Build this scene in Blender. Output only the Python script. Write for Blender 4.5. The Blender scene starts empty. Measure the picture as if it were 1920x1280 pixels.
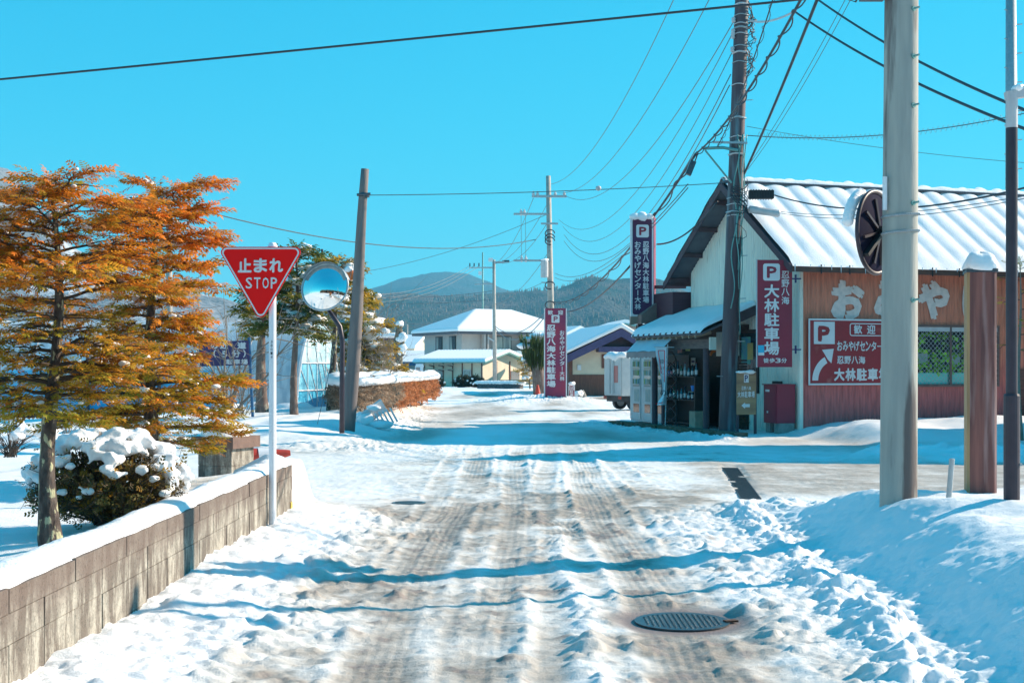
import bpy, math, random
import numpy as np
from mathutils import Vector, Matrix, Euler
PI = math.pi
SC = bpy.context.scene
COL = SC.collection
R = math.radians
rng = random.Random(7)
FPX, HOR, EYE = 2500.0, 690.0, 1.55

def W(px, py, Y):
    """point at depth Y metres ahead of the viewpoint, from surveyed photo bearings"""
    return Vector(((px - 960) / FPX * Y, Y, EYE - (py - HOR) / FPX * Y))

# ------------------------------------------------------------------ noise
def _h(ix, iy, s):
    ix = ix.astype(np.int64); iy = iy.astype(np.int64)
    n = (ix * 374761393 + iy * 668265263 + s * 1442695041) & 0xFFFFFFFF
    n = ((n ^ (n >> 13)) * 1274126177) & 0xFFFFFFFF
    n = ((n ^ (n >> 16)) * 2246822519) & 0xFFFFFFFF
    n = n ^ (n >> 15)
    return (n & 0xFFFFFF) / float(0x1000000)

def perlin(x, y, s=0):
    xi = np.floor(x); yi = np.floor(y)
    fx = x - xi; fy = y - yi
    u = fx * fx * fx * (fx * (fx * 6 - 15) + 10); v = fy * fy * fy * (fy * (fy * 6 - 15) + 10)
    def g(dx, dy):
        a = _h(xi + dx, yi + dy, s) * 2 * PI
        return np.cos(a) * (fx - dx) + np.sin(a) * (fy - dy)
    a = g(0, 0); b = g(1, 0); c = g(0, 1); d = g(1, 1)
    return (a + (b - a) * u + (c - a) * v + (a - b - c + d) * u * v) * 1.4

def fbm(x, y, s=0, o=4):
    t = np.zeros_like(x, dtype=float); a = .5
    for i in range(o):
        t += a * perlin(x, y, s + i * 17); x = x * 2.03 + 3.1; y = y * 2.03 - 1.7; a *= .5
    return t

def domes(x, y, cell, s=0, fill=1.0):
    """heap of rounded lumps: height of the tallest half-ball over each point, in cell units"""
    X = x / cell; Yy = y / cell
    xi = np.floor(X); yi = np.floor(Yy)
    best = np.zeros_like(X, dtype=float)
    for dx in (-1, 0, 1):
        for dy in (-1, 0, 1):
            cx = xi + dx; cy = yi + dy
            px = cx + _h(cx, cy, s); py = cy + _h(cx, cy, s + 5)
            r = .25 + .5 * _h(cx, cy, s + 9)
            on = _h(cx, cy, s + 13) < fill
            d2 = (X - px) ** 2 + (Yy - py) ** 2
            hgt = np.where(on, np.maximum(1 - d2 / (r * r), 0) ** .7 * r, 0)
            best = np.maximum(best, hgt)
    return best

def SS(a, b, x):
    t = np.clip((x - a) / (b - a), 0, 1)
    return t * t * (3 - 2 * t)

def gs(x, w):
    return np.exp(-(x / w) ** 2)

# ------------------------------------------------------------------ materials
def newmat(name):
    m = bpy.data.materials.new(name); m.use_nodes = True
    nt = m.node_tree; nt.nodes.clear()
    out = nt.nodes.new('ShaderNodeOutputMaterial')
    bs = nt.nodes.new('ShaderNodeBsdfPrincipled')
    nt.links.new(bs.outputs[0], out.inputs[0])
    return m, nt, bs, out

def c4(c): return (c[0], c[1], c[2], 1)

def pmat(name, c1, c2=None, scale=6, rough=.6, bump=0, stretch=(1, 1, 1), metal=0, detail=5, lo=.35, hi=.65, bscale=None, spec=.4, third=None, tscale=2, tlo=.55, thi=.7):
    m, nt, bs, out = newmat(name)
    c2 = c2 or tuple(v * .8 for v in c1)
    tc = nt.nodes.new('ShaderNodeTexCoord'); mp = nt.nodes.new('ShaderNodeMapping')
    mp.inputs['Scale'].default_value = stretch
    nt.links.new(tc.outputs['Object'], mp.inputs[0])
    nz = nt.nodes.new('ShaderNodeTexNoise'); nz.inputs['Scale'].default_value = scale; nz.inputs['Detail'].default_value = detail
    nt.links.new(mp.outputs[0], nz.inputs[0])
    rp = nt.nodes.new('ShaderNodeValToRGB')
    rp.color_ramp.elements[0].position = lo; rp.color_ramp.elements[0].color = c4(c1)
    rp.color_ramp.elements[1].position = hi; rp.color_ramp.elements[1].color = c4(c2)
    nt.links.new(nz.outputs[0], rp.inputs[0])
    colo = rp.outputs[0]
    if third:
        n3 = nt.nodes.new('ShaderNodeTexNoise'); n3.inputs['Scale'].default_value = tscale; n3.inputs['Detail'].default_value = 6
        nt.links.new(mp.outputs[0], n3.inputs[0])
        mr = nt.nodes.new('ShaderNodeMapRange'); mr.inputs[1].default_value = tlo; mr.inputs[2].default_value = thi
        nt.links.new(n3.outputs[0], mr.inputs[0])
        mx = nt.nodes.new('ShaderNodeMixRGB'); mx.inputs[2].default_value = c4(third)
        nt.links.new(mr.outputs[0], mx.inputs[0]); nt.links.new(colo, mx.inputs[1]); colo = mx.outputs[0]
    nt.links.new(colo, bs.inputs['Base Color'])
    bs.inputs['Roughness'].default_value = rough; bs.inputs['Metallic'].default_value = metal
    bs.inputs['Specular IOR Level'].default_value = spec
    if bump:
        n2 = nt.nodes.new('ShaderNodeTexNoise'); n2.inputs['Scale'].default_value = bscale or scale * 4; n2.inputs['Detail'].default_value = 4
        nt.links.new(mp.outputs[0], n2.inputs[0])
        bp = nt.nodes.new('ShaderNodeBump'); bp.inputs['Strength'].default_value = bump; bp.inputs['Distance'].default_value = .02
        nt.links.new(n2.outputs[0], bp.inputs['Height']); nt.links.new(bp.outputs[0], bs.inputs['Normal'])
    return m

def leafmat(name, rough=.6, trans=.35):
    """leaf colour from the mesh's own per-spray tint, light passes through"""
    m, nt, bs, out = newmat(name)
    at = nt.nodes.new('ShaderNodeAttribute'); at.attribute_name = 'tint'
    nt.links.new(at.outputs['Color'], bs.inputs['Base Color'])
    bs.inputs['Roughness'].default_value = rough; bs.inputs['Specular IOR Level'].default_value = .2
    tr = nt.nodes.new('ShaderNodeBsdfTranslucent'); nt.links.new(at.outputs['Color'], tr.inputs[0])
    mx = nt.nodes.new('ShaderNodeMixShader'); mx.inputs[0].default_value = trans
    nt.links.new(bs.outputs[0], mx.inputs[1]); nt.links.new(tr.outputs[0], mx.inputs[2])
    nt.links.new(mx.outputs[0], out.inputs[0])
    return m

M = {}
M['snow'] = pmat('snow', (.90, .90, .91), (.86, .87, .88), 5, .55, .45, bscale=34, spec=.25)
M['concrete'] = pmat('pole_concrete', (.40, .40, .36), (.30, .31, .29), 11, .8, .15, (1, 1, .12), bscale=60, third=(.13, .11, .105), tscale=4.2, tlo=.54, thi=.60)
M['concrete2'] = pmat('far_pole_concrete', (.45, .42, .38), (.36, .34, .31), 6, .8)
M['galv'] = pmat('galvanised_steel', (.42, .46, .48), (.34, .38, .40), 12, .45, metal=.4)
M['verdigris'] = pmat('green_painted_steel', (.12, .32, .30), (.20, .36, .34), 20, .5, metal=.2)
M['dark'] = pmat('dark_brown_paint', (.050, .036, .050), (.036, .028, .040), 8, .4)
M['lampgrey'] = pmat('lamp_grey_paint', (.55, .54, .55), (.48, .47, .48), 8, .45)
M['black'] = pmat('black_rubber', (.018, .02, .024), (.03, .032, .036), 20, .5)
M['cable'] = pmat('cable_sheath', (.03, .04, .055), (.04, .05, .06), 4, .5)
M['wire'] = pmat('bare_wire', (.10, .13, .15), (.14, .17, .19), 4, .5)
M['white'] = pmat('white_paint', (.78, .79, .82), (.72, .73, .76), 5, .4)
M['signwhite'] = pmat('sign_white', (.72, .70, .70), (.66, .64, .65), 3, .5)
M['signwhite2'] = pmat('sign_white_worn', (.82, .66, .60), (.66, .54, .50), 9, .6)
M['red'] = pmat('stop_red', (.95, .012, .012), (.92, .012, .012), 3, .6, spec=.08)
M['redplastic'] = pmat('cone_red', (.55, .05, .03), (.45, .05, .03), 6, .5)
M['maroon'] = pmat('maroon_sign', (.30, .026, .052), (.25, .024, .048), 2, .45)
M['maroon2'] = pmat('maroon_banner', (.36, .035, .07), (.20, .03, .09), 1.5, .5)
M['crimson'] = pmat('crimson_sign', (.36, .03, .04), (.30, .03, .035), 3, .5, third=(.42, .10, .09), tscale=3, tlo=.6, thi=.75)
M['redwall'] = pmat('rust_red_cladding', (.42, .12, .055), (.36, .095, .05), 4, .55, 0, (3, 3, .4))
M['whitewall'] = pmat('cream_cladding', (.86, .82, .70), (.76, .73, .64), 3, .55, 0, (3, 3, .35), third=(.44, .40, .34), tscale=5, tlo=.6, thi=.8)
M['purplewood'] = pmat('purple_brown_trim', (.10, .06, .075), (.075, .05, .062), 6, .6, .1)
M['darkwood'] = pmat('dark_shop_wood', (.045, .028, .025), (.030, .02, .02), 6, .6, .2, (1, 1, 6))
M['beam'] = pmat('weathered_beam', (.20, .13, .115), (.14, .09, .085), 5, .7, .2, (1, 1, 4))
M['lumber'] = pmat('pale_lumber', (.42, .33, .24), (.34, .26, .19), 6, .7)
M['glass'] = pmat('window_glass', (.03, .05, .06), (.02, .035, .045), 2, .08, spec=.8)
M['glasslit'] = pmat('machine_window', (.30, .42, .40), (.42, .38, .34), 9, .1, spec=.7)
M['metalwhite'] = pmat('machine_white', (.55, .56, .55), (.48, .50, .50), 4, .35)
M['trunkm'] = pmat('bark_lichen', (.045, .034, .03), (.13, .105, .09), 22, .9, 1, (1, 1, .5), third=(.42, .41, .26), tscale=20, tlo=.56, thi=.60, bscale=40)
M['barkred'] = pmat('bark_reddish', (.13, .085, .07), (.20, .15, .13), 12, .9, .5, (1, 1, .3), third=(.34, .32, .26), tscale=9, tlo=.6, thi=.68)
M['twig'] = pmat('pale_twig', (.26, .21, .17), (.20, .16, .13), 10, .8)
M['twigdark'] = pmat('dark_twig', (.06, .045, .035), (.09, .07, .055), 10, .8)
M['leaf'] = leafmat('needle_sprays', trans=.42)
M['cream'] = pmat('cream_wall', (.70, .58, .43), (.63, .52, .39), 2, .7)
M['greywall'] = pmat('house_render', (.50, .45, .41), (.46, .41, .38), 2, .7)
M['roofdark'] = pmat('roof_edge_dark', (.12, .12, .14), (.09, .09, .11), 4, .6)
M['blueroof'] = pmat('blue_purple_fascia', (.075, .06, .15), (.06, .05, .12), 4, .5)
M['wainscot'] = pmat('brown_board_wainscot', (.20, .075, .05), (.13, .05, .035), 5, .65, .1, (6, 6, .5))
M['tan'] = pmat('golden_signboard', (.40, .26, .14), (.20, .12, .08), 1.6, .35, 0, (.3, .3, 3), metal=.2)
M['bluesheet'] = pmat('blue_sheet', (.05, .42, .68), (.09, .50, .74), 4, .4, .3)
M['navy'] = pmat('navy_sign', (.045, .035, .12), (.06, .04, .13), 3, .5)
M['bluepost'] = pmat('blue_post', (.02, .10, .22), (.03, .13, .26), 8, .5)
M['mirror'] = newmat('mirror_face')[0]
_b = M['mirror'].node_tree.nodes['Principled BSDF']; _b.inputs['Metallic'].default_value = 1; _b.inputs['Roughness'].default_value = .03; _b.inputs['Base Color'].default_value = (.82, .82, .80, 1)
M['orange'] = pmat('orange_paint', (.65, .16, .03), (.55, .13, .03), 6, .5)
M['moss'] = pmat('mossy_stone', (.05, .065, .03), (.12, .12, .10), 8, .9, .4)
M['stone'] = pmat('grey_stone', (.30, .29, .27), (.22, .215, .20), 7, .85, .4)
M['iron'] = pmat('cast_iron', (.06, .09, .115), (.10, .13, .15), 15, .28, .2, metal=.6)
M['yellow'] = pmat('yellow_paint', (.55, .38, .06), (.45, .32, .10), 8, .6)
M['post'] = pmat('weathered_purple_post', (.24, .095, .08), (.11, .045, .045), 3.2, .55, .15, (5, 5, .35), bscale=10, third=(.34, .22, .21), tscale=2.2, tlo=.54, thi=.70, detail=8)
M['postside'] = pmat('tan_post_side', (.42, .28, .14), (.30, .19, .10), 3, .65, .15, (6, 6, .5))
M['bluegreen'] = pmat('teal_box', (.20, .66, .58), (.22, .70, .62), 4, .5)
M['tarpblue'] = pmat('awning_cloth', (.52, .66, .72), (.46, .60, .68), 3, .7)

# ------------------------------------------------------------------ mesh builder
class MB:
    def __init__(s): s.v = []; s.f = []; s.m = []; s.cur = 0
    def add(s, vs, fs):
        b = len(s.v); s.v += [tuple(v) for v in vs]; s.f += [tuple(b + i for i in f) for f in fs]; s.m += [s.cur] * len(fs); return s
    def box(s, c, d, rz=0, rot=None):
        hx, hy, hz = d[0] / 2, d[1] / 2, d[2] / 2
        P = [Vector((x, y, z)) for x in (-hx, hx) for y in (-hy, hy) for z in (-hz, hz)]
        m = rot.to_matrix() if rot is not None else Matrix.Rotation(rz, 3, 'Z')
        c = Vector(c)
        return s.add([m @ p + c for p in P], [(0, 1, 3, 2), (4, 6, 7, 5), (0, 4, 5, 1), (2, 3, 7, 6), (0, 2, 6, 4), (1, 5, 7, 3)])
    def span(s, a, b):
        return s.box([(a[i] + b[i]) / 2 for i in range(3)], [abs(b[i] - a[i]) for i in range(3)])
    def tube(s, pts, rad, n=8, cap=True):
        pts = [Vector(p) for p in pts]; k = len(pts)
        if not hasattr(rad, '__len__'): rad = [rad] * k
        vs = []; up0 = None
        for i, p in enumerate(pts):
            t = (pts[min(i + 1, k - 1)] - pts[max(i - 1, 0)])
            if t.length < 1e-9: t = Vector((0, 0, 1))
            t.normalize()
            if up0 is None: up0 = Vector((0, 0, 1)) if abs(t.z) < .9 else Vector((0, 1, 0))
            a = up0 - t * up0.dot(t)
            if a.length < 1e-6: a = t.orthogonal()
            a.normalize(); b = t.cross(a); up0 = a
            for j in range(n):
                q = 2 * PI * j / n
                vs.append(p + (a * math.cos(q) + b * math.sin(q)) * rad[i])
        fs = []
        for i in range(k - 1):
            for j in range(n):
                fs.append((i * n + j, i * n + (j + 1) % n, (i + 1) * n + (j + 1) % n, (i + 1) * n + j))
        if cap: fs += [tuple(range(n - 1, -1, -1)), tuple((k - 1) * n + j for j in range(n))]
        return s.add(vs, fs)
    def bar(s, a, b, w, h=None):
        """square bar from a to b"""
        a = Vector(a); b = Vector(b); t = (b - a).normalized(); h = h or w
        side = t.cross(Vector((0, 0, 1)))
        if side.length < 1e-4: side = Vector((1, 0, 0))
        side.normalize(); up = side.cross(t)
        vs = []
        for p in (a, b):
            for (i, j) in ((-1, -1), (1, -1), (1, 1), (-1, 1)):
                vs.append(p + side * i * w / 2 + up * j * h / 2)
        return s.add(vs, [(3, 2, 1, 0), (4, 5, 6, 7), (0, 1, 5, 4), (1, 2, 6, 5), (2, 3, 7, 6), (3, 0, 4, 7)])
    def lathe(s, prof, n=24, o=(0, 0, 0)):
        vs = []; fs = []; k = len(prof)
        for r, z in prof:
            for j in range(n):
                q = 2 * PI * j / n; vs.append((o[0] + r * math.cos(q), o[1] + r * math.sin(q), o[2] + z))
        for i in range(k - 1):
            for j in range(n): fs.append((i * n + j, i * n + (j + 1) % n, (i + 1) * n + (j + 1) % n, (i + 1) * n + j))
        fs += [tuple(range(n - 1, -1, -1)), tuple((k - 1) * n + j for j in range(n))]
        return s.add(vs, fs)
    def prism(s, poly, d):
        """poly: list of 3D points (planar), extruded by vector d"""
        n = len(poly); d = Vector(d); P = [Vector(p) for p in poly]
        return s.add(P + [p + d for p in P], [tuple(range(n - 1, -1, -1)), tuple(range(n, 2 * n))] + [(i, (i + 1) % n, n + (i + 1) % n, n + i) for i in range(n)])
    def build(s, name, mat, parent=None, world=False, smooth=False, fix=True):
        me = bpy.data.meshes.new(name)
        vs = s.v
        if world and parent is not None:
            inv = XF[parent.name].inverted(); vs = [tuple(inv @ Vector(v)) for v in vs]
        me.from_pydata(vs, [], s.f)
        mats = mat if isinstance(mat, list) else [mat]
        for m in mats: me.materials.append(m)
        if len(mats) > 1: me.polygons.foreach_set('material_index', s.m)
        if smooth: me.polygons.foreach_set('use_smooth', [True] * len(me.polygons))
        if fix:
            import bmesh
            bm = bmesh.new(); bm.from_mesh(me); bmesh.ops.recalc_face_normals(bm, faces=bm.faces); bm.to_mesh(me); bm.free()
        me.update()
        o = bpy.data.objects.new(name, me); COL.objects.link(o)
        if parent is not None: o.parent = parent
        return o

def npmesh(name, V, F, mat, parent=None, tint=None, smooth=False, world=False):
    """mesh from numpy arrays; F is (n,3) or (n,4)"""
    V = np.asarray(V, dtype=np.float32); F = np.asarray(F, dtype=np.int32); k = F.shape[1]
    if world and parent is not None:
        inv = np.array(XF[parent.name].inverted()); V = (V @ inv[:3, :3].T + inv[:3, 3]).astype(np.float32)
    me = bpy.data.meshes.new(name)
    me.vertices.add(len(V)); me.vertices.foreach_set('co', V.ravel())
    me.loops.add(F.size); me.loops.foreach_set('vertex_index', F.ravel())
    me.polygons.add(len(F)); me.polygons.foreach_set('loop_start', np.arange(len(F), dtype=np.int32) * k)
    me.polygons.foreach_set('loop_total', np.full(len(F), k, dtype=np.int32))
    if smooth: me.polygons.foreach_set('use_smooth', np.ones(len(F), dtype=bool))
    me.materials.append(mat); me.update(calc_edges=True)
    if tint is not None:
        a = me.attributes.new('tint', 'FLOAT_COLOR', 'POINT')
        T = np.ones((len(V), 4), dtype=np.float32); T[:, :3] = tint; a.data.foreach_set('color', T.ravel())
    o = bpy.data.objects.new(name, me); COL.objects.link(o)
    if parent is not None: o.parent = parent
    return o

XF = {}
def tag(o, label, cat, group=None, kind=None):
    if label: o['label'] = label
    if cat: o['category'] = cat
    if group: o['group'] = group
    if kind: o['kind'] = kind
    return o
def thing(name, label, cat, loc=(0, 0, 0), rz=0, group=None):
    o = bpy.data.objects.new(name, None); COL.objects.link(o); o.empty_display_size = .2
    o.location = loc; o.rotation_euler = (0, 0, rz)
    XF[o.name] = Matrix.Translation(Vector(loc)) @ Matrix.Rotation(rz, 4, 'Z')
    return tag(o, label, cat, group)

# snow lumps ------------------------------------------------------
def _ico(sub):
    import bmesh
    bm = bmesh.new(); bmesh.ops.create_icosphere(bm, subdivisions=sub, radius=1)
    V = np.array([v.co[:] for v in bm.verts]); F = np.array([[v.index for v in f.verts] for f in bm.faces]); bm.free()
    return V, F
ICO = {1: _ico(1), 2: _ico(2), 3: _ico(3)}
def blobs(name, spots, mat, parent=None, world=True, sub=2, seed=1, rough=.25):
    """one mesh of rounded lumps; spots: (x,y,z,rx,ry,rz)"""
    V0, F0 = ICO[sub]; A = np.array(spots, dtype=float); r = np.random.RandomState(seed)
    VV = []; FF = []
    for i, a in enumerate(A):
        ph = r.rand(6) * 6
        d = 1 + rough * (np.sin(V0[:, 0] * 3.1 + ph[0]) * np.sin(V0[:, 1] * 3.7 + ph[1]) + .6 * np.sin(V0[:, 2] * 5 + ph[2]) * np.sin(V0[:, 0] * 5.3 + ph[3]))
        VV.append(V0 * d[:, None] * a[3:6] + a[:3]); FF.append(F0 + i * len(V0))
    return npmesh(name, np.vstack(VV), np.vstack(FF), mat, parent, smooth=True, world=world)

# lettering --------------------------------------------------------
_GL = {}
def glyph(ch, bold=0):
    key = ch
    if key in _GL: return _GL[key]
    cu = bpy.data.curves.new('lettering_curve', 'FONT'); cu.body = ch; cu.resolution_u = 2; cu.fill_mode = 'FRONT'
    o = bpy.data.objects.new('lettering_curve', cu); COL.objects.link(o)
    bpy.context.view_layer.update()
    me = o.to_mesh()
    V = [(v.co.x, v.co.y) for v in me.vertices]; F = [tuple(p.vertices) for p in me.polygons]
    o.to_mesh_clear(); bpy.data.objects.remove(o); bpy.data.curves.remove(cu)
    _GL[key] = (V, F); return _GL[key]

class Board:
    """writes on a plane: origin o (bottom left), unit vectors ux (right) and uy (up); letters stand proud along ux x uy"""
    def __init__(s, o, ux, uy=(0, 0, 1), proud=.004):
        s.o = Vector(o); s.ux = Vector(ux).normalized(); s.uy = Vector(uy).normalized(); s.n = s.ux.cross(s.uy); s.p = proud; s.mb = MB()
    def P(s, x, y, d=0): return s.o + s.ux * x + s.uy * y + s.n * (s.p + d)
    def glyph(s, ch, x, y, w, h, bold=.02, rot=False, fit=True, d=0):
        V, F = glyph(ch)
        if not V: return
        if rot: V = [(v[1], -v[0]) for v in V]
        if fit and ch not in 'ー・':      # the strokes are thickened by overlaying shifted sheets
            w -= 2 * bold * w; h -= 2 * bold * h; x += bold * w; y += bold * h; k_ = bold
        else: k_ = bold
        for si, (dx, dy) in enumerate(((0, 0), (1, .4), (-1, -.4), (-.4, 1), (.4, -1), (.8, .8), (-.8, -.8))[:1 if bold < .012 else 7]):
            s._put(ch, V, F, x + dx * k_ * w, y + dy * k_ * h, w, h, fit, d + si * .0004)
    def _put(s, ch, V, F, x, y, w, h, fit, d):
        xs = [v[0] for v in V]; ys = [v[1] for v in V]
        if ch in 'ー・': fit = False
        if fit:
            x0, x1, y0, y1 = min(xs), max(xs), min(ys), max(ys)
            sx = w / max(x1 - x0, 1e-6); sy = h / max(y1 - y0, 1e-6)
            Q = [(x + (v[0] - x0) * sx, y + (v[1] - y0) * sy) for v in V]
        else:
            cx = (min(xs) + max(xs)) / 2; cy = (min(ys) + max(ys)) / 2; k = min(w, h)
            Q = [(x + w / 2 + (v[0] - cx) * k, y + h / 2 + (v[1] - cy) * k) for v in V]
        s.mb.add([s.P(a, b, d) for a, b in Q], F)
    def col(s, text, x, ytop, w, step, bold=.02, gap=.1, d=0):
        for i, ch in enumerate(text):
            s.glyph(ch, x, ytop - (i + 1) * step + step * gap / 2, w, step * (1 - gap), bold, rot=(ch == 'ー'), d=d)
    def row(s, text, x, y, step, h, bold=.02, gap=.1, d=0):
        for i, ch in enumerate(text):
            if ch == ' ': continue
            s.glyph(ch, x + i * step + step * gap / 2, y, step * (1 - gap), h, bold, d=d)
    def rect(s, x, y, w, h, d=0):
        s.mb.add([s.P(x, y, d), s.P(x + w, y, d), s.P(x + w, y + h, d), s.P(x, y + h, d)], [(0, 1, 2, 3)])
    def rrect(s, x, y, w, h, r, d=0, ring=0):
        def loop(x, y, w, h, r):
            out = []
            for cx, cy, a0 in ((x + w - r, y + r, -90), (x + w - r, y + h - r, 0), (x + r, y + h - r, 90), (x + r, y + r, 180)):
                for k in range(5):
                    a = R(a0 + k * 22.5); out.append((cx + r * math.cos(a), cy + r * math.sin(a)))
            return out
        L = loop(x, y, w, h, r)
        if not ring: s.mb.add([s.P(a, b, d) for a, b in L], [tuple(range(20))])
        else:
            L2 = loop(x + ring, y + ring, w - 2 * ring, h - 2 * ring, max(r - ring, .002))
            s.mb.add([s.P(a, b, d) for a, b in L + L2], [(i, (i + 1) % 20, 20 + (i + 1) % 20, 20 + i) for i in range(20)])
    def poly(s, pts, d=0): s.mb.add([s.P(a, b, d) for a, b in pts], [tuple(range(len(pts)))])
    def done(s, name, mat, parent, world=False): return s.mb.build(name, mat, parent, world=world, fix=False)

# ------------------------------------------------------------------ shop frame (used by the ground too)
SHOP_O = Vector((6.44, 29.8, 0)); SHOP_A = math.atan2(.313, .95)
CU, SU = math.cos(SHOP_A), math.sin(SHOP_A)
def shop_st(x, y):
    dx = x - 6.44; dy = y - 29.8
    return dx * CU + dy * SU, -dx * SU + dy * CU
def SW(s, t, z):
    return Vector((6.44 + s * CU - t * SU, 29.8 + s * SU + t * CU, z))

# ------------------------------------------------------------------ ground
MAN1 = (1.05, 8.24); MAN2 = (-1.2, 15.5)
TRACKS = [(-.68, .008, .20, .9), (-.95, .0, .14, .6), (.93, .012, .22, .9), (1.28, -.004, .16, .6), (-.05, .012, .16, .6), (.18, .03, .14, .5), (-.35, -.025, .16, .5), (1.62, .005, .16, .45)]
def ground(x, y, full=True):
    x = np.asarray(x, dtype=float); y = np.asarray(y, dtype=float)
    far = SS(70, 160, np.abs(y)) ; nearm = 1 - SS(48, 75, y)
    n1 = fbm(x * .45, y * .45, 3, 3); n2 = fbm(x * 1.7, y * 1.7, 11, 4); nl = fbm(x * .13 + 5, y * .13, 21, 3)
    st_s, st_t = shop_st(x, y)
    h = .03 * n1 + .018 * n2
    amp = np.full_like(h, .10)          # lump strength
    dirt = np.clip(.46 + .75 * n1 + .5 * n2, 0, 1)
    wet = np.zeros_like(h)
    rc = SS(-1.9, -1.0, x + .35 * n1) * (1 - SS(1.7, 2.4, x + .3 * n2)) * (1 - SS(24, 30, y)) * (1 - .45 * SS(15.5, 19, y))
    dirt = np.clip(dirt + .16 * rc - .16 * SS(14, 18, y), 0, 1)
    # tyre tracks
    road = SS(-1.7, -1.1, x + .25 * n2) * (1 - SS(1.75, 2.3, x + .25 * n2)) * (1 - SS(24, 30, y))
    trk = np.zeros_like(h); ridge = np.zeros_like(h)
    if full:
        for i, (a, b, w, k) in enumerate(TRACKS):
            d = x - (a + b * (y - 9) + .05 * np.sin(y * .42 + i * 2.1) + .05 * n1)
            brk = SS(-.40, .05, perlin(x * .4 + i * 7, y * .16, 40 + i) + .2 * n2)
            g = np.exp(-(d / w) ** 4) * k * brk
            ed = (gs(d - w * 1.3, .05) + gs(d + w * 1.3, .05)) * k * brk
            trk = np.maximum(trk, g)
            ridge = np.maximum(ridge, ed)
            h += road * g * (1 if i in (0, 2, 4) else .35) * (.0032 * np.sin(d * 2 * PI / .062) + .0026 * np.sin(y * 2 * PI / .085 + np.sign(d) * d * 25))
        h += road * (-.014 * trk + .010 * ridge * (1 + n2))
    if full:      # wheel marks of cars turning in from the left street
        for (cx, cy, rad_) in ((-4.9, 12.6, 3.9), (-4.9, 12.6, 5.35), (4.6, 13.2, 4.0), (4.6, 13.2, 5.4)):
            dd = np.sqrt((x - cx) ** 2 + (y - cy) ** 2) - rad_ + .12 * n1
            g = np.exp(-(dd / .17) ** 4) * SS(10.5, 12.5, y) * SS(-.2, .2, n2 + .25) * (1 - SS(17, 19, y))
            h += -.012 * g + .004 * g * np.sin(dd * 2 * PI / .06); trk = np.maximum(trk, .7 * g)
    n3 = fbm(x * 4.5, y * 4.5, 51, 4); dirt = dirt * (1 + 1.1 * n3); wet = np.maximum(wet, road * SS(.30, .52, n3 + .35 * n2 + .25 * trk) * .55 * (1 - SS(13, 18, y)))
    amp = amp + road * (.05 + .30 * np.clip(n2 + .5 * n3, 0, 1))
    amp = amp + road * (.28 * ridge * np.clip(.5 + 1.5 * n2, 0, 1.2) - .09 * trk)
    dirt = np.clip(dirt * (.75 - .35 * ridge) + road * trk * .38, 0, 1)
    # raised clumpy windrows in the lane
    for (a, b, y0, y1, wd, k) in ((.30, .018, 6, 12.8, .10, 1.0), (-.10, .0, 6, 9.6, .06, .5), (1.45, -.0, 9, 14, .12, .5)):
        d = x - (a + .17 - b * (y - 6.5) + .04 * np.sin(y * 1.7)); m = gs(d, wd) * SS(y0 - 1, y0, y) * (1 - SS(y1 - .8, y1, y)) * k
        h += .02 * m; amp += .30 * m; dirt *= 1 - .6 * m
    # dirty slush patches
    for (cx, cy, rx, ry, k) in ((-.35, 13.6, .7, 1.6, .8), (.9, 14.5, .9, 1.5, .5), (1.9, 15.5, 1.0, 1.6, .6), (.2, 6.8, .9, .9, .35), (1.1, 8.0, .8, .9, .7), (.9, 10.5, 1.4, .6, .35), (-.4, 18.5, .9, 1.5, .3), (1.5, 6.9, .6, .5, .8), (-1.25, 9.2, .25, .35, .9)):
        m = np.exp(-((x - cx) / rx) ** 2 - ((y - cy) / ry) ** 2) * k * np.clip(.6 + 1.6 * n2 + .5 * n1, 0, 1.4)
        dirt = np.clip(dirt + m * .9, 0, 1.25)
    # cross street
    cs = SS(15.6, 17.2, y) * (1 - SS(21.4, 22.4, y)) * SS(2.2, 3.4, x)
    dirt = np.clip(dirt * (1 - cs) + cs * (.72 + .6 * n2), 0, 1.2); amp *= 1 - .6 * cs
    cl = SS(15.6, 17, y) * (1 - SS(23, 25, y)) * (1 - SS(-2.6, -1.6, x))
    dirt = np.clip(dirt * (1 - .6 * cl) + cl * .12, 0, 1)
    # far road, icy and beige
    fr = SS(22, 30, y)
    h += fr * .03 * fbm(x * 1.1, y * .25, 91, 3)
    dirt = np.clip(dirt * (1 - fr) + fr * np.clip(.32 + 1.6 * fbm(x * .35, y * .09, 77, 4), 0, 1), 0, 1.2)
    amp = amp * (1 - fr * .3)
    # left bank against the block wall
    lb = (1 - SS(-2.3, -1.0, x + .25 * n1)) * (1 - SS(13.4, 15.4, y))
    h = h + lb * (.12 + .05 * n1); amp = amp + lb * .28 + .35 * gs(x + 1.35 + .4 * n1, .35) * (1 - SS(13.4, 15.4, y)); dirt = dirt * (1 - np.clip(lb * 2.2, 0, 1) * .93)
    # garden behind the wall
    gd = (x < -2.315) * (1 - SS(14.6, 15.9, y))
    hg = .36 + .19 * gs(x + 2.45, .5) + .07 * n1 + .05 * nl
    h = h * (1 - gd) + hg * gd; amp = amp * (1 - gd) + .05 * gd; dirt = dirt * (1 - gd)
    # right bank
    xr = 1.80 + .052 * y + .10 * n1
    yb = 14.3 - 1.6 * SS(2.7, 3.5, x)
    rb = SS(-.05, 1.05, x - xr) * (1 - SS(-.9, .5, y - yb + .4 * n1))
    h = h * (1 - rb) + rb * (.47 + .05 * nl + .06 * n1 + .045 * n2 - .05 * gs(x - 3.9, .5) * SS(11, 12, y) + .030 * np.sin(x * 2.3 + y * 4.1 + 3 * n1))
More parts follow.
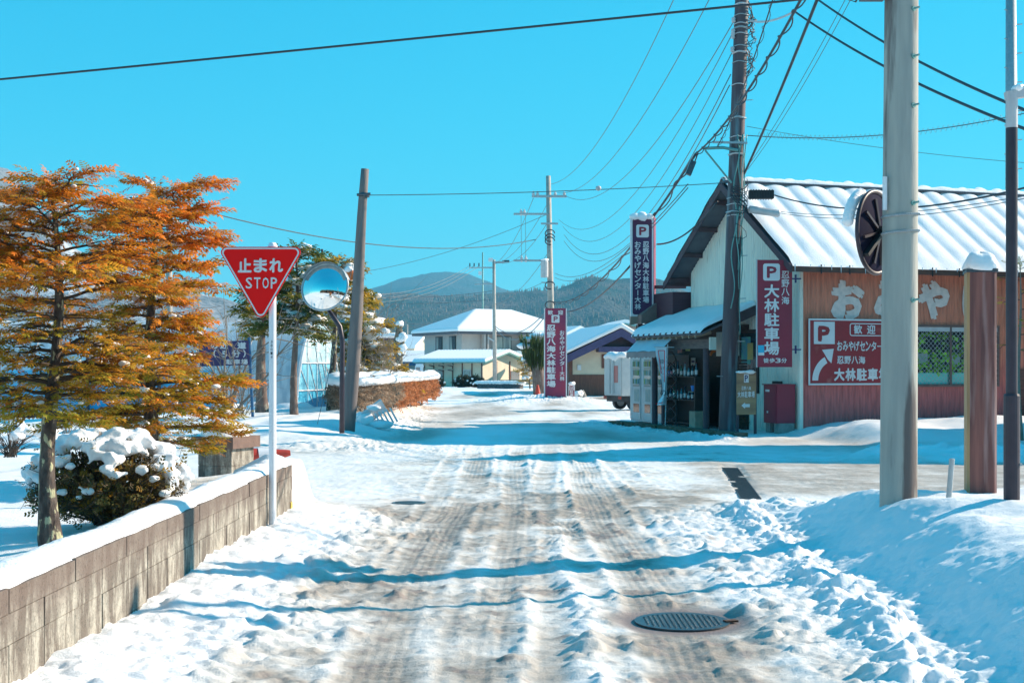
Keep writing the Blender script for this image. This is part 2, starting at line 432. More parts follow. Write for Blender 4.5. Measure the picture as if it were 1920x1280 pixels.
    amp = amp * (1 - rb) + (.07 + .26 * (1 - SS(.4, 1.0, x - xr))) * rb
    sl = gs(x - xr - .1, .22) * (1 - SS(13.6, 14.6, y)); amp = amp + .25 * sl
    kr = gs(x - xr + .08, .20) * (1 - SS(13.8, 14.8, y)); h += .035 * kr; amp = amp + .40 * kr
    sc = SS(1.0, 1.9, x + .3 * n1) * (1 - SS(xr - .1, xr + .25, x)) * (1 - SS(13, 15, y)); amp = amp + .34 * sc; dirt = dirt * (1 - .62 * sc)
    dirt = dirt * (1 - .95 * np.clip(SS(-.05, .35, x - xr) * (1 - SS(-.9, .5, y - yb + .4 * n1)) + kr, 0, 1))
    # corner heap and chunk ridge across the street
    ch = np.exp(-((x - 3.0) / .9) ** 2 - ((y - 14.3) / .55) ** 2); h += .10 * ch; amp += .6 * ch; dirt = dirt * (1 - .9 * ch)
    cr = gs(y - 23.1 - .25 * n1 - .1 * (x - 9), .75) * SS(5.2, 6.6, x); h += .16 * cr * (1 + n1); amp += 1.0 * cr; dirt = dirt * (1 - cr)
    # heap along the red wall, ledge in front of the shop
    pl = SS(-5.0, -1.4, st_t) * SS(-.6, .8, st_s) * (st_t < 1)
    h = h + pl * (.36 + .22 * n1 + .16 * nl); amp += .12 * pl; dirt = dirt * (1 - pl)
    fe = SS(-2.1, -1.5, st_s) * (1 - SS(.2, .5, st_s)) * SS(-1.3, -.6, st_t) * (1 - SS(8.5, 9.5, st_t))
    h += .07 * fe; dirt = dirt * (1 - .7 * fe)
    fk = gs(st_s + 2.1, .35) * SS(-1.5, -.5, st_t) * (1 - SS(8, 9, st_t)); h += .05 * fk * (1 + 2 * n2); amp += .5 * fk
    # far left bank beside the road
    xb = -2.75 - .012 * (y - 26) - .9 * SS(40, 60, y)
    fb = SS(24.6, 27.2, y + .8 * n1) * (1 - SS(-1.5, .5, x - xb + .5 * n1)) * (1 - SS(66, 74, y))
    h += fb * (.38 + .30 * nl + .12 * n1); amp += .5 * gs(x - xb, .6) * SS(25, 27, y) * nearm; dirt = dirt * (1 - fb)
    amp += .45 * gs(y - 25.3, .8) * (1 - SS(-2.2, -.2, x))
    # heaps on the far side
    rp = np.exp(-((x - 1.2) / 2.6) ** 2 - ((y - 60) / 3.0) ** 2); h += .32 * rp * (1 + n1); dirt = dirt * (1 - rp); amp += .6 * rp
    fs = SS(76, 84, y); h += .22 * fs * (1 - far); dirt = dirt * (1 - fs)
    dl = 1 - SS(-9, -5, x); dirt = dirt * (1 - dl * .7)
    amp = np.clip(amp, 0, 1.3)
    lum = np.zeros_like(h)
    if full:
        mk = amp > .03
        xx = x[mk]; yy = y[mk]; wx = xx + .04 * perlin(xx * 9, yy * 9, 61); wy = yy + .04 * perlin(xx * 9 + 4, yy * 9, 62)
        a = amp[mk]
        L = .30 * a * .30 * domes(wx, wy, .30, 1, .35 + 0 * a) + .45 * a * .15 * domes(wx, wy, .15, 2, .55) + .55 * a * .075 * domes(wx, wy, .075, 3, .8) + .5 * a * .04 * domes(wx, wy, .04, 4, .9)
        lum[mk] = L
        h = h + lum * 1.15
        h = h + .004 * perlin(x * 11, y * 11, 71) + (.0025 * perlin(x * 31, y * 31, 73)) * nearm
    # covers and drain lie flush in small hollows
    for (cx, cy, r) in ((MAN1[0], MAN1[1], .33), (MAN2[0], MAN2[1], .15)):
        d = np.sqrt(((x - cx)) ** 2 + (y - cy) ** 2); m = 1 - SS(r, r + .22, d + .06 * n2)
        h = h * (1 - m) + m * (-.022); wet = np.maximum(wet, m * (1 if cy < 10 else .3))
    dxd = x - (3.13 - .11 * (y - 18.2)) if False else x - (3.13 + .1125 * (y - 18.2)); m = (1 - SS(.09, .22, np.abs(dxd) + .12 * n2 + .08 * n3)) * SS(-.5, -.3, perlin(x * 2.2, y * 1.6, 57)) * SS(15.6, 16.1, y + .4 * n2) * (1 - SS(21.2, 21.8, y))
    h = h * (1 - m) - .015 * m; dirt = np.maximum(dirt, m * .5)
    h = h * (1 - far) + far * (.15 + .0 * x)
    return h, np.clip(dirt, 0, 1.2), wet
def gz(x, y):
    return float(ground(np.array([x]), np.array([y]))[0][0])

def axis(lo, hi, step, out_lo, out_hi, g):
    mid = list(np.arange(lo, hi, step)); a = []; s = step; v = lo
    while v > out_lo: s *= g; v -= s; a.append(v)
    b = []; s = step; v = mid[-1]
    while v < out_hi: s *= g; v += s; b.append(v)
    return np.array(a[::-1] + mid + b)
DET = 1.0
XS = axis(-3.2, 4.6, .0185 * DET, -5200, 5200, 1.035)
ys = []; v = 5.2
while v < 64: ys.append(v); v += max(.0125, .0023 * v) * DET
s = .15
while v < 5200: ys.append(v); s *= 1.045; v += s
pre = []; v = 5.2; s = .02
while v > -60: s *= 1.09; v -= s; pre.append(v)
YS = np.array(pre[::-1] + ys)
GX, GY = np.meshgrid(XS, YS)
GH, GD, GWt = ground(GX.ravel(), GY.ravel())
nx, ny = len(XS), len(YS)
idx = np.arange(nx * ny).reshape(ny, nx)
GF = np.stack([idx[:-1, :-1], idx[:-1, 1:], idx[1:, 1:], idx[1:, :-1]], -1).reshape(-1, 4)
m, nt, bs, out = newmat('snow_ground')
at = nt.nodes.new('ShaderNodeAttribute'); at.attribute_name = 'tint'
sp = nt.nodes.new('ShaderNodeSeparateColor'); nt.links.new(at.outputs['Color'], sp.inputs[0])
tc = nt.nodes.new('ShaderNodeTexCoord')
nz = nt.nodes.new('ShaderNodeTexNoise'); nz.inputs['Scale'].default_value = 9; nz.inputs['Detail'].default_value = 8
nt.links.new(tc.outputs['Object'], nz.inputs[0])
ad = nt.nodes.new('ShaderNodeMath'); ad.operation = 'MULTIPLY_ADD'; ad.inputs[1].default_value = .7; ad.inputs[2].default_value = -.35
nt.links.new(nz.outputs[0], ad.inputs[0])
a2 = nt.nodes.new('ShaderNodeMath'); a2.operation = 'MULTIPLY'; nt.links.new(ad.outputs[0], a2.inputs[0]); nt.links.new(sp.outputs[0], a2.inputs[1])
a3 = nt.nodes.new('ShaderNodeMath'); a3.operation = 'ADD'; nt.links.new(sp.outputs[0], a3.inputs[0]); nt.links.new(a2.outputs[0], a3.inputs[1])
rp = nt.nodes.new('ShaderNodeValToRGB'); e = rp.color_ramp.elements
e[0].position = 0; e[0].color = (.90, .90, .905, 1); e[1].position = 1; e[1].color = (.33, .285, .24, 1)
q = e.new(.35); q.color = (.74, .715, .68, 1); q = e.new(.65); q.color = (.52, .475, .425, 1)
nt.links.new(a3.outputs[0], rp.inputs[0])
mx = nt.nodes.new('ShaderNodeMixRGB'); mx.inputs[2].default_value = (.24, .19, .18, 1)
nt.links.new(sp.outputs[1], mx.inputs[0]); nt.links.new(rp.outputs[0], mx.inputs[1]); nt.links.new(mx.outputs[0], bs.inputs['Base Color'])
bs.inputs['Roughness'].default_value = .55; bs.inputs['Specular IOR Level'].default_value = .3
n2 = nt.nodes.new('ShaderNodeTexNoise'); n2.inputs['Scale'].default_value = 48; n2.inputs['Detail'].default_value = 9; n2.inputs['Roughness'].default_value = .70
nt.links.new(tc.outputs['Object'], n2.inputs[0])
bp = nt.nodes.new('ShaderNodeBump'); bp.inputs['Strength'].default_value = .6; bp.inputs['Distance'].default_value = .018
nt.links.new(n2.outputs[0], bp.inputs['Height']); nt.links.new(bp.outputs[0], bs.inputs['Normal'])
M['ground'] = m
tint = np.zeros((nx * ny, 3), dtype=np.float32); tint[:, 0] = GD; tint[:, 1] = GWt
go = npmesh('ground', np.stack([GX.ravel(), GY.ravel(), GH], -1), GF, M['ground'], tint=tint, smooth=True)
tag(go, 'snow covered ground and packed snow road with tyre tracks', 'ground', kind='structure')
del GX, GY, GH, GD, GWt, GF, idx, tint

# ------------------------------------------------------------------ light, sky, camera
SUN_PHI, SUN_EL = R(20), R(28)
SDIR = Vector((math.cos(SUN_EL) * math.cos(SUN_PHI), math.cos(SUN_EL) * math.sin(SUN_PHI), math.sin(SUN_EL)))
wd = bpy.data.worlds.new('World'); SC.world = wd; wd.use_nodes = True
nt = wd.node_tree; nt.nodes.clear()
sk = nt.nodes.new('ShaderNodeTexSky'); sk.sky_type = 'NISHITA'; sk.sun_disc = False
sk.sun_elevation = SUN_EL; sk.sun_rotation = R(70); sk.altitude = 2500; sk.air_density = 1.0; sk.dust_density = 0; sk.ozone_density = 6
sep = nt.nodes.new('ShaderNodeSeparateColor'); mul = nt.nodes.new('ShaderNodeCombineColor'); nt.links.new(sk.outputs[0], sep.inputs[0])
for i, (k, p) in enumerate(((.135, 1.74), (2.30, .50), (3.20, .34))):   # colour grade of the clear winter sky
    pw = nt.nodes.new('ShaderNodeMath'); pw.operation = 'POWER'; pw.inputs[1].default_value = p
    ml = nt.nodes.new('ShaderNodeMath'); ml.operation = 'MULTIPLY'; ml.inputs[1].default_value = k
    nt.links.new(sep.outputs[i], pw.inputs[0]); nt.links.new(pw.outputs[0], ml.inputs[0]); nt.links.new(ml.outputs[0], mul.inputs[i])
bg = nt.nodes.new('ShaderNodeBackground'); bg.inputs[1].default_value = .10
wo = nt.nodes.new('ShaderNodeOutputWorld')
nt.links.new(mul.outputs[0], bg.inputs[0]); nt.links.new(bg.outputs[0], wo.inputs[0])
ld = bpy.data.lights.new('sun', 'SUN'); ld.energy = 5.0; ld.angle = R(.53); ld.color = (1, .82, .64)
lo = bpy.data.objects.new('sun', ld); COL.objects.link(lo); lo.rotation_euler = (-SDIR).to_track_quat('-Z', 'Y').to_euler(); lo.location = SDIR * 60
cd = bpy.data.cameras.new('camera'); cam = bpy.data.objects.new('camera', cd); COL.objects.link(cam)
cam.location = (0, 0, EYE); cam.rotation_euler = (PI / 2, 0, 0)
cd.sensor_width = 36; cd.lens = FPX / 1920 * 36; cd.shift_y = 50 / 1920; cd.clip_end = 12000; cd.clip_start = .1
SC.camera = cam
SC.view_settings.view_transform = 'Standard'; SC.view_settings.look = 'None'; SC.view_settings.gamma = 1; SC.view_settings.exposure = .86
SC.cycles.max_bounces = 6; SC.cycles.diffuse_bounces = 3; SC.cycles.glossy_bounces = 3; SC.cycles.transparent_max_bounces = 8
# ================================================================== near things
def wall_texture():
    m, nt, bs, out = newmat('concrete_block_wall')
    tc = nt.nodes.new('ShaderNodeTexCoord'); sx = nt.nodes.new('ShaderNodeSeparateXYZ'); nt.links.new(tc.outputs['Object'], sx.inputs[0])
    cx = nt.nodes.new('ShaderNodeCombineXYZ'); nt.links.new(sx.outputs[1], cx.inputs[0]); nt.links.new(sx.outputs[2], cx.inputs[1]); nt.links.new(sx.outputs[0], cx.inputs[2])
    def noise(sc, st, det=6, rgh=.6):
        mp = nt.nodes.new('ShaderNodeMapping'); mp.inputs['Scale'].default_value = st; nt.links.new(cx.outputs[0], mp.inputs[0])
        n = nt.nodes.new('ShaderNodeTexNoise'); n.inputs['Scale'].default_value = sc; n.inputs['Detail'].default_value = det; n.inputs['Roughness'].default_value = rgh
        nt.links.new(mp.outputs[0], n.inputs[0]); return n
    def ramp(n, stops):
        r = nt.nodes.new('ShaderNodeValToRGB'); e = r.color_ramp.elements
        e[0].position, e[0].color = stops[0][0], c4(stops[0][1]); e[1].position, e[1].color = stops[-1][0], c4(stops[-1][1])
        for p, c in stops[1:-1]: q = e.new(p); q.color = c4(c)
        nt.links.new(n.outputs[0], r.inputs[0]); return r
    base = ramp(noise(7, (1, .8, 1), 8, .7), [(.3, (.19, .18, .155)), (.48, (.42, .40, .345)), (.56, (.30, .285, .245)), (.7, (.25, .24, .21))])
    streak = noise(9, (1, .22, 1), 8, .7)
    st = ramp(streak, [(.42, (0, 0, 0)), (.56, (1, 1, 1))])
    mx = nt.nodes.new('ShaderNodeMixRGB'); mx.inputs[2].default_value = (.145, .125, .105, 1); nt.links.new(st.outputs[0], mx.inputs[0]); nt.links.new(base.outputs[0], mx.inputs[1])
    # lichen-dark band along the top course, running down unevenly
    mz = nt.nodes.new('ShaderNodeMath'); mz.operation = 'MULTIPLY_ADD'; mz.inputs[1].default_value = .26; nt.links.new(noise(5, (1, .5, 1)).outputs[0], mz.inputs[0]); nt.links.new(sx.outputs[2], mz.inputs[2])
    mr = nt.nodes.new('ShaderNodeMapRange'); mr.inputs[1].default_value = .48; mr.inputs[2].default_value = .62; nt.links.new(mz.outputs[0], mr.inputs[0])
    m2 = nt.nodes.new('ShaderNodeMixRGB'); m2.inputs[2].default_value = (.135, .10, .085, 1)
    mf = nt.nodes.new('ShaderNodeMath'); mf.operation = 'MULTIPLY'; mf.inputs[1].default_value = .8; nt.links.new(mr.outputs[0], mf.inputs[0])
    nt.links.new(mf.outputs[0], m2.inputs[0]); nt.links.new(mx.outputs[0], m2.inputs[1])
    sp = ramp(noise(60, (1, 1, 1), 3), [(.36, (.55, .55, .55)), (.46, (1, 1, 1))])
    m3 = nt.nodes.new('ShaderNodeMixRGB'); m3.blend_type = 'MULTIPLY'; m3.inputs[0].default_value = .75; nt.links.new(m2.outputs[0], m3.inputs[1]); nt.links.new(sp.outputs[0], m3.inputs[2])
    nt.links.new(m3.outputs[0], bs.inputs['Base Color']); bs.inputs['Roughness'].default_value = .9
    bp = nt.nodes.new('ShaderNodeBump'); bp.inputs['Strength'].default_value = .6; bp.inputs['Distance'].default_value = .006
    nt.links.new(noise(70, (1, 1, 1), 4).outputs[0], bp.inputs['Height']); nt.links.new(bp.outputs[0], bs.inputs['Normal'])
    return m
M['block'] = wall_texture()

# --- block garden wall
bw = thing('garden_wall', 'low weathered concrete block wall with snow on top beside the road', 'wall', (-2.31, 9.5, 0))
mb = MB(); r_ = random.Random(3)
y = 4.6; 
for row, (z0, z1) in enumerate(((-.10, .107), (.111, .310), (.314, .450), (.454, .565))):
    off = 0 if row % 2 == 0 else .455
    yy = 4.6 - off
    while yy < 13.64:
        a = max(yy, 4.6); b = min(yy + .90 if row > 1 else yy + .445, 13.64)
        if b - a > .05:
            j = r_.uniform(-.003, .003)
            mb.span((-2.37, a + .002, z0), (-2.25 + j, b - .002, z1 + (r_.uniform(-.004, .004) if row == 3 else 0)))
        yy += .91 if row > 1 else .455
wallb = mb.build('blocks', M['block'], bw, world=True)
mb = MB(); mb.span((-2.36, 4.6, -.1), (-2.258, 13.62, .55)); mb.build('mortar', M['block'], bw, world=True)
mb = MB(); mb.box((-2.248, 13.58, .04), (.012, .11, .30)); mb.build('yellow_paint_patch', M['yellow'], bw, world=True)
# snow lying on the wall, merged with the garden snow
YY = np.arange(4.6, 13.72, .03); PR = np.linspace(0, 1, 16)
V = []
for yv in YY:
    n = float(perlin(np.array([yv * 1.3]), np.array([.3]), 5)[0]); n2 = float(perlin(np.array([yv * 5.]), np.array([2.3]), 6)[0])
    lump = max(0, yv - 12.2) * .045
    top = .06 + .022 * n + .012 * n2 + lump * (1 + 1.5 * n2); x0 = -2.262 + .012 * n2 - .01 * n; x1 = -2.78
    endf = 1 - max(0, (yv - 13.45) / .25) ** 2
    for p in PR:
        xx = x0 + (x1 - x0) * p; k = min(1, p / .34)
        prof = math.sqrt(max(0, 1 - (1 - k) ** 2.6))
        zb = .563 if xx > -2.4 else .50
        z = .563 + top * prof * endf if xx > -2.45 else .563 + top * endf - (-2.45 - xx) * .52
        z += .006 * float(perlin(np.array([xx * 14]), np.array([yv * 14]), 9)[0]) * min(1, p * 4)
        V.append((xx, yv, z if p > 0 else .561))
k = len(PR); F = [(i * k + j, (i + 1) * k + j, (i + 1) * k + j + 1, i * k + j + 1) for i in range(len(YY) - 1) for j in range(k - 1)]
npmesh('snow_cap', V, F, M['snow'], bw, smooth=True, world=True)

# --- stop sign
sgx, sgy = -2.20, 12.25
ss = thing('stop_sign', 'red inverted triangle stop sign on a white post by the block wall', 'road sign', (sgx, sgy, 0))
mb = MB(); mb.tube([(sgx, sgy, -.1), (sgx, sgy, 2.64)], .034, 16); mb.build('post', M['white'], ss, world=True, smooth=False)
mb = MB(); mb.lathe([(.02, 2.64), (.045, 2.645), (.05, 2.66), (.03, 2.70), (.0, 2.705)], 12, (sgx, sgy, 0)); mb.build('snow_cap', M['snow'], ss, world=True, smooth=True)
yp = sgy - .06
def tri(px, z, side, r, n=8):
    """rounded downward triangle outline around (px,z)"""
    h = side * math.sqrt(3) / 2; c = [(-side / 2, h / 3), (side / 2, h / 3), (0, -2 * h / 3)]
    out = []
    k = (h / 3 - r) / (h / 3)
    for i, (a, b) in enumerate(c):
        base = [150, 30, 270][i]
        for j in range(n + 1):
            q = R(base + (60 - 120 * j / n) * (1)); out.append((px + a * k + r * math.cos(q), z + b * k + r * math.sin(q)))
    # order: top-left, top-right, bottom, each arc clockwise
    return out
cxs, czs = W(491, 511, sgy).x, W(491, 511, sgy).z
L0 = tri(cxs, czs, .80, .05)
mb = MB(); mb.prism([(a, yp, b) for a, b in L0], (0, .012, 0)); mb.build('plate', M['red'], ss, world=True)
bd = Board((0, yp, 0), (1, 0, 0), (0, 0, 1), .003)
LA = tri(cxs, czs, .770, .044); LB = tri(cxs, czs, .725, .034); n = len(LA)
bd.mb.add([bd.P(a, b) for a, b in LA + LB], [(i, (i + 1) % n, n + (i + 1) % n, n + i) for i in range(n)])
bd.done('white_rim', M['signwhite'], ss, True)
bd = Board((0, yp, 0), (1, 0, 0), (0, 0, 1), .003)
sc = 12.19 / FPX
def pxz(px, py, Y=12.19): p = W(px, py, Y); return p.x, p.z
for i, ch in enumerate('止まれ'):
    x0, z0 = pxz(446 + i * 29.5, 511); bd.glyph(ch, x0, z0, 26 * sc, 27 * sc, .045)
for i, ch in enumerate('STOP'):
    x0, z0 = pxz(461 + i * 15.6, 541); bd.glyph(ch, x0, z0, 12 * sc, 21 * sc, .018)
bd.done('lettering', M['signwhite'], ss, True)
bd = Board((sgx, sgy - .0345, 0), (1, 0, 0), (0, 0, 1), .001)
for i, ch in enumerate('38014'): bd.glyph(ch, -.012, 1.78 - i * .035, .018, .024, .005)
bd.done('number_marking', M['cable'], ss, True)
for dz in (.12, -.02):
    mb = MB(); mb.box((sgx, sgy - .02, czs + dz), (.10, .06, .03)); mb.build('bracket', M['galv'], ss, world=True)

# --- round convex mirror on a bent pole (far kerb, left)
mY = 26.0; mc = W(609, 538, mY)
cm = thing('convex_mirror', 'round convex traffic mirror on a bent brown pole behind the stop sign', 'traffic mirror', (W(642, 797, mY).x, mY, .3))
pts = [W(641, 812, mY), W(641.5, 700, mY), W(642, 640, mY), W(637, 612, mY), W(622, 590, mY), W(609, 575, mY) + Vector((0, .25, 0)), W(607, 540, mY) + Vector((0, .25, 0))]
mb = MB(); mb.tube(pts, [.05, .05, .05, .05, .045, .04, .04], 12); mb.build('pole', M['dark'], cm, world=True, smooth=True)
tilt = Euler((R(-15), 0, R(-14)), 'XYZ').to_matrix()
mr_ = .49
V = []; F = []; n = 40; rings = 10
for i in range(rings + 1):
    rr = mr_ * .955 * i / rings; zz = -.20 * (1 - (i / rings) ** 2)
    for j in range(n):
        a = 2 * PI * j / n; V.append(mc + tilt @ Vector((rr * math.cos(a), zz, rr * math.sin(a))))
for i in range(rings):
    for j in range(n): F.append((i * n + j, i * n + (j + 1) % n, (i + 1) * n + (j + 1) % n, (i + 1) * n + j))
mb = MB(); mb.add(V, F); mb.build('mirror_face', M['mirror'], cm, world=True, smooth=True, fix=False)
mb = MB(); mb.tube([mc + tilt @ Vector((mr_ * .97 * math.cos(2 * PI * j / 48), .0, mr_ * .97 * math.sin(2 * PI * j / 48))) for j in range(49)], .018, 8, False); mb.build('rim', M['galv'], cm, world=True, smooth=True)
mb = MB(); V = [mc + tilt @ Vector((rr * math.cos(2 * PI * j / n), yy_, rr * math.sin(2 * PI * j / n))) for rr, yy_ in ((mr_ * .96, .02), (mr_ * .8, .10), (.05, .14)) for j in range(n)]
mb.add(V, [(i * n + j, i * n + (j + 1) % n, (i + 1) * n + (j + 1) % n, (i + 1) * n + j) for i in range(2) for j in range(n)]); mb.build('back_shell', M['dark'], cm, world=True, smooth=True)
mb = MB(); V = []; F = []   # hood over the upper edge
for j in range(25):
    a = R(20 + 140 * j / 24)
    for rr, yy_ in ((mr_ * 1.0, -.10), (mr_ * 1.0, .12)): V.append(mc + tilt @ Vector((rr * math.cos(a), yy_, rr * math.sin(a))))
F = [(2 * j, 2 * j + 1, 2 * j + 3, 2 * j + 2) for j in range(24)]
mb.add(V, F); mb.build('hood', M['galv'], cm, world=True, smooth=True)

# --- leaning timber pole
lp = thing('leaning_pole', 'bare grey timber pole leaning behind the round mirror', 'pole', W(651, 800, 28.5))
a, b = W(650, 812, 28.5), W(687, 317, 28.5)
mb = MB(); mb.tube([a + (b - a) * t + Vector((.03 * math.sin(t * 5), 0, 0)) for t in np.linspace(0, 1, 12)], list(np.linspace(.17, .085, 12)), 14); mb.build('shaft', pmat('grey_timber', (.20, .17, .16), (.14, .12, .12), 3, .8, .3, (3, 3, .3)), lp, world=True, smooth=True)
mb = MB(); c = a + (b - a) * .90
mb.tube([c + Vector((-.15, -.1, 0)), c + Vector((.14, -.1, .02))], .03, 8); mb.tube([c + Vector((0, 0, -.03)), c + Vector((0.01, 0, .05))], .11, 12); mb.build('cable_clamp', M['iron'], lp, world=True)

# --- big concrete utility pole, right
cpx, cpy = W(1684, 950, 11.3).x, 11.3
cp = thing('concrete_utility_pole', 'thick pale concrete utility pole standing in the right hand snowbank', 'utility pole', (cpx, cpy, .3))
zs = np.linspace(-.1, 9.2, 40)
mb = MB(); mb.tube([(cpx + .006 * z, cpy, z) for z in zs], [.157 - .0026 * z * 1.5 for z in zs], 32); mb.build('shaft', M['concrete'], cp, world=True, smooth=True)
def pole_r(z): return .157 - .0039 * z
for py in (405, 436):
    z = W(0, py, cpy).z; mb = MB(); r = pole_r(z) + .004
    mb.tube([(cpx + .006 * z + r * math.cos(2 * PI * j / 40), cpy + r * math.sin(2 * PI * j / 40), z + (.012 * math.cos(2 * PI * j / 40))) for j in range(41)], .011, 6, False)
    for j in range(-8, 9):
        q = R(-90 + j * 8); mb.box((cpx + .006 * z + (r + .011) * math.cos(q), cpy + (r + .011) * math.sin(q), z + .012 * math.cos(q)), (.007, .007, .012))
    mb.build('strap', M['galv'], cp, world=True)
for py in (24, 112, 203, 384, 564):
    z = W(0, py, cpy).z; q = R(-62); r = pole_r(z); c = Vector((cpx + .006 * z + r * math.cos(q), cpy + r * math.sin(q), z)); d = Vector((math.cos(q), math.sin(q), 0))
    mb = MB(); mb.tube([c - d * .01, c + d * .012], .022, 10); mb.tube([c, c + d * .022, c + d * .03 + Vector((.03, 0, .008))], .009, 8); mb.build('step_bolt', M['verdigris'], cp, world=True)
z = W(0, 365, cpy).z
mb = MB(); mb.tube([(cpx - pole_r(z) * .93, cpy - .08, z - .14), (cpx - pole_r(z) * .93, cpy - .08, z + .14)], .02, 6); mb.build('number_plate', M['white'], cp, world=True)
# service bracket and cable loop at the top of the frame
z = 4.67
mb = MB(); mb.box((cpx - .22, cpy, z + .04), (.20, .10, .09)); mb.tube([(cpx - .3, cpy, z + .1), (cpx - .36, cpy, z - .02), (cpx - .42, cpy, z + .0), (cpx - .48, cpy, z + .14)], .009, 6); mb.build('cable_bracket', M['iron'], cp, world=True, smooth=False)

# --- convex mirror seen from behind
bmY = 11.62; bc = W(1641, 436, bmY)
rm = thing('convex_mirror', 'dark round traffic mirror seen from behind, strapped to the thick concrete pole', 'traffic mirror', bc)
tr = Euler((R(0), R(-7), R(50)), 'XYZ').to_matrix(); rr0 = .355
n = 48
def disc(rr, yy_): return [bc + tr @ Vector((rr * math.cos(2 * PI * j / n), yy_, rr * math.sin(2 * PI * j / n))) for j in range(n)]
ring = lambda k: [(i * n + j, i * n + (j + 1) % n, (i + 1) * n + (j + 1) % n, (i + 1) * n + j) for i in range(k) for j in range(n)]
mb = MB(); mb.add(disc(.345, 0) + disc(.31, -.012) + disc(.2, -.028) + disc(.05, -.035) + disc(.001, -.035), ring(4)); mb.build('back_shell', pmat('mirror_back_steel', (.022, .022, .048), (.014, .014, .032), 2.5, .8, spec=.03), rm, world=True, smooth=True, fix=False)
mb = MB(); mb.tube(disc(rr0, 0) + [disc(rr0, 0)[0]], .019, 10, False); mb.build('rim', M['dark'], rm, world=True, smooth=True)
mb = MB(); mb.add(disc(.35, .012) + disc(.25, .06) + disc(.12, .10) + disc(.001, .115), ring(3)); mb.build('mirror_face', M['mirror'], rm, world=True, smooth=True, fix=False)
mb = MB()
for q in (95, 140, 185, 245, 275, 20): 
    a = R(q); mb.bar(bc + tr @ Vector((.06 * math.cos(a), -.045, .06 * math.sin(a))), bc + tr @ Vector((.29 * math.cos(a), -.03, .29 * math.sin(a))), .022, .022)
mb.build('rib', M['dark'], rm, world=True)
mb = MB(); a = R(212); mb.bar(bc + tr @ Vector((.02, -.06, .02)), bc + tr @ Vector((.34 * math.cos(a), -.03, .34 * math.sin(a))), .075, .03); mb.build('mounting_arm', M['black'], rm, world=True)
mb = MB(); mb.box(bc + tr @ Vector((-.01, -.055, 0)), (.09, .05, .10)); mb.bar(bc + tr @ Vector((0, -.06, 0)), Vector((cpx, cpy, bc.z - .02)), .05); mb.build('hub', M['black'], rm, world=True)
mb = MB(); p = [bc + tr @ Vector((x, -.04, z)) for x, z in ((.02, -.15), (.11, -.15), (.11, -.26), (.02, -.26))]; mb.prism(p, tr @ Vector((0, -.004, 0))); mb.build('yellow_label', pmat('yellow_label', (.62, .52, .16), (.62, .60, .42), 3, .5), rm, world=True)
blobs('snow_cap', [tuple(bc + tr @ Vector((.35 * math.cos(R(q)), .09, .35 * math.sin(R(q))))) + (.05, .05, .05) for q in range(100, 162, 4)], M['snow'], rm, seed=4, rough=.05)

# --- carved timber post with snow cap
wpx, wpy = W(1838, 945, 11.8).x, 11.8
wp = thing('timber_post', 'square purple brown timber post capped with snow, right of the concrete pole', 'post', (wpx, wpy, .3), R(-12))
zt = W(0, 512, 11.8).z
cx = .0; w2 = .125; ch = .022
oct_ = [(-w2 + ch, -w2), (w2 - ch, -w2), (w2, -w2 + ch), (w2, w2 - ch), (w2 - ch, w2), (-w2 + ch, w2), (-w2, w2 - ch), (-w2, -w2 + ch)]
me_ = MB(); me_.prism([(a, b, -.5) for a, b in oct_], (0, 0, zt - .3 + .5))
po = me_.build('shaft', [M['post'], M['postside']], wp)
for p in po.data.polygons:
    if p.normal.x < -.5: p.material_index = 1
mb = MB(); mb.box((0, 0, zt - .285), (.265, .265, .03)); mb.build('metal_cap', M['iron'], wp)
V = []; F = []; n = 24
prof = [(.150, -.005), (.158, .02), (.148, .055), (.115, .115), (.095, .135), (.06, .15), (0.001, .153)]
for rr, z in prof:
    for j in range(n):
        a = 2 * PI * j / n; k = 1 / max(abs(math.cos(a)), abs(math.sin(a))); k = 1 + (k - 1) * .5; w = 1 + .05 * math.sin(a * 3 + z * 20)
        V.append((rr * k * w * math.cos(a) * .95, rr * k * w * math.sin(a) * .95, zt - .27 + z + .012 * math.sin(a * 2 + 1)))
mb = MB(); mb.add(V, [(i * n + j, i * n + (j + 1) % n, (i + 1) * n + (j + 1) % n, (i + 1) * n + j) for i in range(len(prof) - 1) for j in range(n)]); mb.build('snow_cap', M['snow'], wp, smooth=True)

# --- street lamp post
slx, sly = W(1897, 968, 10.2).x, 10.2
sl = thing('street_lamp', 'slim dark brown lamp post with grey top and side arm at the right edge', 'street lamp', (slx, sly, .3))
zf = lambda py: W(0, py, sly).z
mb = MB(); mb.tube([(slx, sly, 0), (slx, sly, zf(742)), (slx, sly, zf(738))], [.060, .060, .054], 16); mb.tube([(slx, sly, zf(742)), (slx, sly, zf(238))], .043, 16); mb.build('column', M['dark'], sl, world=True, smooth=False)
mb = MB(); mb.tube([(slx, sly, zf(240)), (slx, sly, zf(172))], .044, 16); mb.build('upper_column', M['lampgrey'], sl, world=True)
mb = MB(); mb.bar((slx - .045, sly, zf(180)), (slx + .9, sly, zf(150)), .07, .06); mb.build('arm', M['lampgrey'], sl, world=True)
mb = MB(); mb.box((slx + 1.1, sly, zf(147)), (.5, .2, .09)); mb.build('lantern', M['lampgrey'], sl, world=True)
blobs('snow_cap', [(slx + .05, sly, zf(166), .05, .05, .03), (slx + .14, sly, zf(164), .06, .04, .03), (slx + .3, sly, zf(158), .08, .04, .02)], M['snow'], sl)
for py in (870, 948):
    mb = MB(); mb.box((slx + .055, sly - .03, zf(py)), (.02, .03, .02)); mb.build('bolt', M['galv'], sl, world=True)

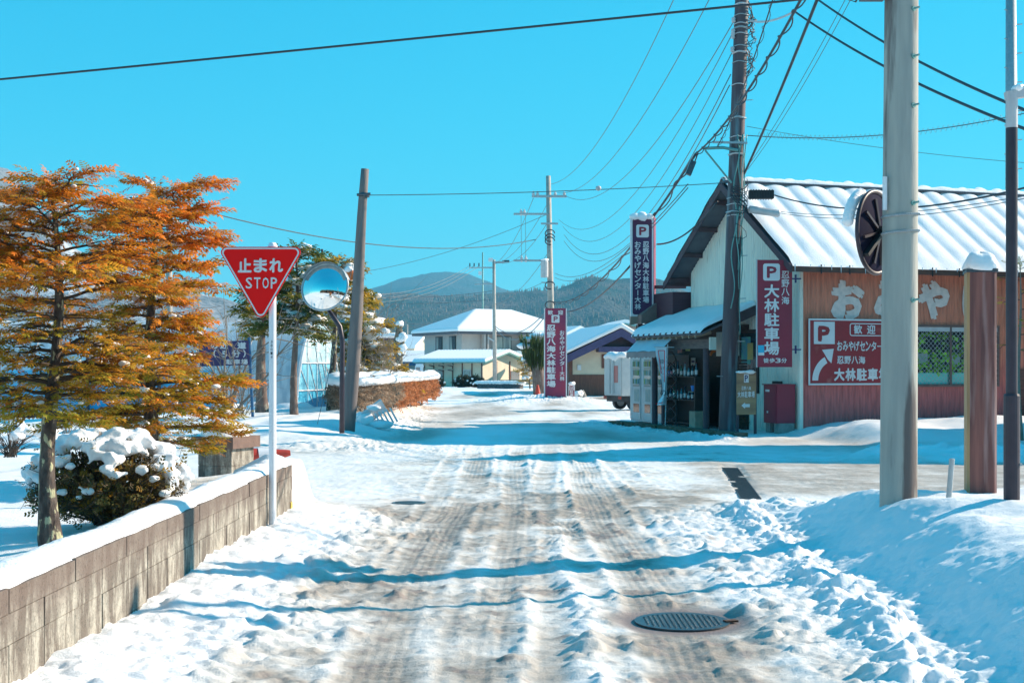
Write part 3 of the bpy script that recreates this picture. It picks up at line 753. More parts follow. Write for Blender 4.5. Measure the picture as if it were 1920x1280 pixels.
# --- thin stake
a = W(1775, 962, 11.0); b = W(1785, 860, 11.0)
sk_ = thing('marker_stake', 'thin grey pipe stake tilting out of the snow left of the timber post', 'stake', a)
mb = MB(); mb.tube([a + Vector((0, 0, -.1)), b, b + (b - a) * .01], [.024, .022, .012], 10); mb.build('pipe', M['galv'], sk_, world=True, smooth=False)

# --- manholes, drain
def manhole(c, label, k2=.92):
    z = -.019
    t = thing('manhole_cover', label, 'manhole cover', (c[0], c[1], z))
    mb = MB(); mb.lathe([(.30, 0), (.318, .002), (.318, .010), (.302, .010)], 48); mb.build('frame_ring', M['iron'], t)
    mb = MB(); mb.lathe([(.295, -.004), (.298, .005), (0.001, .005)], 48)
    k = .034
    for i in range(-9, 10):
        for j in range(-9, 10):
            x, y = i * k, j * k + (k / 2 if i % 2 else 0)
            if x * x + y * y < .27 ** 2: mb.box((x, y, .009), (.020, .013, .008), R(45 if (i + j) % 2 else -45))
    mb.build('lid', M['iron'], t); t.scale = (k2, k2, 1); return t
t1 = manhole(MAN1, 'round wet iron manhole cover bare of snow in the near lane')
mb = MB(); mb.box((.325, -.02, .012), (.09, .05, .012), R(20)); mb.build('rusty_hinge', pmat('rust', (.12, .05, .025), (.08, .035, .02), 10, .7), t1)
manhole(MAN2, 'iron manhole cover half buried in slush farther up the road', .62)
dg = thing('drain_grating', 'long narrow dark drain grating across the junction', 'drain grating', (3.13, 18.4, -.012), -math.atan(.1125))
mb = MB()
for i in range(86): mb.box((0, (i - 43) * .058, 0), (.22, .026, .02), 0)
mb.bar((-.118, -2.5, .0), (-.118, 2.5, .0), .015, .022); mb.bar((.118, -2.5, .0), (.118, 2.5, .0), .015, .022)
mb.build('grate', M['iron'], dg)
mb = MB(); mb.box((0, 0, -.025), (.25, 5.1, .01)); mb.build('channel', M['black'], dg)

# --- gate pillar, cones
gpx, gpy = W(424, 0, 15.4).x, 15.4
gp = thing('gate_pillar', 'short concrete block pillar with brown slab cap and snow under the orange tree', 'pillar', (gpx, gpy, .3), R(-22))
zt = W(0, 838, gpy).z - .3
mb = MB()
for i in range(4):
    z1 = zt - i * .2; mb.box((0, 0, z1 - .1), (.45, .45, .192)); 
mb.box((0, 0, zt - .4), (.438, .438, .8)); mb.build('block_stack', M['block'], gp)
mb = MB(); mb.box((0, 0, zt + .065), (.56, .56, .13)); mb.build('cap_slab', pmat('brown_slab', (.20, .13, .105), (.15, .10, .085), 8, .85, .3), gp)
blobs('snow_cap', [(gpx - .02, gpy, .3 + zt + .13, .27, .27, .16), (gpx - .08, gpy - .06, .3 + zt + .19, .2, .18, .14), (gpx + .09, gpy + .05, .3 + zt + .16, .17, .18, .12)], M['snow'], gp, sub=3, rough=.08)
def cone(c, label, rot=None, sc=1):
    t = thing('traffic_cone', label, 'traffic cone', c, 0, 'red traffic cones')
    mb = MB(); mb.lathe([(.17, 0), (.155, .03), (.14, .03), (.045, .62), (.035, .66), (0.001, .66)], 20)
    o = mb.build('cone_body', M['redplastic'], t, smooth=False)
    mb = MB(); mb.box((0, 0, .012), (.38, .38, .025)); o2 = mb.build('base', M['redplastic'], t)
    mb = MB(); mb.lathe([(.108, .27), (.083, .42)], 20); mb.build('white_band', M['white'], t)
    if rot: t.rotation_euler = rot
    t.scale = (sc, sc, sc); return t
p = W(533, 932, 14.6); cone((p.x, 14.6, -.26), 'upright red traffic cone peeking past the end of the block wall')
p = W(482, 856, 16.6); cone((p.x - .25, 16.6, .42), 'red traffic cone lying on its side behind the gate pillar', (R(0), R(84), R(12)))

# ================================================================== plants
def frame_from(d):
    d = d / np.linalg.norm(d, axis=1, keepdims=True); up = np.tile(np.array([0, 0, 1.0]), (len(d), 1))
    s = np.cross(d, up); n = np.linalg.norm(s, axis=1, keepdims=True); s = np.where(n < 1e-4, np.array([[1., 0, 0]]), s / np.maximum(n, 1e-6)); u = np.cross(s, d); return d, s, u
def spray_template(nl=8, ll=.34, lw=.075, droop=.12):
    """one flat needle spray of unit length along x: a twig and paired blades"""
    V = []; F = []
    def blade(a, dx, dy, ln, w, dz):
        b = len(V); ex, ey = dx, dy; sx_, sy_ = -ey, ex
        V.extend([(a, 0, 0), (a + ex * ln * .5 + sx_ * w, ey * ln * .5 + sy_ * w, dz * .4), (a + ex * ln, ey * ln, dz), (a + ex * ln * .5 - sx_ * w, ey * ln * .5 - sy_ * w, dz * .4)]); F.append((b, b + 1, b + 2, b + 3))
    for i in range(nl):
        a = .05 + .85 * i / (nl - 1); l = ll * (1 - .45 * abs(i / (nl - 1) - .35)); q = R(52 - 22 * i / nl)
        blade(a, math.cos(q), math.sin(q), l, lw / 2, .06 * (-1) ** i - droop * a); blade(a, math.cos(q), -math.sin(q), l, lw / 2, -.06 * (-1) ** i - droop * a)
    blade(.9, 1, 0, .3, lw / 2, -droop)
    return np.array(V), np.array(F)
def place_sprays(P, D, S, roll, T, tmpl):
    V0, F0 = tmpl; d, s, u = frame_from(np.asarray(D, float)); c = np.cos(roll)[:, None]; q = np.sin(roll)[:, None]
    s2 = s * c + u * q; u2 = u * c - s * q
    k = len(V0); S = np.asarray(S)[:, None, None]
    V = np.asarray(P)[:, None, :] + S * (V0[None, :, 0:1] * d[:, None, :] + V0[None, :, 1:2] * s2[:, None, :] + V0[None, :, 2:3] * u2[:, None, :])
    F = F0[None] + (np.arange(len(P)) * k)[:, None, None]
    return V.reshape(-1, 3), F.reshape(-1, F0.shape[1]), np.repeat(np.asarray(T), k, axis=0)
T_FINE = spray_template(7, .36, .115); T_COARSE = spray_template(5, .45, .14)

def needle_tree(name, label, cat, base, height, clear, rad, nb, seed, cols, spray=.12, tr=.05, lean=(0, 0), lens=None, sub=9, tmpl=None, snow=14, snowr=.06, group=None, droop=.12, barkm=None, ups=.25, per=5, sz=1.0, gaps=0.0):
    """trunk with limbs, needle sprays in flat layers, snow lumps lying on the limbs.
    rad(f): limb reach at height fraction f of the crown; cols(f, r): spray tint"""
    r = np.random.RandomState(seed); t = thing(name, label, cat, base, 0, group); b = Vector(base)
    tmpl = tmpl or T_FINE
    def axis_pt(z): f = z / height; return b + Vector((lean[0] * f + .03 * math.sin(f * 7 + seed), lean[1] * f + .03 * math.cos(f * 6 + seed), z))
    zz = np.linspace(-.15, height * .97, 14)
    mb = MB(); mb.tube([axis_pt(z) for z in zz], [max(tr * (1 - .85 * max(z, 0) / height) * (1.25 if z < .05 else 1) * (1 + .08 * math.sin(z * 9)), .006) for z in zz], 10)
    mb.build('trunk', barkm or M['trunkm'], t, world=True, smooth=True)
    limb = MB(); P = []; D = []; S = []; TT = []; sn = []
    for i in range(nb):
        f = (i + r.rand()) / nb; z = clear + (height - clear) * f * .97; az = i * 2.4 + r.rand() * 1.2
        L = rad(f) * (.42 + .85 * r.rand())
        if r.rand() < gaps: continue
        o = axis_pt(z); dirh = np.array([math.cos(az), math.sin(az), 0.]); pts = []
        rise = ups * (.4 + f) + .15 * (r.rand() - .5)
        for k in range(7):
            q = k / 6; pts.append(np.array(o) + dirh * L * q + np.array([0.03 * r.randn() * q, .03 * r.randn() * q, L * (rise * q - droop * 2.2 * q * q) + .02 * r.randn() * q]))
        limb.tube([Vector(p) for p in pts], list(np.linspace(max(tr * .30 * (1 - f * .6), .006), .003, 7)), 5, False)
        ns = max(3, int(sub * (.5 + L / .7)))
        for k in range(ns):
            q = .22 + .78 * (k + r.rand() * .6) / ns; q = min(q, 1); seg = min(int(q * 6), 5); fr = q * 6 - seg
            p0 = pts[seg] * (1 - fr) + pts[seg + 1] * fr; sd = 1 if k % 2 else -1
            aa = az + sd * R(35 + 30 * r.rand()) * (1.1 - .7 * q); l2 = L * (.5 * (1 - q) + .16) * (.7 + .6 * r.rand())
            d2 = np.array([math.cos(aa), math.sin(aa), .10 * r.randn() + .12 * rise])
            p1 = p0 + d2 * l2
            limb.tube([Vector(p0), Vector((p0 + p1) / 2 + np.array([0, 0, .01])), Vector(p1)], [.005, .004, .002], 4, False)
            m = max(2, int(per * (.6 + l2 / .25)))
            for j in range(m):
                g = (j + .5) / m; pp = p0 + (p1 - p0) * g; a3 = aa + (1 if j % 2 else -1) * R(28 + 25 * r.rand()) * (1 - .6 * g)
                P.append(pp + .012 * r.randn(3)); D.append([math.cos(a3), math.sin(a3), .22 * r.randn() + .05]); S.append(spray * (.7 + .6 * r.rand()))
                TT.append(cols(f, q * L / max(rad(.3), .01), r))
        P.append(pts[-1]); D.append(list(dirh + np.array([0, 0, .1]))); S.append(spray * 1.2); TT.append(cols(f, 1, r))
    for k in range(10):     # leader
        P.append(np.array(axis_pt(height * (.92 + .008 * k)))); a = k * 2.4; D.append([math.cos(a), math.sin(a), 1.2]); S.append(spray * .9); TT.append(cols(1, 0, r))
    limb.build('limbs', M['twigdark'], t, world=True)
    V, F, T = place_sprays(P, D, np.array(S) * sz, r.randn(len(P)) * .35, TT, tmpl)
    npmesh('crown', V, F, M['leaf'], t, tint=T, world=True)
    if snow:
        idx = r.choice(len(P), snow * 4); 
        for q, i in enumerate(idx):
            s_ = snowr * (.35 + .9 * r.rand() ** 2); sn.append((P[i][0], P[i][1], P[i][2] + s_ * .25, s_ * 1.3, s_ * 1.3, s_ * .7))
            if q % 3 == 0: sn.append((P[i][0] + s_ * r.randn(), P[i][1] + s_ * r.randn(), P[i][2] + s_ * .1, s_ * .8, s_ * .8, s_ * .5))
        blobs('snow_clumps', sn, M['snow'], t, sub=2, seed=seed)
    return t

def autumn(f, q, r):
    k = np.clip(.10 + .80 * f + .22 * (q - .5) + .34 * r.randn(), 0, 1)
    lo = np.array([.36, .31, .035]); mid = np.array([.66, .32, .03]); hi = np.array([.80, .255, .035])
    c = lo + (mid - lo) * min(1, k * 2) if k < .5 else mid + (hi - mid) * (k - .5) * 2
    if r.rand() < .10: c = np.array([.40, .17, .04])
    return np.clip(c * (.75 + .5 * r.rand()), 0, 1)
def greens(f, q, r):
    k = np.clip(.3 * q + .3 * r.randn() + .1, 0, 1); a = np.array([.075, .12, .035]); b = np.array([.36, .27, .04])
    return (a + (b - a) * k) * (.7 + .6 * r.rand())
def goldgreen(f, q, r):
    k = np.clip(.55 + .4 * r.randn(), 0, 1); a = np.array([.11, .14, .03]); b = np.array([.55, .34, .035]); return (a + (b - a) * k) * (.7 + .6 * r.rand())

needle_tree('autumn_conifer', 'orange needled young tree with lichen spotted trunk behind the block wall, nearest the camera', 'tree', (-2.97, 8.6, .42), 2.38, .78,
            lambda f: (.33 + .30 * math.sin(min(f * 2.2 + .25, 1.57))) * (1.12 - .60 * f ** 2.4), 78, 3, autumn, .115, .062, (.02, .0), snow=44, snowr=.026, sub=9, per=4, gaps=.08, ups=.34)
needle_tree('autumn_conifer', 'taller orange needled tree with sparse bare twigs on top, behind the gate pillar', 'tree', (-3.66, 13.6, .25), 3.20, .50,
            lambda f: (.72 + .10 * math.sin(f * 9)) * (1.0 - .03 * f - .32 * f ** 6), 76, 8, autumn, .165, .088, (-.02, .0), snow=50, snowr=.038, sub=9, per=4, gaps=.1, ups=.34)

# --- snow laden bush
def twig_bush(name, label, base, rx, rz_, n, seed, tints, leafn, snow, lsz=.03, m=None, zc=.45, group=None, cat='bush', melt=0):
    r = np.random.RandomState(seed); t = thing(name, label, cat, base, 0, group); b = np.array(base, float); mb = MB(); P = []; D = []; TT = []
    for i in range(n):
        a = r.rand() * 2 * PI; ph = math.acos(1 - 1.15 * r.rand()); R_ = .8 + .25 * r.rand()
        R_ += .12 * (i % 5 == 0); tip = b + np.array([rx * math.sin(ph) * math.cos(a) * R_, rx * math.sin(ph) * math.sin(a) * R_, rz_ * (.30 + .68 * math.cos(ph)) * R_ + .03])
        mid = b + (tip - b) * .5 + np.array([0, 0, .10 * rz_]) + .05 * rx * r.randn(3)
        mb.tube([Vector(b + .04 * r.randn(3) * np.array([1, 1, 0])), Vector(mid), Vector(tip)], [.012 * rx / .55, .006, .002], 4, False)
        for j in range(leafn):
            g = .35 + .65 * r.rand(); p = (mid + (tip - mid) * (2 * g - 1) if g > .5 else b + (mid - b) * 2 * g) + .045 * rx * 1.8 * r.randn(3)
            P.append(p); d = r.randn(3); d[2] = abs(d[2]) * .6; D.append(d); TT.append(tints(r))
            if j % 4 == 0: mb.tube([Vector(p), Vector(p + .07 * rx * r.randn(3))], [.003, .0015], 3, False)
    mb.build('stems', m or M['twigdark'], t, world=True)
    if leafn:
        V, F, T = place_sprays(P, D, lsz * (.6 + .8 * r.rand(len(P))), r.randn(len(P)), TT, spray_template(3, .6, .30))
        npmesh('foliage', V, F, M['leaf'], t, tint=T, world=True)
    if snow:
        o = blobs('snow_clumps', snow(r, b), M['snow'], t, sub=2, seed=seed, rough=.3)
        if melt:
            rmod = o.modifiers.new('melt', 'REMESH'); rmod.mode = 'VOXEL'; rmod.voxel_size = melt; rmod.use_smooth_shade = True
            sm = o.modifiers.new('soft', 'SMOOTH'); sm.iterations = 3; sm.factor = .5
    return t
def bush_snow(r, b):
    out = []
    for i in range(230):
        a = r.rand() * 2 * PI; ph = math.acos(1 - .92 * r.rand() ** .85); k = 1 - .5 * ph / 1.4; s = (.022 + .055 * r.rand()) * (.5 + .75 * max(0, math.cos(ph)))
        if ph > .85 and r.rand() < .45: continue
        if ph > .5: s *= .35 + .9 * r.rand()
        out.append((b[0] + .56 * math.sin(ph) * math.cos(a) * 1.02, b[1] + .5 * math.sin(ph) * math.sin(a), b[2] + .66 * (.30 + .70 * math.cos(ph)) + .0, s * 1.25, s * 1.25, s * .8))
    return out
def bush_t(r):
    k = r.rand(); return np.array([.42, .23, .03]) * (.6 + .6 * r.rand()) if k < .2 else (np.array([.22, .18, .06]) if k < .6 else np.array([.15, .11, .06])) * (.6 + .8 * r.rand())
twig_bush('snowy_bush', 'rounded twiggy bush heaped with snow behind the block wall', (-2.95, 9.75, gz(-2.95, 9.75) - .02), .56, .62, 260, 5, bush_t, 17, bush_snow, .045, melt=.011)
# ================================================================== the souvenir shop on the corner
def ribbed(mb, p0, du, length, zlo, zhi, pitch=.075, depth=.014, nrm=(0, -1, 0)):
    """sheet of folded cladding from p0 along du; zlo/zhi are heights or functions of distance"""
    p0 = Vector(p0); du = Vector(du); nr = Vector(nrm); n = max(1, int(length / pitch)); xs = []
    for i in range(n):
        for f, d in ((.0, 0), (.42, 0), (.55, 1), (.87, 1)): xs.append((i * pitch + f * pitch, d * depth))
    xs.append((length, 0)); vs = []
    for x, d in xs:
        a = zlo(x) if callable(zlo) else zlo; b = zhi(x) if callable(zhi) else zhi
        q = p0 + du * x + nr * d; vs += [(q.x, q.y, a), (q.x, q.y, b)]
    mb.add(vs, [(2 * i, 2 * i + 2, 2 * i + 3, 2 * i + 1) for i in range(len(xs) - 1)])

shop = thing('souvenir_shop', 'corner souvenir shop with cream gable, rust red side wall and snow covered ribbed roof', 'shop', SHOP_O, SHOP_A)
# local axes: s along the red wall, t along the gable, z up.  gable 5.54 wide, ridge at t = 2.77
RT, ZR, ZE, TE = 2.77, 6.02, 3.80, -.5
SL = (ZR - ZE) / (RT - TE); LEN = 20.0
def zroof(t): return ZR - abs(t - RT) * SL
mb = MB()   # red wall: lower part red, upper rusty, with a hole for the window
WS0, WS1, WZ0, WZ1 = 2.70, 5.30, 1.17, 2.50
for a, b, z0, z1 in ((0, WS0, -.2, 3.98), (WS1, LEN, -.2, 3.98), (WS0, WS1, -.2, WZ0), (WS0, WS1, WZ1, 3.98)):
    ribbed(mb, (a, 0, 0), (1, 0, 0), b - a, z0, z1, .075, .009)
m_, nt, bs, out = newmat('rust_red_cladding'); tc = nt.nodes.new('ShaderNodeTexCoord'); sx = nt.nodes.new('ShaderNodeSeparateXYZ'); nt.links.new(tc.outputs['Object'], sx.inputs[0])
nz = nt.nodes.new('ShaderNodeTexNoise'); nz.inputs['Scale'].default_value = 1.4; nz.inputs['Detail'].default_value = 6; nt.links.new(tc.outputs['Object'], nz.inputs[0])
md = nt.nodes.new('ShaderNodeMath'); md.operation = 'MULTIPLY_ADD'; md.inputs[1].default_value = .9; nt.links.new(nz.outputs[0], md.inputs[0]); nt.links.new(sx.outputs[2], md.inputs[2])
rp = nt.nodes.new('ShaderNodeValToRGB'); e = rp.color_ramp.elements; e[0].position = .35; e[0].color = (.62, .145, .14, 1); e[1].position = .62; e[1].color = (.72, .225, .135, 1)
mr = nt.nodes.new('ShaderNodeMapRange'); mr.inputs[1].default_value = 0; mr.inputs[2].default_value = 4; nt.links.new(md.outputs[0], mr.inputs[0]); nt.links.new(mr.outputs[0], rp.inputs[0])
n5 = nt.nodes.new('ShaderNodeTexNoise'); n5.inputs['Scale'].default_value = 5; n5.inputs['Detail'].default_value = 7; mp5 = nt.nodes.new('ShaderNodeMapping'); mp5.inputs['Scale'].default_value = (2.5, 1, .35)
nt.links.new(tc.outputs['Object'], mp5.inputs[0]); nt.links.new(mp5.outputs[0], n5.inputs[0]); r5 = nt.nodes.new('ShaderNodeValToRGB'); r5.color_ramp.elements[0].position = .35; r5.color_ramp.elements[0].color = (.62, .60, .60, 1); r5.color_ramp.elements[1].position = .6
nt.links.new(n5.outputs[0], r5.inputs[0]); m5 = nt.nodes.new('ShaderNodeMixRGB'); m5.blend_type = 'MULTIPLY'; m5.inputs[0].default_value = .8; nt.links.new(rp.outputs[0], m5.inputs[1]); nt.links.new(r5.outputs[0], m5.inputs[2])
nt.links.new(m5.outputs[0], bs.inputs['Base Color']); bs.inputs['Roughness'].default_value = .5
M['redwall'] = m_
mb.build('red_side_wall', M['redwall'], shop, fix=False)
mb = MB(); ribbed(mb, (0, 5.54, 0), (0, -1, 0), 5.54, -.2, lambda x: zroof(5.54 - x) - .10, .11, .012, (-1, 0, 0)); mb.build('gable_wall', M['whitewall'], shop, fix=False)
mb = MB()   # rear and far walls, plain
mb.add([(0, 5.54, -.2), (LEN, 5.54, -.2), (LEN, 5.54, 3.9), (0, 5.54, 3.9)], [(0, 1, 2, 3)]); mb.add([(LEN, 0, -.2), (LEN, 5.54, -.2), (LEN, 5.54, 3.9), (LEN, RT, 5.8), (LEN, 0, 3.9)], [(0, 1, 2, 3, 4)]); mb.build('rear_walls', M['whitewall'], shop)
mb = MB(); mb.span((-.035, -.035, -.2), (.055, .055, 3.85)); mb.build('corner_trim', M['whitewall'], shop)
mb = MB(); mb.add([(-.012, 0.01, 2.95), (-.017, 5.5, 2.95), (-.017, 5.5, 2.985), (-.017, 0.01, 2.985)], [(0, 1, 2, 3)]); mb.build('seam_strip', M['whitewall'], shop, fix=False)
# roof boards, verge trim, eave trim
mb = MB()
for sg in (-1, 1):
    te = RT + sg * (RT - TE)
    mb.prism([(-.52, RT, ZR - .02), (-.52, te, ZE - .02), (-.52, te, ZE - .07), (-.52, RT, ZR - .07)], (LEN + 1, 0, 0))
roof = mb.build('roof', M['roofdark'], shop)
mb = MB()
for sg in (-1, 1):
    te = RT + sg * (RT - TE) * 1.01
    mb.prism([(-.56, RT, ZR + .02), (-.56, te, ZE + .01), (-.56, te, ZE - .17), (-.56, RT, ZR - .17)], (.035, 0, 0))
mb.build('verge_board', M['purplewood'], shop)
mb = MB(); mb.span((-.52, TE - .03, ZE - .14), (LEN, TE, ZE - .015)); mb.build('eave_board', pmat('rusty_gutter', (.16, .06, .04), (.10, .05, .04), 8, .6), shop)
for i, tt in enumerate((-.35, .6, 1.5, 2.3, 3.2, 4.05, 4.9, 5.75)):
    mb = MB(); z = zroof(tt) - .13; mb.box((-.24, tt, z), (.56, .09, .11)); mb.build('purlin_end', M['purplewood'], shop)
# snow on the roof: thick lobes over the sheet ribs
def roof_snow(s0, s1, zr, ze, tr_, te, th=.13, rib=.56, ds=.07, nt_=34, seed=2, ridge=True):
    S_ = np.arange(s0, s1, ds); Q = np.linspace(0, 1, nt_); V = []
    SSm, QQ = np.meshgrid(S_, Q, indexing='ij')
    t = tr_ + (te - tr_) * QQ; z = zr + (ze - zr) * QQ
    n = fbm(SSm * .9 + seed, t * .9, 31 + seed, 3); n2 = fbm(SSm * 4, t * 4, 33 + seed, 2)
    ph = (SSm + .05 * n) / rib
    lobe = np.abs(np.sin(PI * ph)) ** .75
    deep = SS(.86, .995, QQ)
    hgt = th * .5 + (.165 + .05 * n) * lobe * (1 - .55 * deep) + .04 * n + .02 * n2 + .03 * deep
    edge = np.sqrt(np.clip((1 - QQ) / .03, 0, 1)); hgt = hgt * edge
    nl = math.hypot(te - tr_, ze - zr); nx_, nz_ = -(ze - zr) / nl * (1 if te > tr_ else -1), abs(te - tr_) / nl
    t2 = t + (te - tr_) / nl * .06 * QQ + hgt * nx_ * (1 if te > tr_ else -1); z2 = z + hgt * nz_
    z2 = z2 - .02 * (QQ > .999)
    V = np.stack([SSm, t2, z2], -1).reshape(-1, 3); k = len(Q); i = np.arange(len(S_) - 1)[:, None] * k + np.arange(k - 1)[None]
    return V, np.stack([i, i + k, i + k + 1, i + 1], -1).reshape(-1, 4)
V, F = roof_snow(-.50, LEN + .4, ZR + .03, ZE, RT, TE)
npmesh('roof_snow', V, F, M['snow'], shop, smooth=True)
V, F = roof_snow(-.50, LEN + .4, ZR + .03, ZE, RT, 2 * RT - TE, ds=.15, nt_=16)
npmesh('roof_snow', V, F, M['snow'], shop, smooth=True)
V = []; n = 9; SSr = np.arange(-.5, LEN + .4, .06)
for s in SSr:
    a = float(perlin(np.array([s * 3.1]), np.array([.5]), 8)[0]) * .03; b_ = float(perlin(np.array([s * 9]), np.array([.5]), 8)[0]) * .015
    for j in range(n):
        q = PI * j / (n - 1); V.append((s, RT + .17 * math.cos(q), ZR + .06 + (.10 + a + b_) * math.sin(q)))
i = np.arange(len(SSr) - 1)[:, None] * n + np.arange(n - 1)[None]; npmesh('ridge_snow', V, np.stack([i, i + n, i + n + 1, i + 1], -1).reshape(-1, 4), M['snow'], shop, smooth=True)
mb = MB(); mb.span((-.5, RT - .19, ZR + .01), (LEN + .4, RT + .19, ZR + .055)); mb.build('ridge_cap', M['roofdark'], shop)
for i in range(26):
    mb = MB(); mb.span((.2 + i * .72, TE - .045, ZE - .17), (.225 + i * .72, TE - .031, ZE + .03)); mb.build('gutter_hook', M['black'], shop)
mb = MB(); r_ = random.Random(8)
for i in range(70):
    s_ = -.4 + i * .29 + r_.uniform(-.1, .1); ln = r_.uniform(.04, .20) * (1 if r_.random() < .6 else .4)
    mb.tube([(s_, TE - .06, ZE + .02), (s_, TE - .06, ZE + .02 - ln)], [.014, .002], 5)
mb.build('icicles', pmat('ice', (.62, .72, .78), (.70, .78, .82), 6, .15, spec=.7), shop)
# window with planting behind wire mesh
mb = MB()
for a, b in (((WS0, -.045, WZ0 - .05), (WS1, .03, WZ0)), ((WS0, -.045, WZ1), (WS1, .03, WZ1 + .05)), ((WS0, -.04, WZ0), (WS0 + .05, .03, WZ1)), ((WS1 - .05, -.04, WZ0), (WS1, .03, WZ1)), ((3.93, -.04, WZ0), (3.98, -.01, WZ1))): mb.span(a, b)
win = mb.build('window', M['beam'], shop)
mb = MB(); mb.span((WS0 + .05, -.03, WZ1 - .10), (WS1 - .05, -.015, WZ1)); mb.build('head_rail', M['lampgrey'], win)
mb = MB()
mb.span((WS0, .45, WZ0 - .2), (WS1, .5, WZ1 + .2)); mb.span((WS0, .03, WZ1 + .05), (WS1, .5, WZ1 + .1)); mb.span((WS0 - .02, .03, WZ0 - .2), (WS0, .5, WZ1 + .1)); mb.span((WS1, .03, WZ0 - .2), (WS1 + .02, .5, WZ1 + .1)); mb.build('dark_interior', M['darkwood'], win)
for x in (2.95, 3.35, 4.25, 4.75):
    mb = MB(); mb.span((x, .40, 1.62 + .1 * (x % 1)), (x + .28, .415, 1.86 + .1 * (x % 1))); mb.build('inner_pane', M['signwhite'], win)
mb = MB()
w, h = WS1 - WS0 - .1, WZ1 - WZ0 - .02; st = .115
k = -h
while k < w:
    for sg in (1, -1):
        x0, x1 = k, k + h; za, zb = (0, h) if sg == 1 else (h, 0)
        if x0 < 0: za += (zb - za) * (-x0 / h); x0 = 0
        if x1 > w: zb -= (zb - za) * ((x1 - w) / (x1 - x0)); x1 = w
        if x1 - x0 > .02: mb.tube([(WS0 + .05 + x0, -.02, WZ0 + .01 + za), (WS0 + .05 + x1, -.02, WZ0 + .01 + zb)], .0055, 3, False)
    k += st
mb.build('wire_mesh', M['lampgrey'], win)
mb = MB(); mb.span((WS0 + .06, .04, WZ0 + .01), (3.92, .22, WZ0 + .27)); mb.build('teal_tray', M['bluegreen'], win)
mb = MB(); mb.span((3.99, .04, WZ0 + .01), (WS1 - .06, .22, WZ0 + .27)); mb.build('teal_tray', M['bluegreen'], win)
r = np.random.RandomState(4); P = []; D = []; T = []
for i in range(420):
    x = WS0 + .1 + r.rand() * (WS1 - WS0 - .2); z = WZ1 - .12 - .9 * r.rand() ** 1.4 if r.rand() < .65 else WZ0 + .3 + .3 * r.rand() * (1 if 3.2 < x % 1.3 + 2.7 else .5)
    P.append((x, .02 + .10 * r.rand(), z)); d = r.randn(3); D.append(d); T.append(np.array([.34, .72, .08]) * (.5 + .9 * r.rand()) + np.array([.08, 0, 0]) * r.rand())
leafV = np.array([(0, 0, 0), (.5, .42, .06), (1, 0, 0), (.5, -.42, .06)]); leafF = np.array([(0, 1, 2, 3)])
V, F, TT = place_sprays(P, D, .10 * (.7 + .8 * r.rand(len(P))), r.randn(len(P)), T, (leafV, leafF)); npmesh('potted_ivy', V, F, M['leaf'], win, tint=TT)
# timber boarding at the far end of the red wall
mb = MB()
for i in range(7): mb.span((5.62, -.06 - .004 * (i % 2), -.1 + i * .235), (12.5, -.02, .12 + i * .235))
mb.build('board_skirting', pmat('old_boards', (.17, .075, .06), (.11, .05, .045), 4, .7, .2, (.5, 3, 6)), shop)
# wall lettering
bd = Board((0, -.016, 0), (1, 0, 0), (0, 0, 1), .006)
for ch, px in zip('おみやげ', (1590, 1670, 1751, 1834)):
    k = (px - 960) / FPX; s = (6.44 - 29.8 * k) / (.313 * k - .95); Y = 29.8 + .313 * s
    zt, zb = EYE + (690 - 527) / FPX * Y, EYE + (690 - 596) / FPX * Y; bd.glyph(ch, s - .46, zb - .04, .90, zt - zb + .08, .075)
bd.done('wall_lettering', M['signwhite2'], shop)
# door/window and fittings in the gable, under the lean-to
def tpx(px, o):      # distance along the gable at which a line o metres in front of it meets this bearing
    k = (px - 960) / FPX
    return (6.44 - CU * o - k * (29.8 - SU * o)) / (SU + k * CU)
mb = MB(); t0, t1 = tpx(1425, 0), tpx(1387, 0)
mb.span((-.05, t0, .95), (-.02, t1, 2.47)); gw = mb.build('gable_window', M['darkwood'], shop)
mb = MB(); mb.span((-.06, t0 + .1, 1.05), (-.052, t1 - .1, 2.38)); mb.build('pane', M['glass'], gw)
mb = MB(); mb.span((-.066, t0 + .22, 1.75), (-.062, t0 + .50, 2.15)); mb.build('yellow_notice', pmat('notice_yellow', (.55, .38, .12), (.48, .34, .14), 4, .6), gw)
mb = MB(); mb.span((-.064, t0 + .35, 1.65), (-.061, t0 + .8, 2.3)); mb.build('blue_notice', pmat('notice_blue', (.05, .25, .42), (.10, .40, .30), 6, .6), gw)
mb = MB(); mb.span((-.06, 0.75, .62), (-.02, 1.15, 1.25)); mb.build('meter_box', M['darkwood'], shop)
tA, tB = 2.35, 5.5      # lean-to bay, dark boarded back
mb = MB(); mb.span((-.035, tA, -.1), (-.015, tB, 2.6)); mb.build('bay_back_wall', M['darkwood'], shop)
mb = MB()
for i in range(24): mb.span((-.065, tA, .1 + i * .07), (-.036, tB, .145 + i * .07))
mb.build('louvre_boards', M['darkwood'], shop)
mb = MB(); mb.span((-.10, 2.75, 1.85), (-.036, 3.9, 2.45)); mb.build('cream_panel', M['whitewall'], shop)
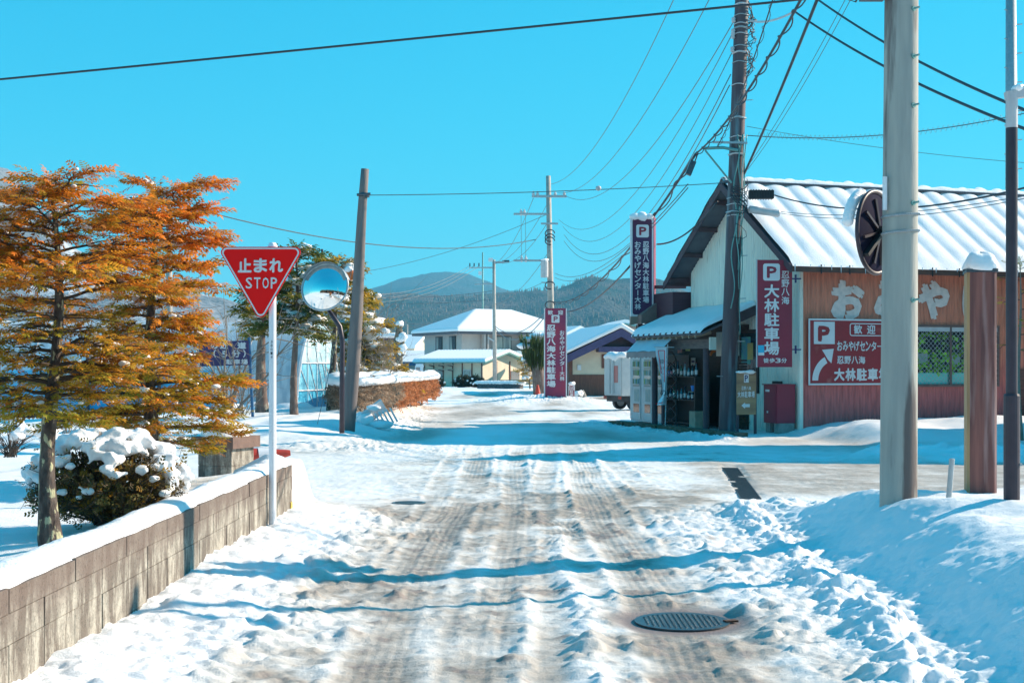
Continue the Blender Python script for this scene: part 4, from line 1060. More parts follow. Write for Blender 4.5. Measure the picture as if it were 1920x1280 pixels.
# lean-to roof
mb = MB(); zi, zo = 2.98, 2.38; o_ = 1.45
mb.prism([(-.02, 2.0, zi), (-o_, 2.0, zo), (-o_, 2.0, zo - .05), (-.02, 2.0, zi - .05)], (0, 4.1, 0)); lr = mb.build('lean_to_roof', M['roofdark'], shop)
mb = MB(); mb.prism([(-.02, 1.955, zi + .06), (-o_ * .55, 1.955, zo + .36), (-o_ * .55, 1.955, zo + .10), (-.02, 1.955, zi - .16)], (0, .045, 0)); mb.build('barge_board', M['purplewood'], lr)
mb = MB(); mb.span((-1.16, 2.15, 2.02), (-1.04, 5.6, 2.24)); mb.build('beam', M['beam'], lr)
mb = MB(); mb.span((-1.18, 2.08, 1.98), (-1.02, 2.145, 2.28)); mb.build('beam_end_cap', M['whitewall'], lr)
for i in range(11):
    mb = MB(); t = 2.4 + i * .35; mb.bar((-1.0, t, 2.40), (-1.42, t, 2.30), .055, .07); mb.build('rafter_end', M['lumber'], lr)
for i in range(12):
    mb = MB(); t = 2.2 + i * .34; mb.tube([(-1.38, t, 2.425), (-1.49, t, 2.385)], .035, 8); mb.build('tile_end', M['purplewood'], lr)
TTt = np.arange(2.0, 6.12, .06); Qs = np.linspace(0, 1, 16); V = []
for t in TTt:
    for q in Qs:
        n = float(perlin(np.array([t * 1.6]), np.array([q * 2]), 14)[0]) * .03
        e_ = math.sqrt(max(0, min(1, (1 - q) / .10))) * min(1, (t - 1.98) / .10, (6.14 - t) / .1) ** .5 if t > 1.98 else 0
        V.append((-.02 - o_ * q * 1.01, t, zi + (zo - zi) * q + (.16 + n) * e_))
k = len(Qs); i = np.arange(len(TTt) - 1)[:, None] * k + np.arange(k - 1)[None]; npmesh('lean_to_snow', V, np.stack([i, i + k, i + k + 1, i + 1], -1).reshape(-1, 4), M['snow'], lr, smooth=True)
for t in (2.45, 5.4):
    mb = MB(); mb.tube([(-1.10, t, -.1), (-1.10, t, 2.02)], .075, 12); mb.build('lean_to_post', M['purplewood'], shop)
# maroon lean-to end behind the tall sign
mb = MB(); mb.span((-.5, 5.6, 2.75), (.6, 7.4, 3.55)); mb.build('maroon_annex', pmat('maroon_cladding', (.10, .03, .045), (.075, .025, .04), 5, .5, 0, (.4, .4, 8)), shop)
mb = MB(); mb.prism([(-.502, 6.6, 2.80), (-.95, 6.6, 2.74), (-.95, 6.6, 2.98), (-.502, 6.6, 3.30)], (0, .8, 0)); mb.build('tan_soffit', pmat('tan_soffit', (.30, .19, .16), (.24, .15, .13), 4, .7), shop)
mb = MB(); mb.span((.02, 5.6, -.1), (.5, 9.2, 2.8)); mb.build('annex_wall', M['darkwood'], shop)
# kerb step
mb = MB()
for i in range(7):
    t = -.6 + i * 1.02; mb.box((-1.78 + .03 * math.sin(i * 3), t + .5, .05), (.32, .98, .22))
mb.build('stone_step', M['moss'], shop)

# awning over the machines
aw = thing('shop_awning', 'pale blue cloth awning dusted with snow over the vending machines', 'awning', SW(-.6, 6.9, 2.4), SHOP_A)
inv = XF[aw.name]
def shop_mb(): return MB()
V = []; n = 14
a0, a1 = tpx(1242, 1.55) , tpx(1166, 1.75); b0, b1 = a0 - .3, a1 - .1
for i in range(n + 1):
    f = i / n
    for j in range(8):
        q = j / 7; o1 = .45 + (1.62 - .45) * q; tt = (b0 + (b1 - b0) * f) * (1 - q) + (a0 + (a1 - a0) * f) * q
        V.append(SW(-o1, tt, 2.92 - .95 * q + .10 * math.sin(PI * q) - .02 * math.sin(f * PI * 3) * q))
i = np.arange(n)[:, None] * 8 + np.arange(7)[None]; npmesh('cloth', [tuple(v) for v in V], np.stack([i, i + 8, i + 9, i + 1], -1).reshape(-1, 4), M['tarpblue'], aw, smooth=True, world=True)
V = []
for i in range(n * 4 + 1):
    f = i / (n * 4); tt = a0 + (a1 - a0) * f; p = SW(-1.625, tt, 1.97); V += [p, p - Vector((0, 0, .13 + .035 * abs(math.sin(f * PI * 9))))]
mb = MB(); mb.add(V, [(2 * i, 2 * i + 2, 2 * i + 3, 2 * i + 1) for i in range(n * 4)]); mb.build('scalloped_valance', pmat('valance_cloth', (.36, .27, .26), (.30, .23, .23), 3, .7), aw, world=True)
mb = MB(); mb.tube([SW(-1.6, a0, 1.96), SW(-1.6, a1, 1.96)], .02, 6); mb.tube([SW(-1.55, a0 - .02, -.05), SW(-1.55, a0 - .02, 1.96)], .028, 8); mb.build('awning_frame', M['purplewood'], aw, world=True)

# vending machines
def vending(t0, t1, label, seed):
    o0 = .75; c = SW(-o0, (t0 + t1) / 2, .10); v = thing('vending_machine', label, 'vending machine', c, SHOP_A, 'vending machines under the awning'); w = (t1 - t0) / 2
    mb = MB(); mb.span((0, -w, 0), (.7, w, 1.80)); mb.build('cabinet', M['metalwhite'], v)
    mb = MB(); mb.span((-.03, -w + .02, .06), (-.002, w - .02, 1.77)); mb.build('door', M['metalwhite'], v)
    r = random.Random(seed)
    mb = MB(); mb.span((-.036, -w + .07, .95), (-.031, w - .22, 1.68)); wn = mb.build('display_window', M['glasslit'], v)
    for k in range(3):
        mb = MB(); mb.span((-.046, -w + .09, 1.0 + k * .235), (-.04, w - .24, 1.015 + k * .235)); mb.build('shelf', M['white'], wn)
        for q in range(7):
            cc = [(.55, .45, .35), (.3, .45, .5), (.6, .6, .58), (.4, .2, .15), (.25, .35, .2), (.5, .5, .2)][r.randrange(6)]
            mb = MB(); y = -w + .12 + q * (2 * w - .36) / 7; mb.tube([(-.05, y, 1.02 + k * .235), (-.05, y, 1.16 + k * .235)], .028, 8); mb.build('bottle', can_mat(cc), wn)
    mb = MB(); mb.span((-.036, w - .2, .75), (-.031, w - .06, 1.5)); mb.build('coin_panel', M['lampgrey'], v)
    mb = MB(); mb.span((-.036, -w + .1, .25), (-.031, w - .25, .48)); mb.build('delivery_flap', M['glass'], v)
    mb = MB(); mb.span((-.036, -w + .1, .55), (-.031, w - .3, .88)); mb.build('poster_panel', pmat('vending_poster', (.45, .42, .36), (.25, .35, .36), 14, .5), v)
_cm = {}
def can_mat(c):
    if c not in _cm: _cm[c] = pmat('label_paint', c, None, 6, .4)
    return _cm[c]
e0, e1 = tpx(1246, .75), tpx(1183, .75); q = (e1 - e0) / 3
vending(e0, e0 + q - .02, 'vending machine nearest the white banner flag', 1)
vending(e0 + q, e0 + 2 * q - .02, 'vending machine in the middle, between the other two', 2)
vending(e0 + 2 * q, e1, 'vending machine farthest from the banner flag, next to the box truck', 3)

# lattice screen beside the machines
ls = thing('metal_trellis', 'black curved metal trellis beside the vending machines', 'trellis', SW(-1.0, tpx(1262, 1.0), .1), SHOP_A)
mb = MB(); ta, tb = tpx(1268, 1.0), tpx(1247, 1.0)
for tt in (ta, tb): mb.tube([SW(-1.0, tt, .05), SW(-1.0, tt, 1.75)], .018, 6)
mb.tube([SW(-1.0, ta + (tb - ta) * f, 1.75 + .22 * math.sin(PI * f)) for f in np.linspace(0, 1, 9)], .018, 6)
for i in range(6):
    z = .1 + i * .28; mb.tube([SW(-1.0, ta, z), SW(-1.0, (ta + tb) / 2, z + .18), SW(-1.0, tb, z)], .014, 6); mb.tube([SW(-1.0, ta, z + .28), SW(-1.0, (ta + tb) / 2, z + .1), SW(-1.0, tb, z + .28)], .012, 6)
mb.build('frame', M['black'], ls, world=True)

# nobori banner
Yb = 32.2; bt = W(1235, 650, Yb)
nb = thing('banner_flag', 'narrow white banner flag with black brush writing and red border hanging by the shop', 'banner', W(1247, 800, Yb))
mb = MB(); mb.tube([W(1247, 806, Yb), W(1252, 645, Yb)], .012, 6); mb.tube([W(1226, 650, Yb), W(1264, 651, Yb)], .010, 6); mb.build('pole', M['lampgrey'], nb, world=True)
V = []; rows = 22
for i in range(rows + 1):
    f = i / rows; y = 651 + f * 108; wl = 1229 + 13 * SS(0, .75, np.array(f)) - 10 * SS(.8, 1, np.array(f)); wr = 1250 - 2 * f
    for j in range(7):
        g = j / 6; V.append(W(float(wl + (wr - wl) * g), y, Yb - .03 - .10 * math.sin(g * 6 + f * 5) * f))
i = np.arange(rows)[:, None] * 7 + np.arange(6)[None]; FF = np.stack([i, i + 1, i + 8, i + 7], -1).reshape(-1, 4); npmesh('cloth', [tuple(v) for v in V], FF, M['white'], nb, smooth=True, world=True)
bd = Board((0, Yb - .16, 0), (1, 0, 0), (0, 0, 1), 0)
def bpx(px, py, Y): p = W(px, py, Y); return p.x, p.z
for px, py, ch, s_ in ((1237, 682, '掛', 9), (1240, 693, 'け', 6), (1241, 703, 'ー', 5), (1238, 742, 'の', 11)):
    x, z = bpx(px, py, Yb - .16); bd.glyph(ch, x, z, s_ * Yb / FPX, s_ * Yb / FPX, .01)
bd.done('brush_writing', M['black'], nb, True)
bd = Board((0, Yb - .15, 0), (1, 0, 0), (0, 0, 1), 0)
for (x0, y0, x1, y1) in ((1234, 657, 1246, 657), (1246, 657, 1246, 716), (1234, 657, 1240, 700), (1230, 757, 1243, 754)):
    a = bpx(x0, y0, Yb - .15); b = bpx(x1, y1, Yb - .15); dx, dz = b[0] - a[0], b[1] - a[1]; l = math.hypot(dx, dz); ox, oz = -dz / l * .008, dx / l * .008
    bd.poly([(a[0] - ox, a[1] - oz), (b[0] - ox, b[1] - oz), (b[0] + ox, b[1] + oz), (a[0] + ox, a[1] + oz)])
bd.done('red_border', M['red'], nb, True)

# display shelf with bottles under the lean-to
sf = thing('display_shelf', 'dark wooden display shelf full of bottles under the shop canopy', 'shelf', SW(-.75, 3.7, .12), SHOP_A)
s0, s1 = tpx(1316, .75), tpx(1254, .75); w = (s1 - s0) / 2; sf.location = SW(-.75, (s0 + s1) / 2, .12); XF[sf.name] = Matrix.Translation(sf.location) @ Matrix.Rotation(SHOP_A, 4, 'Z')
for y in (-w, w):
    mb = MB(); mb.span((-.2, y - .03, 0), (.2, y + .03, 1.22)); mb.build('side_panel', M['beam'] if y > 0 else M['darkwood'], sf)
for z in (.05, .62, 1.2):
    mb = MB(); mb.span((-.2, -w + .03, z), (.2, w - .03, z + .03)); mb.build('shelf_board', M['darkwood'], sf)
mb = MB(); mb.span((.18, -w + .03, .08), (.198, w - .03, 1.2)); mb.build('back_panel', M['black'], sf)
bcols = [(.03, .07, .12), (.05, .10, .14), (.02, .03, .05), (.10, .28, .34), (.30, .38, .42), (.06, .16, .10)]
bmats = [pmat('bottle_glass', c, None, 5, .15, spec=.6) for c in bcols]
kk = 0
for z in (.65, 1.23):
    nb_ = 9
    for i in range(nb_):
        y = w - .12 - i * (2 * w - .22) / (nb_ - 1); h_ = .22 + .10 * ((i * 7) % 3) / 2 + (.16 if (z > 1 and i == 3) else 0); c = Vector((-.10, y, z))
        wp_ = Matrix.Translation(sf.location) @ Matrix.Rotation(SHOP_A, 4, 'Z') @ c
        where = 'lower' if z < 1 else 'top'
        b_ = thing('bottle', 'glass bottle with pale label standing on the %s board of the display shelf' % where, 'bottle', wp_, SHOP_A, 'bottles on the %s board' % where)
        mb = MB(); mb.lathe([(.036, 0), (.038, .02), (.038, h_ * .58), (.016, h_ * .78), (.014, h_)], 10); mb.build('glass_body', bmats[(i * 5 + int(z * 3)) % 6], b_, smooth=True)
        mb = MB(); mb.lathe([(.0392, h_ * .15), (.0392, h_ * .48)], 10); mb.build('paper_label', M['signwhite'], b_)
        mb = MB(); mb.lathe([(.016, h_), (.016, h_ + .02), (.0, h_ + .02)], 8); mb.build('stopper', M['maroon'], b_)
for i, (cname, col_, hh) in enumerate((('purple', (.30, .08, .34), .15), ('orange', (.62, .16, .08), .17), ('blue', (.06, .20, .55), .13), ('pink', (.60, .22, .28), .12))):
    y = w - .10 - i * .13; wp_ = Matrix.Translation(sf.location) @ Matrix.Rotation(SHOP_A, 4, 'Z') @ Vector((-.16, y, 1.232))
    g_ = thing('snack_packet', cname + ' souvenir packet on the left end of the top shelf board', 'packet', wp_, SHOP_A, 'packets on the shelf')
    mb = MB(); mb.prism([(-.02, -.05, 0), (-.02, .05, 0), (-.015, .045, hh), (-.015, -.045, hh)], (.04, 0, 0)); mb.build('wrapper', pmat('wrapper_' + cname, col_, None, 8, .3), g_)
    mb = MB(); mb.span((-.026, -.03, hh * .35), (-.0225, .03, hh * .6)); mb.build('label', M['signwhite'], g_)
bsk = thing('plastic_basket', 'bright blue basket on the shelf end under the canopy', 'basket', Matrix.Translation(sf.location) @ Matrix.Rotation(SHOP_A, 4, 'Z') @ Vector((-.12, -w + .16, .86)), SHOP_A)
mb = MB(); mb.lathe([(.07, 0), (.10, .14), (.095, .14), (.06, .01)], 14); mb.build('tub', pmat('blue_plastic', (.03, .22, .62), None, 5, .4), bsk)
mb = MB(); mb.span((-.11, -.12, -.022), (.11, .12, -.004)); mb.build('ledge', M['lumber'], bsk)
for i, (pxq, zq, cq, nm) in enumerate(((1275, 2.05, (.55, .10, .06), 'red'), (1290, 2.10, (.62, .50, .10), 'yellow'), (1300, 1.72, (.55, .55, .50), 'white'))):
    q_ = thing('price_card', nm + ' paper card pinned on the dark boards under the canopy', 'card', SW(-.085, tpx(pxq, .085), zq), SHOP_A)
    mb = MB(); mb.span((-.008, -.13, -.10), (0, .13, .10)); mb.build('paper', pmat('card_' + nm, cq, None, 10, .6), q_)
    mb = MB(); mb.span((-.012, -.09, -.02), (-.0095, .09, .03)); mb.build('printed_band', M['navy'], q_)
bx = thing('cardboard_box', 'tan cardboard box standing on the shop step beside the shelf', 'box', W(1309, 803, 32.3) , SHOP_A)
mb = MB(); mb.span((-.16, -.16, 0), (.16, .16, .42)); mb.build('carton', M['lumber'], bx)
mb = MB(); mb.span((-.165, -.03, .421), (.165, .03, .425)); mb.build('tape_strip', M['tan'], bx)
hx = thing('orange_ornament', 'bright orange fabric ornament hanging from the shop canopy beam', 'ornament', W(1336, 640, 32.2))
mb = MB()
for i in range(9):
    a = i * .7; c = W(1336 + 3 * math.sin(a * 2), 640 + i * 3.0, 32.2); mb.lathe([(.001, -.05), (.05 + .02 * math.sin(i * .5), 0), (.001, .05)], 7, c)
mb.build('tassel', M['orange'], hx, world=True); mb = MB(); mb.tube([W(1336, 628, 32.2), W(1336, 642, 32.2)], .006, 5); mb.build('cord', M['black'], hx, world=True)
px_ = thing('framed_poster', 'small framed yellow poster above the display shelf', 'poster', SW(-.12, tpx(1268, .1), 1.75), SHOP_A)
mb = MB(); mb.span((-.01, -.28, -.18), (.01, .28, .18)); mb.build('frame', M['purplewood'], px_)
mb = MB(); mb.span((-.016, -.25, -.15), (-.012, .25, .15)); mb.build('print', pmat('poster_print', (.30, .10, .06), (.55, .40, .06), 7, .5, third=(.10, .08, .25), tscale=6), px_)

# ---------------------------------------------------------------- signs round the shop
# flag mounted board on the corner
Yc = 29.35; fsx, fsz = W(1420, 688, Yc).x, W(1420, 688, Yc).z
fs = thing('parking_signboard', 'maroon upright parking signboard mounted on the corner of the cream gable', 'signboard', (fsx, Yc, 2.7), R(4))
wid = 66.5 / FPX * Yc; hei = 201 / FPX * Yc; bz = fsz - 2.7
mb = MB(); mb.span((0, 0, bz), (wid, .06, bz + hei)); mb.build('panel', M['maroon'], fs)
mb = MB(); mb.span((-.014, -.004, bz - .012), (-.001, .064, bz + hei + .012)); mb.build('edge_frame', M['lampgrey'], fs)
u_ = Yc / FPX
def fp(px, py): return (px - 1420) * u_, bz + (688 - py) * u_
bd = Board((0, 0, 0), (1, 0, 0), (0, 0, 1), .003)
x, y = fp(1431, 526); bd.rrect(x, y, 32 * u_, 32 * u_, .05)
bd.col('大林駐車場', fp(1433, 0)[0], fp(0, 532)[1], 29 * u_, 26.8 * u_, .028, .06)
bd.col('忍野八海', fp(1466, 0)[0], fp(0, 507)[1], 15 * u_, 16 * u_, .015, .1)
bd.row('徒歩3分', fp(1431, 0)[0], fp(0, 680)[1], 11.4 * u_, 9 * u_, .03)
bd.done('lettering', M['signwhite'], fs)
bd = Board((0, 0, 0), (1, 0, 0), (0, 0, 1), .006); x, y = fp(1438, 521); bd.glyph('P', x, y, 19 * u_, 22 * u_, .05); bd.done('letter_cutout', M['maroon'], fs)
bd = Board((0, 0, 0), (1, 0, 0), (0, 0, 1), .008); x, y = fp(1421, 666); bd.rect(x, y, 12 * u_, 19 * u_); bd.done('blue_sticker', pmat('sticker_blue', (.03, .40, .62), (.05, .45, .66), 3, .5), fs)
bd = Board((0, 0, 0), (1, 0, 0), (0, 0, 1), .011); x, y = fp(1422, 666); bd.rect(x, y, 11 * u_, 5 * u_); bd.done('sticker_band', M['signwhite'], fs)
for py in (522, 655):
    mb = MB(); x, y = fp(1487, py); mb.bar((x, .03, y), (x + .20, .03, y), .03); mb.box((x + .08, .03, y), (.03, .05, .18)); mb.build('wall_bracket', M['navy'], fs)

# wide crimson board on the red wall
S0 = .16; S1 = 2.62; ZB, ZT = 1.17, 2.66
cb = thing('direction_signboard', 'wide crimson parking signboard with white curved arrow on the red wall', 'signboard', SW(S0, -.05, ZB), SHOP_A)
mb = MB(); mb.span((0, -.03, 0), (S1 - S0, 0, ZT - ZB)); mb.build('panel', M['crimson'], cb)
uu = (ZT - ZB) / 128.0
def cp_(px, py): return (px - 1510) * uu * .99, (725 - py) * uu
mb = MB(); W_, H_ = S1 - S0, ZT - ZB
for a, b in (((0, -.042, 0), (W_, -.0305, .04)), ((0, -.042, H_ - .04), (W_, -.0305, H_)), ((0, -.042, .04), (.04, -.0305, H_ - .04)), ((W_ - .04, -.042, .04), (W_, -.0305, H_ - .04))): mb.span(a, b)
mb.build('white_frame', M['signwhite'], cb)
bd = Board((0, -.03, 0), (1, 0, 0), (0, 0, 1), .004)
x, y = cp_(1522, 646); bd.rect(x, y, 46 * uu, 43 * uu)
bd.row('おみやげセンター大林', cp_(1573, 0)[0], cp_(0, 659)[1], 12.7 * uu, 19 * uu, .03, .08)
bd.row('忍野八海', cp_(1573, 0)[0], cp_(0, 684)[1], 16 * uu, 15 * uu, .03, .06)
bd.row('大林駐車場', cp_(1566, 0)[0], cp_(0, 717)[1], 25 * uu, 25 * uu, .045, .06)
x, y = cp_(1602, 630); bd.rrect(x, y, 95 * uu, 25 * uu, .06, 0, .022)
bd.glyph('歓', *cp_(1611, 626), 19 * uu, 18 * uu, .03); bd.glyph('迎', *cp_(1641, 626), 19 * uu, 18 * uu, .03)
P0 = []; P1 = []     # curved arrow
for i in range(12):
    f = i / 11; a = PI - f * R(62); cx_, cy_ = cp_(1570, 716); Ro, Ri = 51 * uu, 38 * uu
    P0.append((cx_ + Ro * math.cos(a) * 1.0, cy_ + Ro * 1.0 * math.sin(a))); P1.append((cx_ + Ri * math.cos(a), cy_ + Ri * math.sin(a)))
for i in range(11): bd.poly([P0[i], P1[i], P1[i + 1], P0[i + 1]])
bd.poly([cp_(1540, 657), cp_(1566, 655), cp_(1561, 683), cp_(1553, 676), cp_(1545, 664)])
bd.done('lettering', M['signwhite'], cb)
bd = Board((0, -.03, 0), (1, 0, 0), (0, 0, 1), .007); bd.glyph('P', *cp_(1531, 641), 27 * uu, 31 * uu, .085); bd.done('letter_cutout', M['crimson'], cb)

# tall lightbox sign projecting over the awning
Yt = 36.0; tl = W(1183, 593, Yt)
tw = 43 / FPX * Yt; th_ = 186 / FPX * Yt
ts = thing('tower_sign', 'tall maroon and white parking lightbox sign with snow on top beside the gable', 'sign', (tl.x, tl.y, tl.z), R(6))
mb = MB(); mb.span((0, 0, 0), (tw, .12, th_)); mb.build('housing', M['signwhite'], ts)
mb = MB(); mb.prism([(tw, .0, -.12), (tw + .17, .55, -.12), (tw + .17, .55, th_ + .04), (tw, 0, th_ + .04)], (0.012, -.004, 0)); mb.build('side_panel', M['maroon'], ts)
mb = MB(); mb.prism([(0, 0, -.005), (tw, 0, -.005), (tw, 0, -.10), (-.02, 0.0, -.24)], (0, .12, 0)); mb.build('tan_base', pmat('tan_metal', (.36, .24, .17), (.30, .20, .15), 3, .6), ts)
bd = Board((0, 0, 0), (1, 0, 0), (0, 0, 1), .004); bd.rrect(.045, .05, tw - .09, th_ - .10, .06); bd.done('face', pmat('lightbox_face', (.11, .022, .055), (.035, .03, .12), .55, .3, 0, (.2, .2, 1)), ts)
bd = Board((0, 0, 0), (1, 0, 0), (0, 0, 1), .008); uv = Yt / FPX
def tp(px, py): return (px - 1183) * uv, (593 - py) * uv
x, y = tp(1193, 445); bd.rrect(x, y, 24 * uv, 24 * uv, .05)
bd.col('忍野八海大林駐車場', tp(1205.5, 0)[0], tp(0, 452)[1], 12 * uv, 12.9 * uv, .03, .06)
bd.col('おみやげセンター大林', tp(1190, 0)[0], tp(0, 452)[1], 12 * uv, 12.9 * uv, .025, .06)
bd.done('lettering', M['signwhite'], ts)
bd = Board((0, 0, 0), (1, 0, 0), (0, 0, 1), .012); bd.glyph('P', *tp(1198.5, 441), 14 * uv, 16 * uv, .05); bd.done('letter_cutout', M['maroon'], ts)
blobs('snow_cap', [(tl.x + .12, tl.y + .06, tl.z + th_ + .02, .16, .12, .10), (tl.x + .3, tl.y + .07, tl.z + th_ + .02, .18, .12, .13), (tl.x + .5, tl.y + .08, tl.z + th_ + .02, .12, .1, .09)], M['snow'], ts, rough=.12)
mb = MB(); mb.bar((tw + .05, .2, 56 * uv), (tw + .9, .0, 56 * uv), .09); mb.bar((tw + .1, .25, -.25), (tw + .7, .1, -.1), .09); mb.build('support_arm', M['purplewood'], ts)
mb = MB(); mb.box((tw / 2, .3, -.2), (.12, .12, .6)); mb.build('stub_post', M['purplewood'], ts)

# small golden board on legs
Yg = 29.9; g0 = W(1381, 777, Yg)
gb = thing('small_signboard', 'small golden parking signboard with arrow on two dark legs before the gable', 'signboard', (g0.x, Yg, g0.z), R(2))
ug = Yg / FPX; gw_ = 37 * ug; gh = 79 * ug
mb = MB(); mb.span((0, 0, 0), (gw_, .03, gh)); mb.build('panel', M['tan'], gb)
for x in (.03, gw_ - .01):
    mb = MB(); mb.span((x - .03, .032, -.45), (x + .03, .07, gh + .02)); mb.build('leg', M['purplewood'], gb)
bd = Board((0, 0, 0), (1, 0, 0), (0, 0, 1), .003)
bd.rect(14 * ug, 60 * ug, 9 * ug, 16 * ug)
bd.row('忍野八海', 9 * ug, 46 * ug, 4.6 * ug, 7 * ug, .02); bd.row('大林駐車場', 1.5 * ug, 32 * ug, 6.6 * ug, 12 * ug, .03)
bd.poly([(9 * ug, 17 * ug), (16 * ug, 23 * ug), (16 * ug, 20 * ug), (25 * ug, 20 * ug), (25 * ug, 14 * ug), (16 * ug, 14 * ug), (16 * ug, 11 * ug)])
bd.done('lettering', M['signwhite'], gb)
bd = Board((0, 0, 0), (1, 0, 0), (0, 0, 1), .006); bd.glyph('P', 15.5 * ug, 62 * ug, 6 * ug, 12 * ug, .03); bd.done('letter_cutout', M['navy'], gb)
blobs('snow_cap', [(g0.x + .1, Yg, g0.z + gh + .01, .12, .05, .03), (g0.x + .3, Yg, g0.z + gh + .01, .14, .05, .04)], M['snow'], gb)

# maroon tank cabinet
kb = thing('meter_cabinet', 'maroon metal cabinet on concrete blocks against the gable wall', 'cabinet', SW(-.30, tpx(1462, .3), .12), SHOP_A)
mb = MB(); mb.span((-.24, -.30, .20), (.22, .30, 1.05)); mb.build('body', M['maroon'], kb)
mb = MB(); mb.span((-.248, -.27, .23), (-.241, .27, 1.02)); dr = mb.build('door', M['maroon'], kb)
mb = MB(); mb.span((-.254, .02, .90), (-.249, .20, .95)); mb.span((-.254, .08, .42), (-.249, .14, .47)); mb.build('notice_label', M['signwhite'], dr)
mb = MB(); mb.span((-.27, -.33, 1.051), (.22, .33, 1.075)); mb.build('lid', M['maroon'], kb)
for y in (-.2, .18):
    mb = MB(); mb.span((-.2, y - .1, -.15), (.2, y + .1, .198)); mb.build('concrete_foot', M['stone'], kb)
r = np.random.RandomState(12)
twig_bush('dry_weeds', 'dry brown weeds beside the maroon cabinet', SW(-.5, 1.75, .1), .22, .45, 14, 3, lambda r: np.array([.12, .08, .04]) * (.6 + .8 * r.rand()), 8, None, .05)

# ---------------------------------------------------------------- wooden pole carrying the cables
upY = 30.4; P0_ = W(1363, 812, upY); P1_ = W(1391, 0, upY); up = thing('wooden_utility_pole', 'tall dark utility pole wrapped in cables in front of the shop gable', 'utility pole', (P0_.x, upY, 0))
def upt(py): f = (812 - py) / 812; return P0_ + (P1_ - P0_) * f
mb = MB(); mb.tube([upt(850), upt(805), upt(0), upt(-120)], [.20, .195, .155, .15], 18); mb.build('shaft', pmat('creosoted_pole', (.075, .05, .062), (.11, .075, .08), 3, .55, .15, (3, 3, .3), third=(.13, .19, .22), tscale=1.5, tlo=.5, thi=.62), up, world=True, smooth=True)
for k, py in enumerate((10, 30, 46, 54, 65, 88, 100, 118, 160, 222, 258, 268, 290, 372, 384, 398, 405)):
    c = upt(py); r_ = .158 + (py / 812) * .04 + .008; mb = MB(); mb.tube([c + Vector((r_ * math.cos(2 * PI * j / 20), r_ * math.sin(2 * PI * j / 20), .01 * math.sin(j))) for j in range(21)], .012 if k % 3 else .022, 6, False); mb.build('clamp_band', M['galv'] if k % 2 else M['lampgrey'], up, world=True)
for py, sd in ((113, 1), (190, 1), (228, -1), (480, 1), (560, 1), (640, 1), (705, -1)):
    c = upt(py); mb = MB(); mb.tube([c + Vector((sd * .14, -.1, 0)), c + Vector((sd * .30, -.16, 0))], .010, 6); mb.build('step_bolt', M['galv'], up, world=True)
mb = MB(); c = upt(288); mb.tube([c + Vector((0, -.2, .04)), c + Vector((-.35, -.22, .10)), c + Vector((-.80, -.22, .08))], .035, 8); mb.bar(c + Vector((-.75, -.22, .04)), upt(345) + Vector((-.12, -.18, 0)), .035); mb.build('cable_arm', M['verdigris'], up, world=True)
mb = MB(); c = upt(271); mb.bar(c + Vector((.2, -.2, .0)), c + Vector((-.58, -.2, .02)), .06, .045); mb.build('cross_arm', M['galv'], up, world=True)
mb = MB(); a = W(1404, 365, upY - .1); mb.bar(a, a + Vector((.56, 0, .0)), .16, .19)
for i in range(9): mb.box(a + Vector((.04 + i * .06, 0, 0)), (.012, .19, .22))
mb.build('splice_box', M['black'], up, world=True)
mb = MB(); a = W(1403, 392, upY - .1); b = W(1462, 401, upY - .1); mb.tube([a, a + (b - a) * .04, b - (b - a) * .04, b], [.04, .085, .085, .06], 12); mb.build('pole_lamp', M['lampgrey'], up, world=True, smooth=False)
mb = MB()
for i, (dx, wv) in enumerate(((.10, .02), (.06, .04), (.14, .03), (-.02, .05), (.17, .02))):
    mb.tube([upt(py) + Vector((dx + wv * math.sin(py * .05 + i * 2), -.21 + .01 * i, 0)) for py in range(255, 470 + i * 40, 12)], .012 + .004 * (i % 2), 6)
mb.build('cable_bundle', M['verdigris'], up, world=True, smooth=True)
mb = MB(); r = random.Random(5)
for i in range(16):
    py = r.uniform(10, 130); c = upt(py); pts = []
    for j in range(9): a = j / 8 * PI * 1.3 + r.random(); pts.append(c + Vector((.12 + .25 * math.sin(j / 8 * PI) * r.uniform(.4, 1), -.18 * math.cos(j), -j * .06 + .1 * r.random())))
    mb.tube(pts, .009, 5)
for i in range(14):
    py = r.uniform(330, 440); c = upt(py); pts = [c + Vector((.05 + .2 * math.sin(j * .7 + i), -.22, -.05 * j + .08 * math.cos(j + i))) for j in range(8)]; mb.tube(pts, .008, 5)
mb.build('loose_cable_loops', M['cable'], up, world=True, smooth=True)
for py in (40, 62, 70, 95):
    c = upt(py); mb = MB(); mb.lathe([(.03, -.06), (.055, -.03), (.035, 0), (.055, .03), (.03, .06)], 10, c + Vector((-.19, -.1, 0))); mb.build('insulator', M['lampgrey'], up, world=True, smooth=True)
mb = MB(); a = W(1295, 316, upY - .3); mb.bar(a + Vector((-.06, 0, -.14)), a + Vector((.06, 0, .16)), .17, .13); mb.build('hanging_closure', M['iron'], up, world=True)

# added house, unseen to the right; steep roof shaped to shade the street
nh = thing('added_shade_house', 'added steep roofed house out of view, put in to shade the street', 'house', (18.5, 27.4, 0))
mb = MB(); mb.span((-3.4, -2.9, -.1), (3.4, 3.0, 4.3)); mb.build('walls', M['cream'], nh)
mb = MB(); mb.prism([(-3.7, -3.35, 4.15), (-3.7, 0.9, 9.0), (-3.7, 3.5, 6.4)], (7.4, 0, 0)); mb.build('roof', M['roofdark'], nh)
for y in (-1.6, 1.2):
    mb = MB(); mb.span((-3.44, y - .6, 1.1), (-3.402, y + .6, 2.4)); mb.build('window', M['glass'], nh)
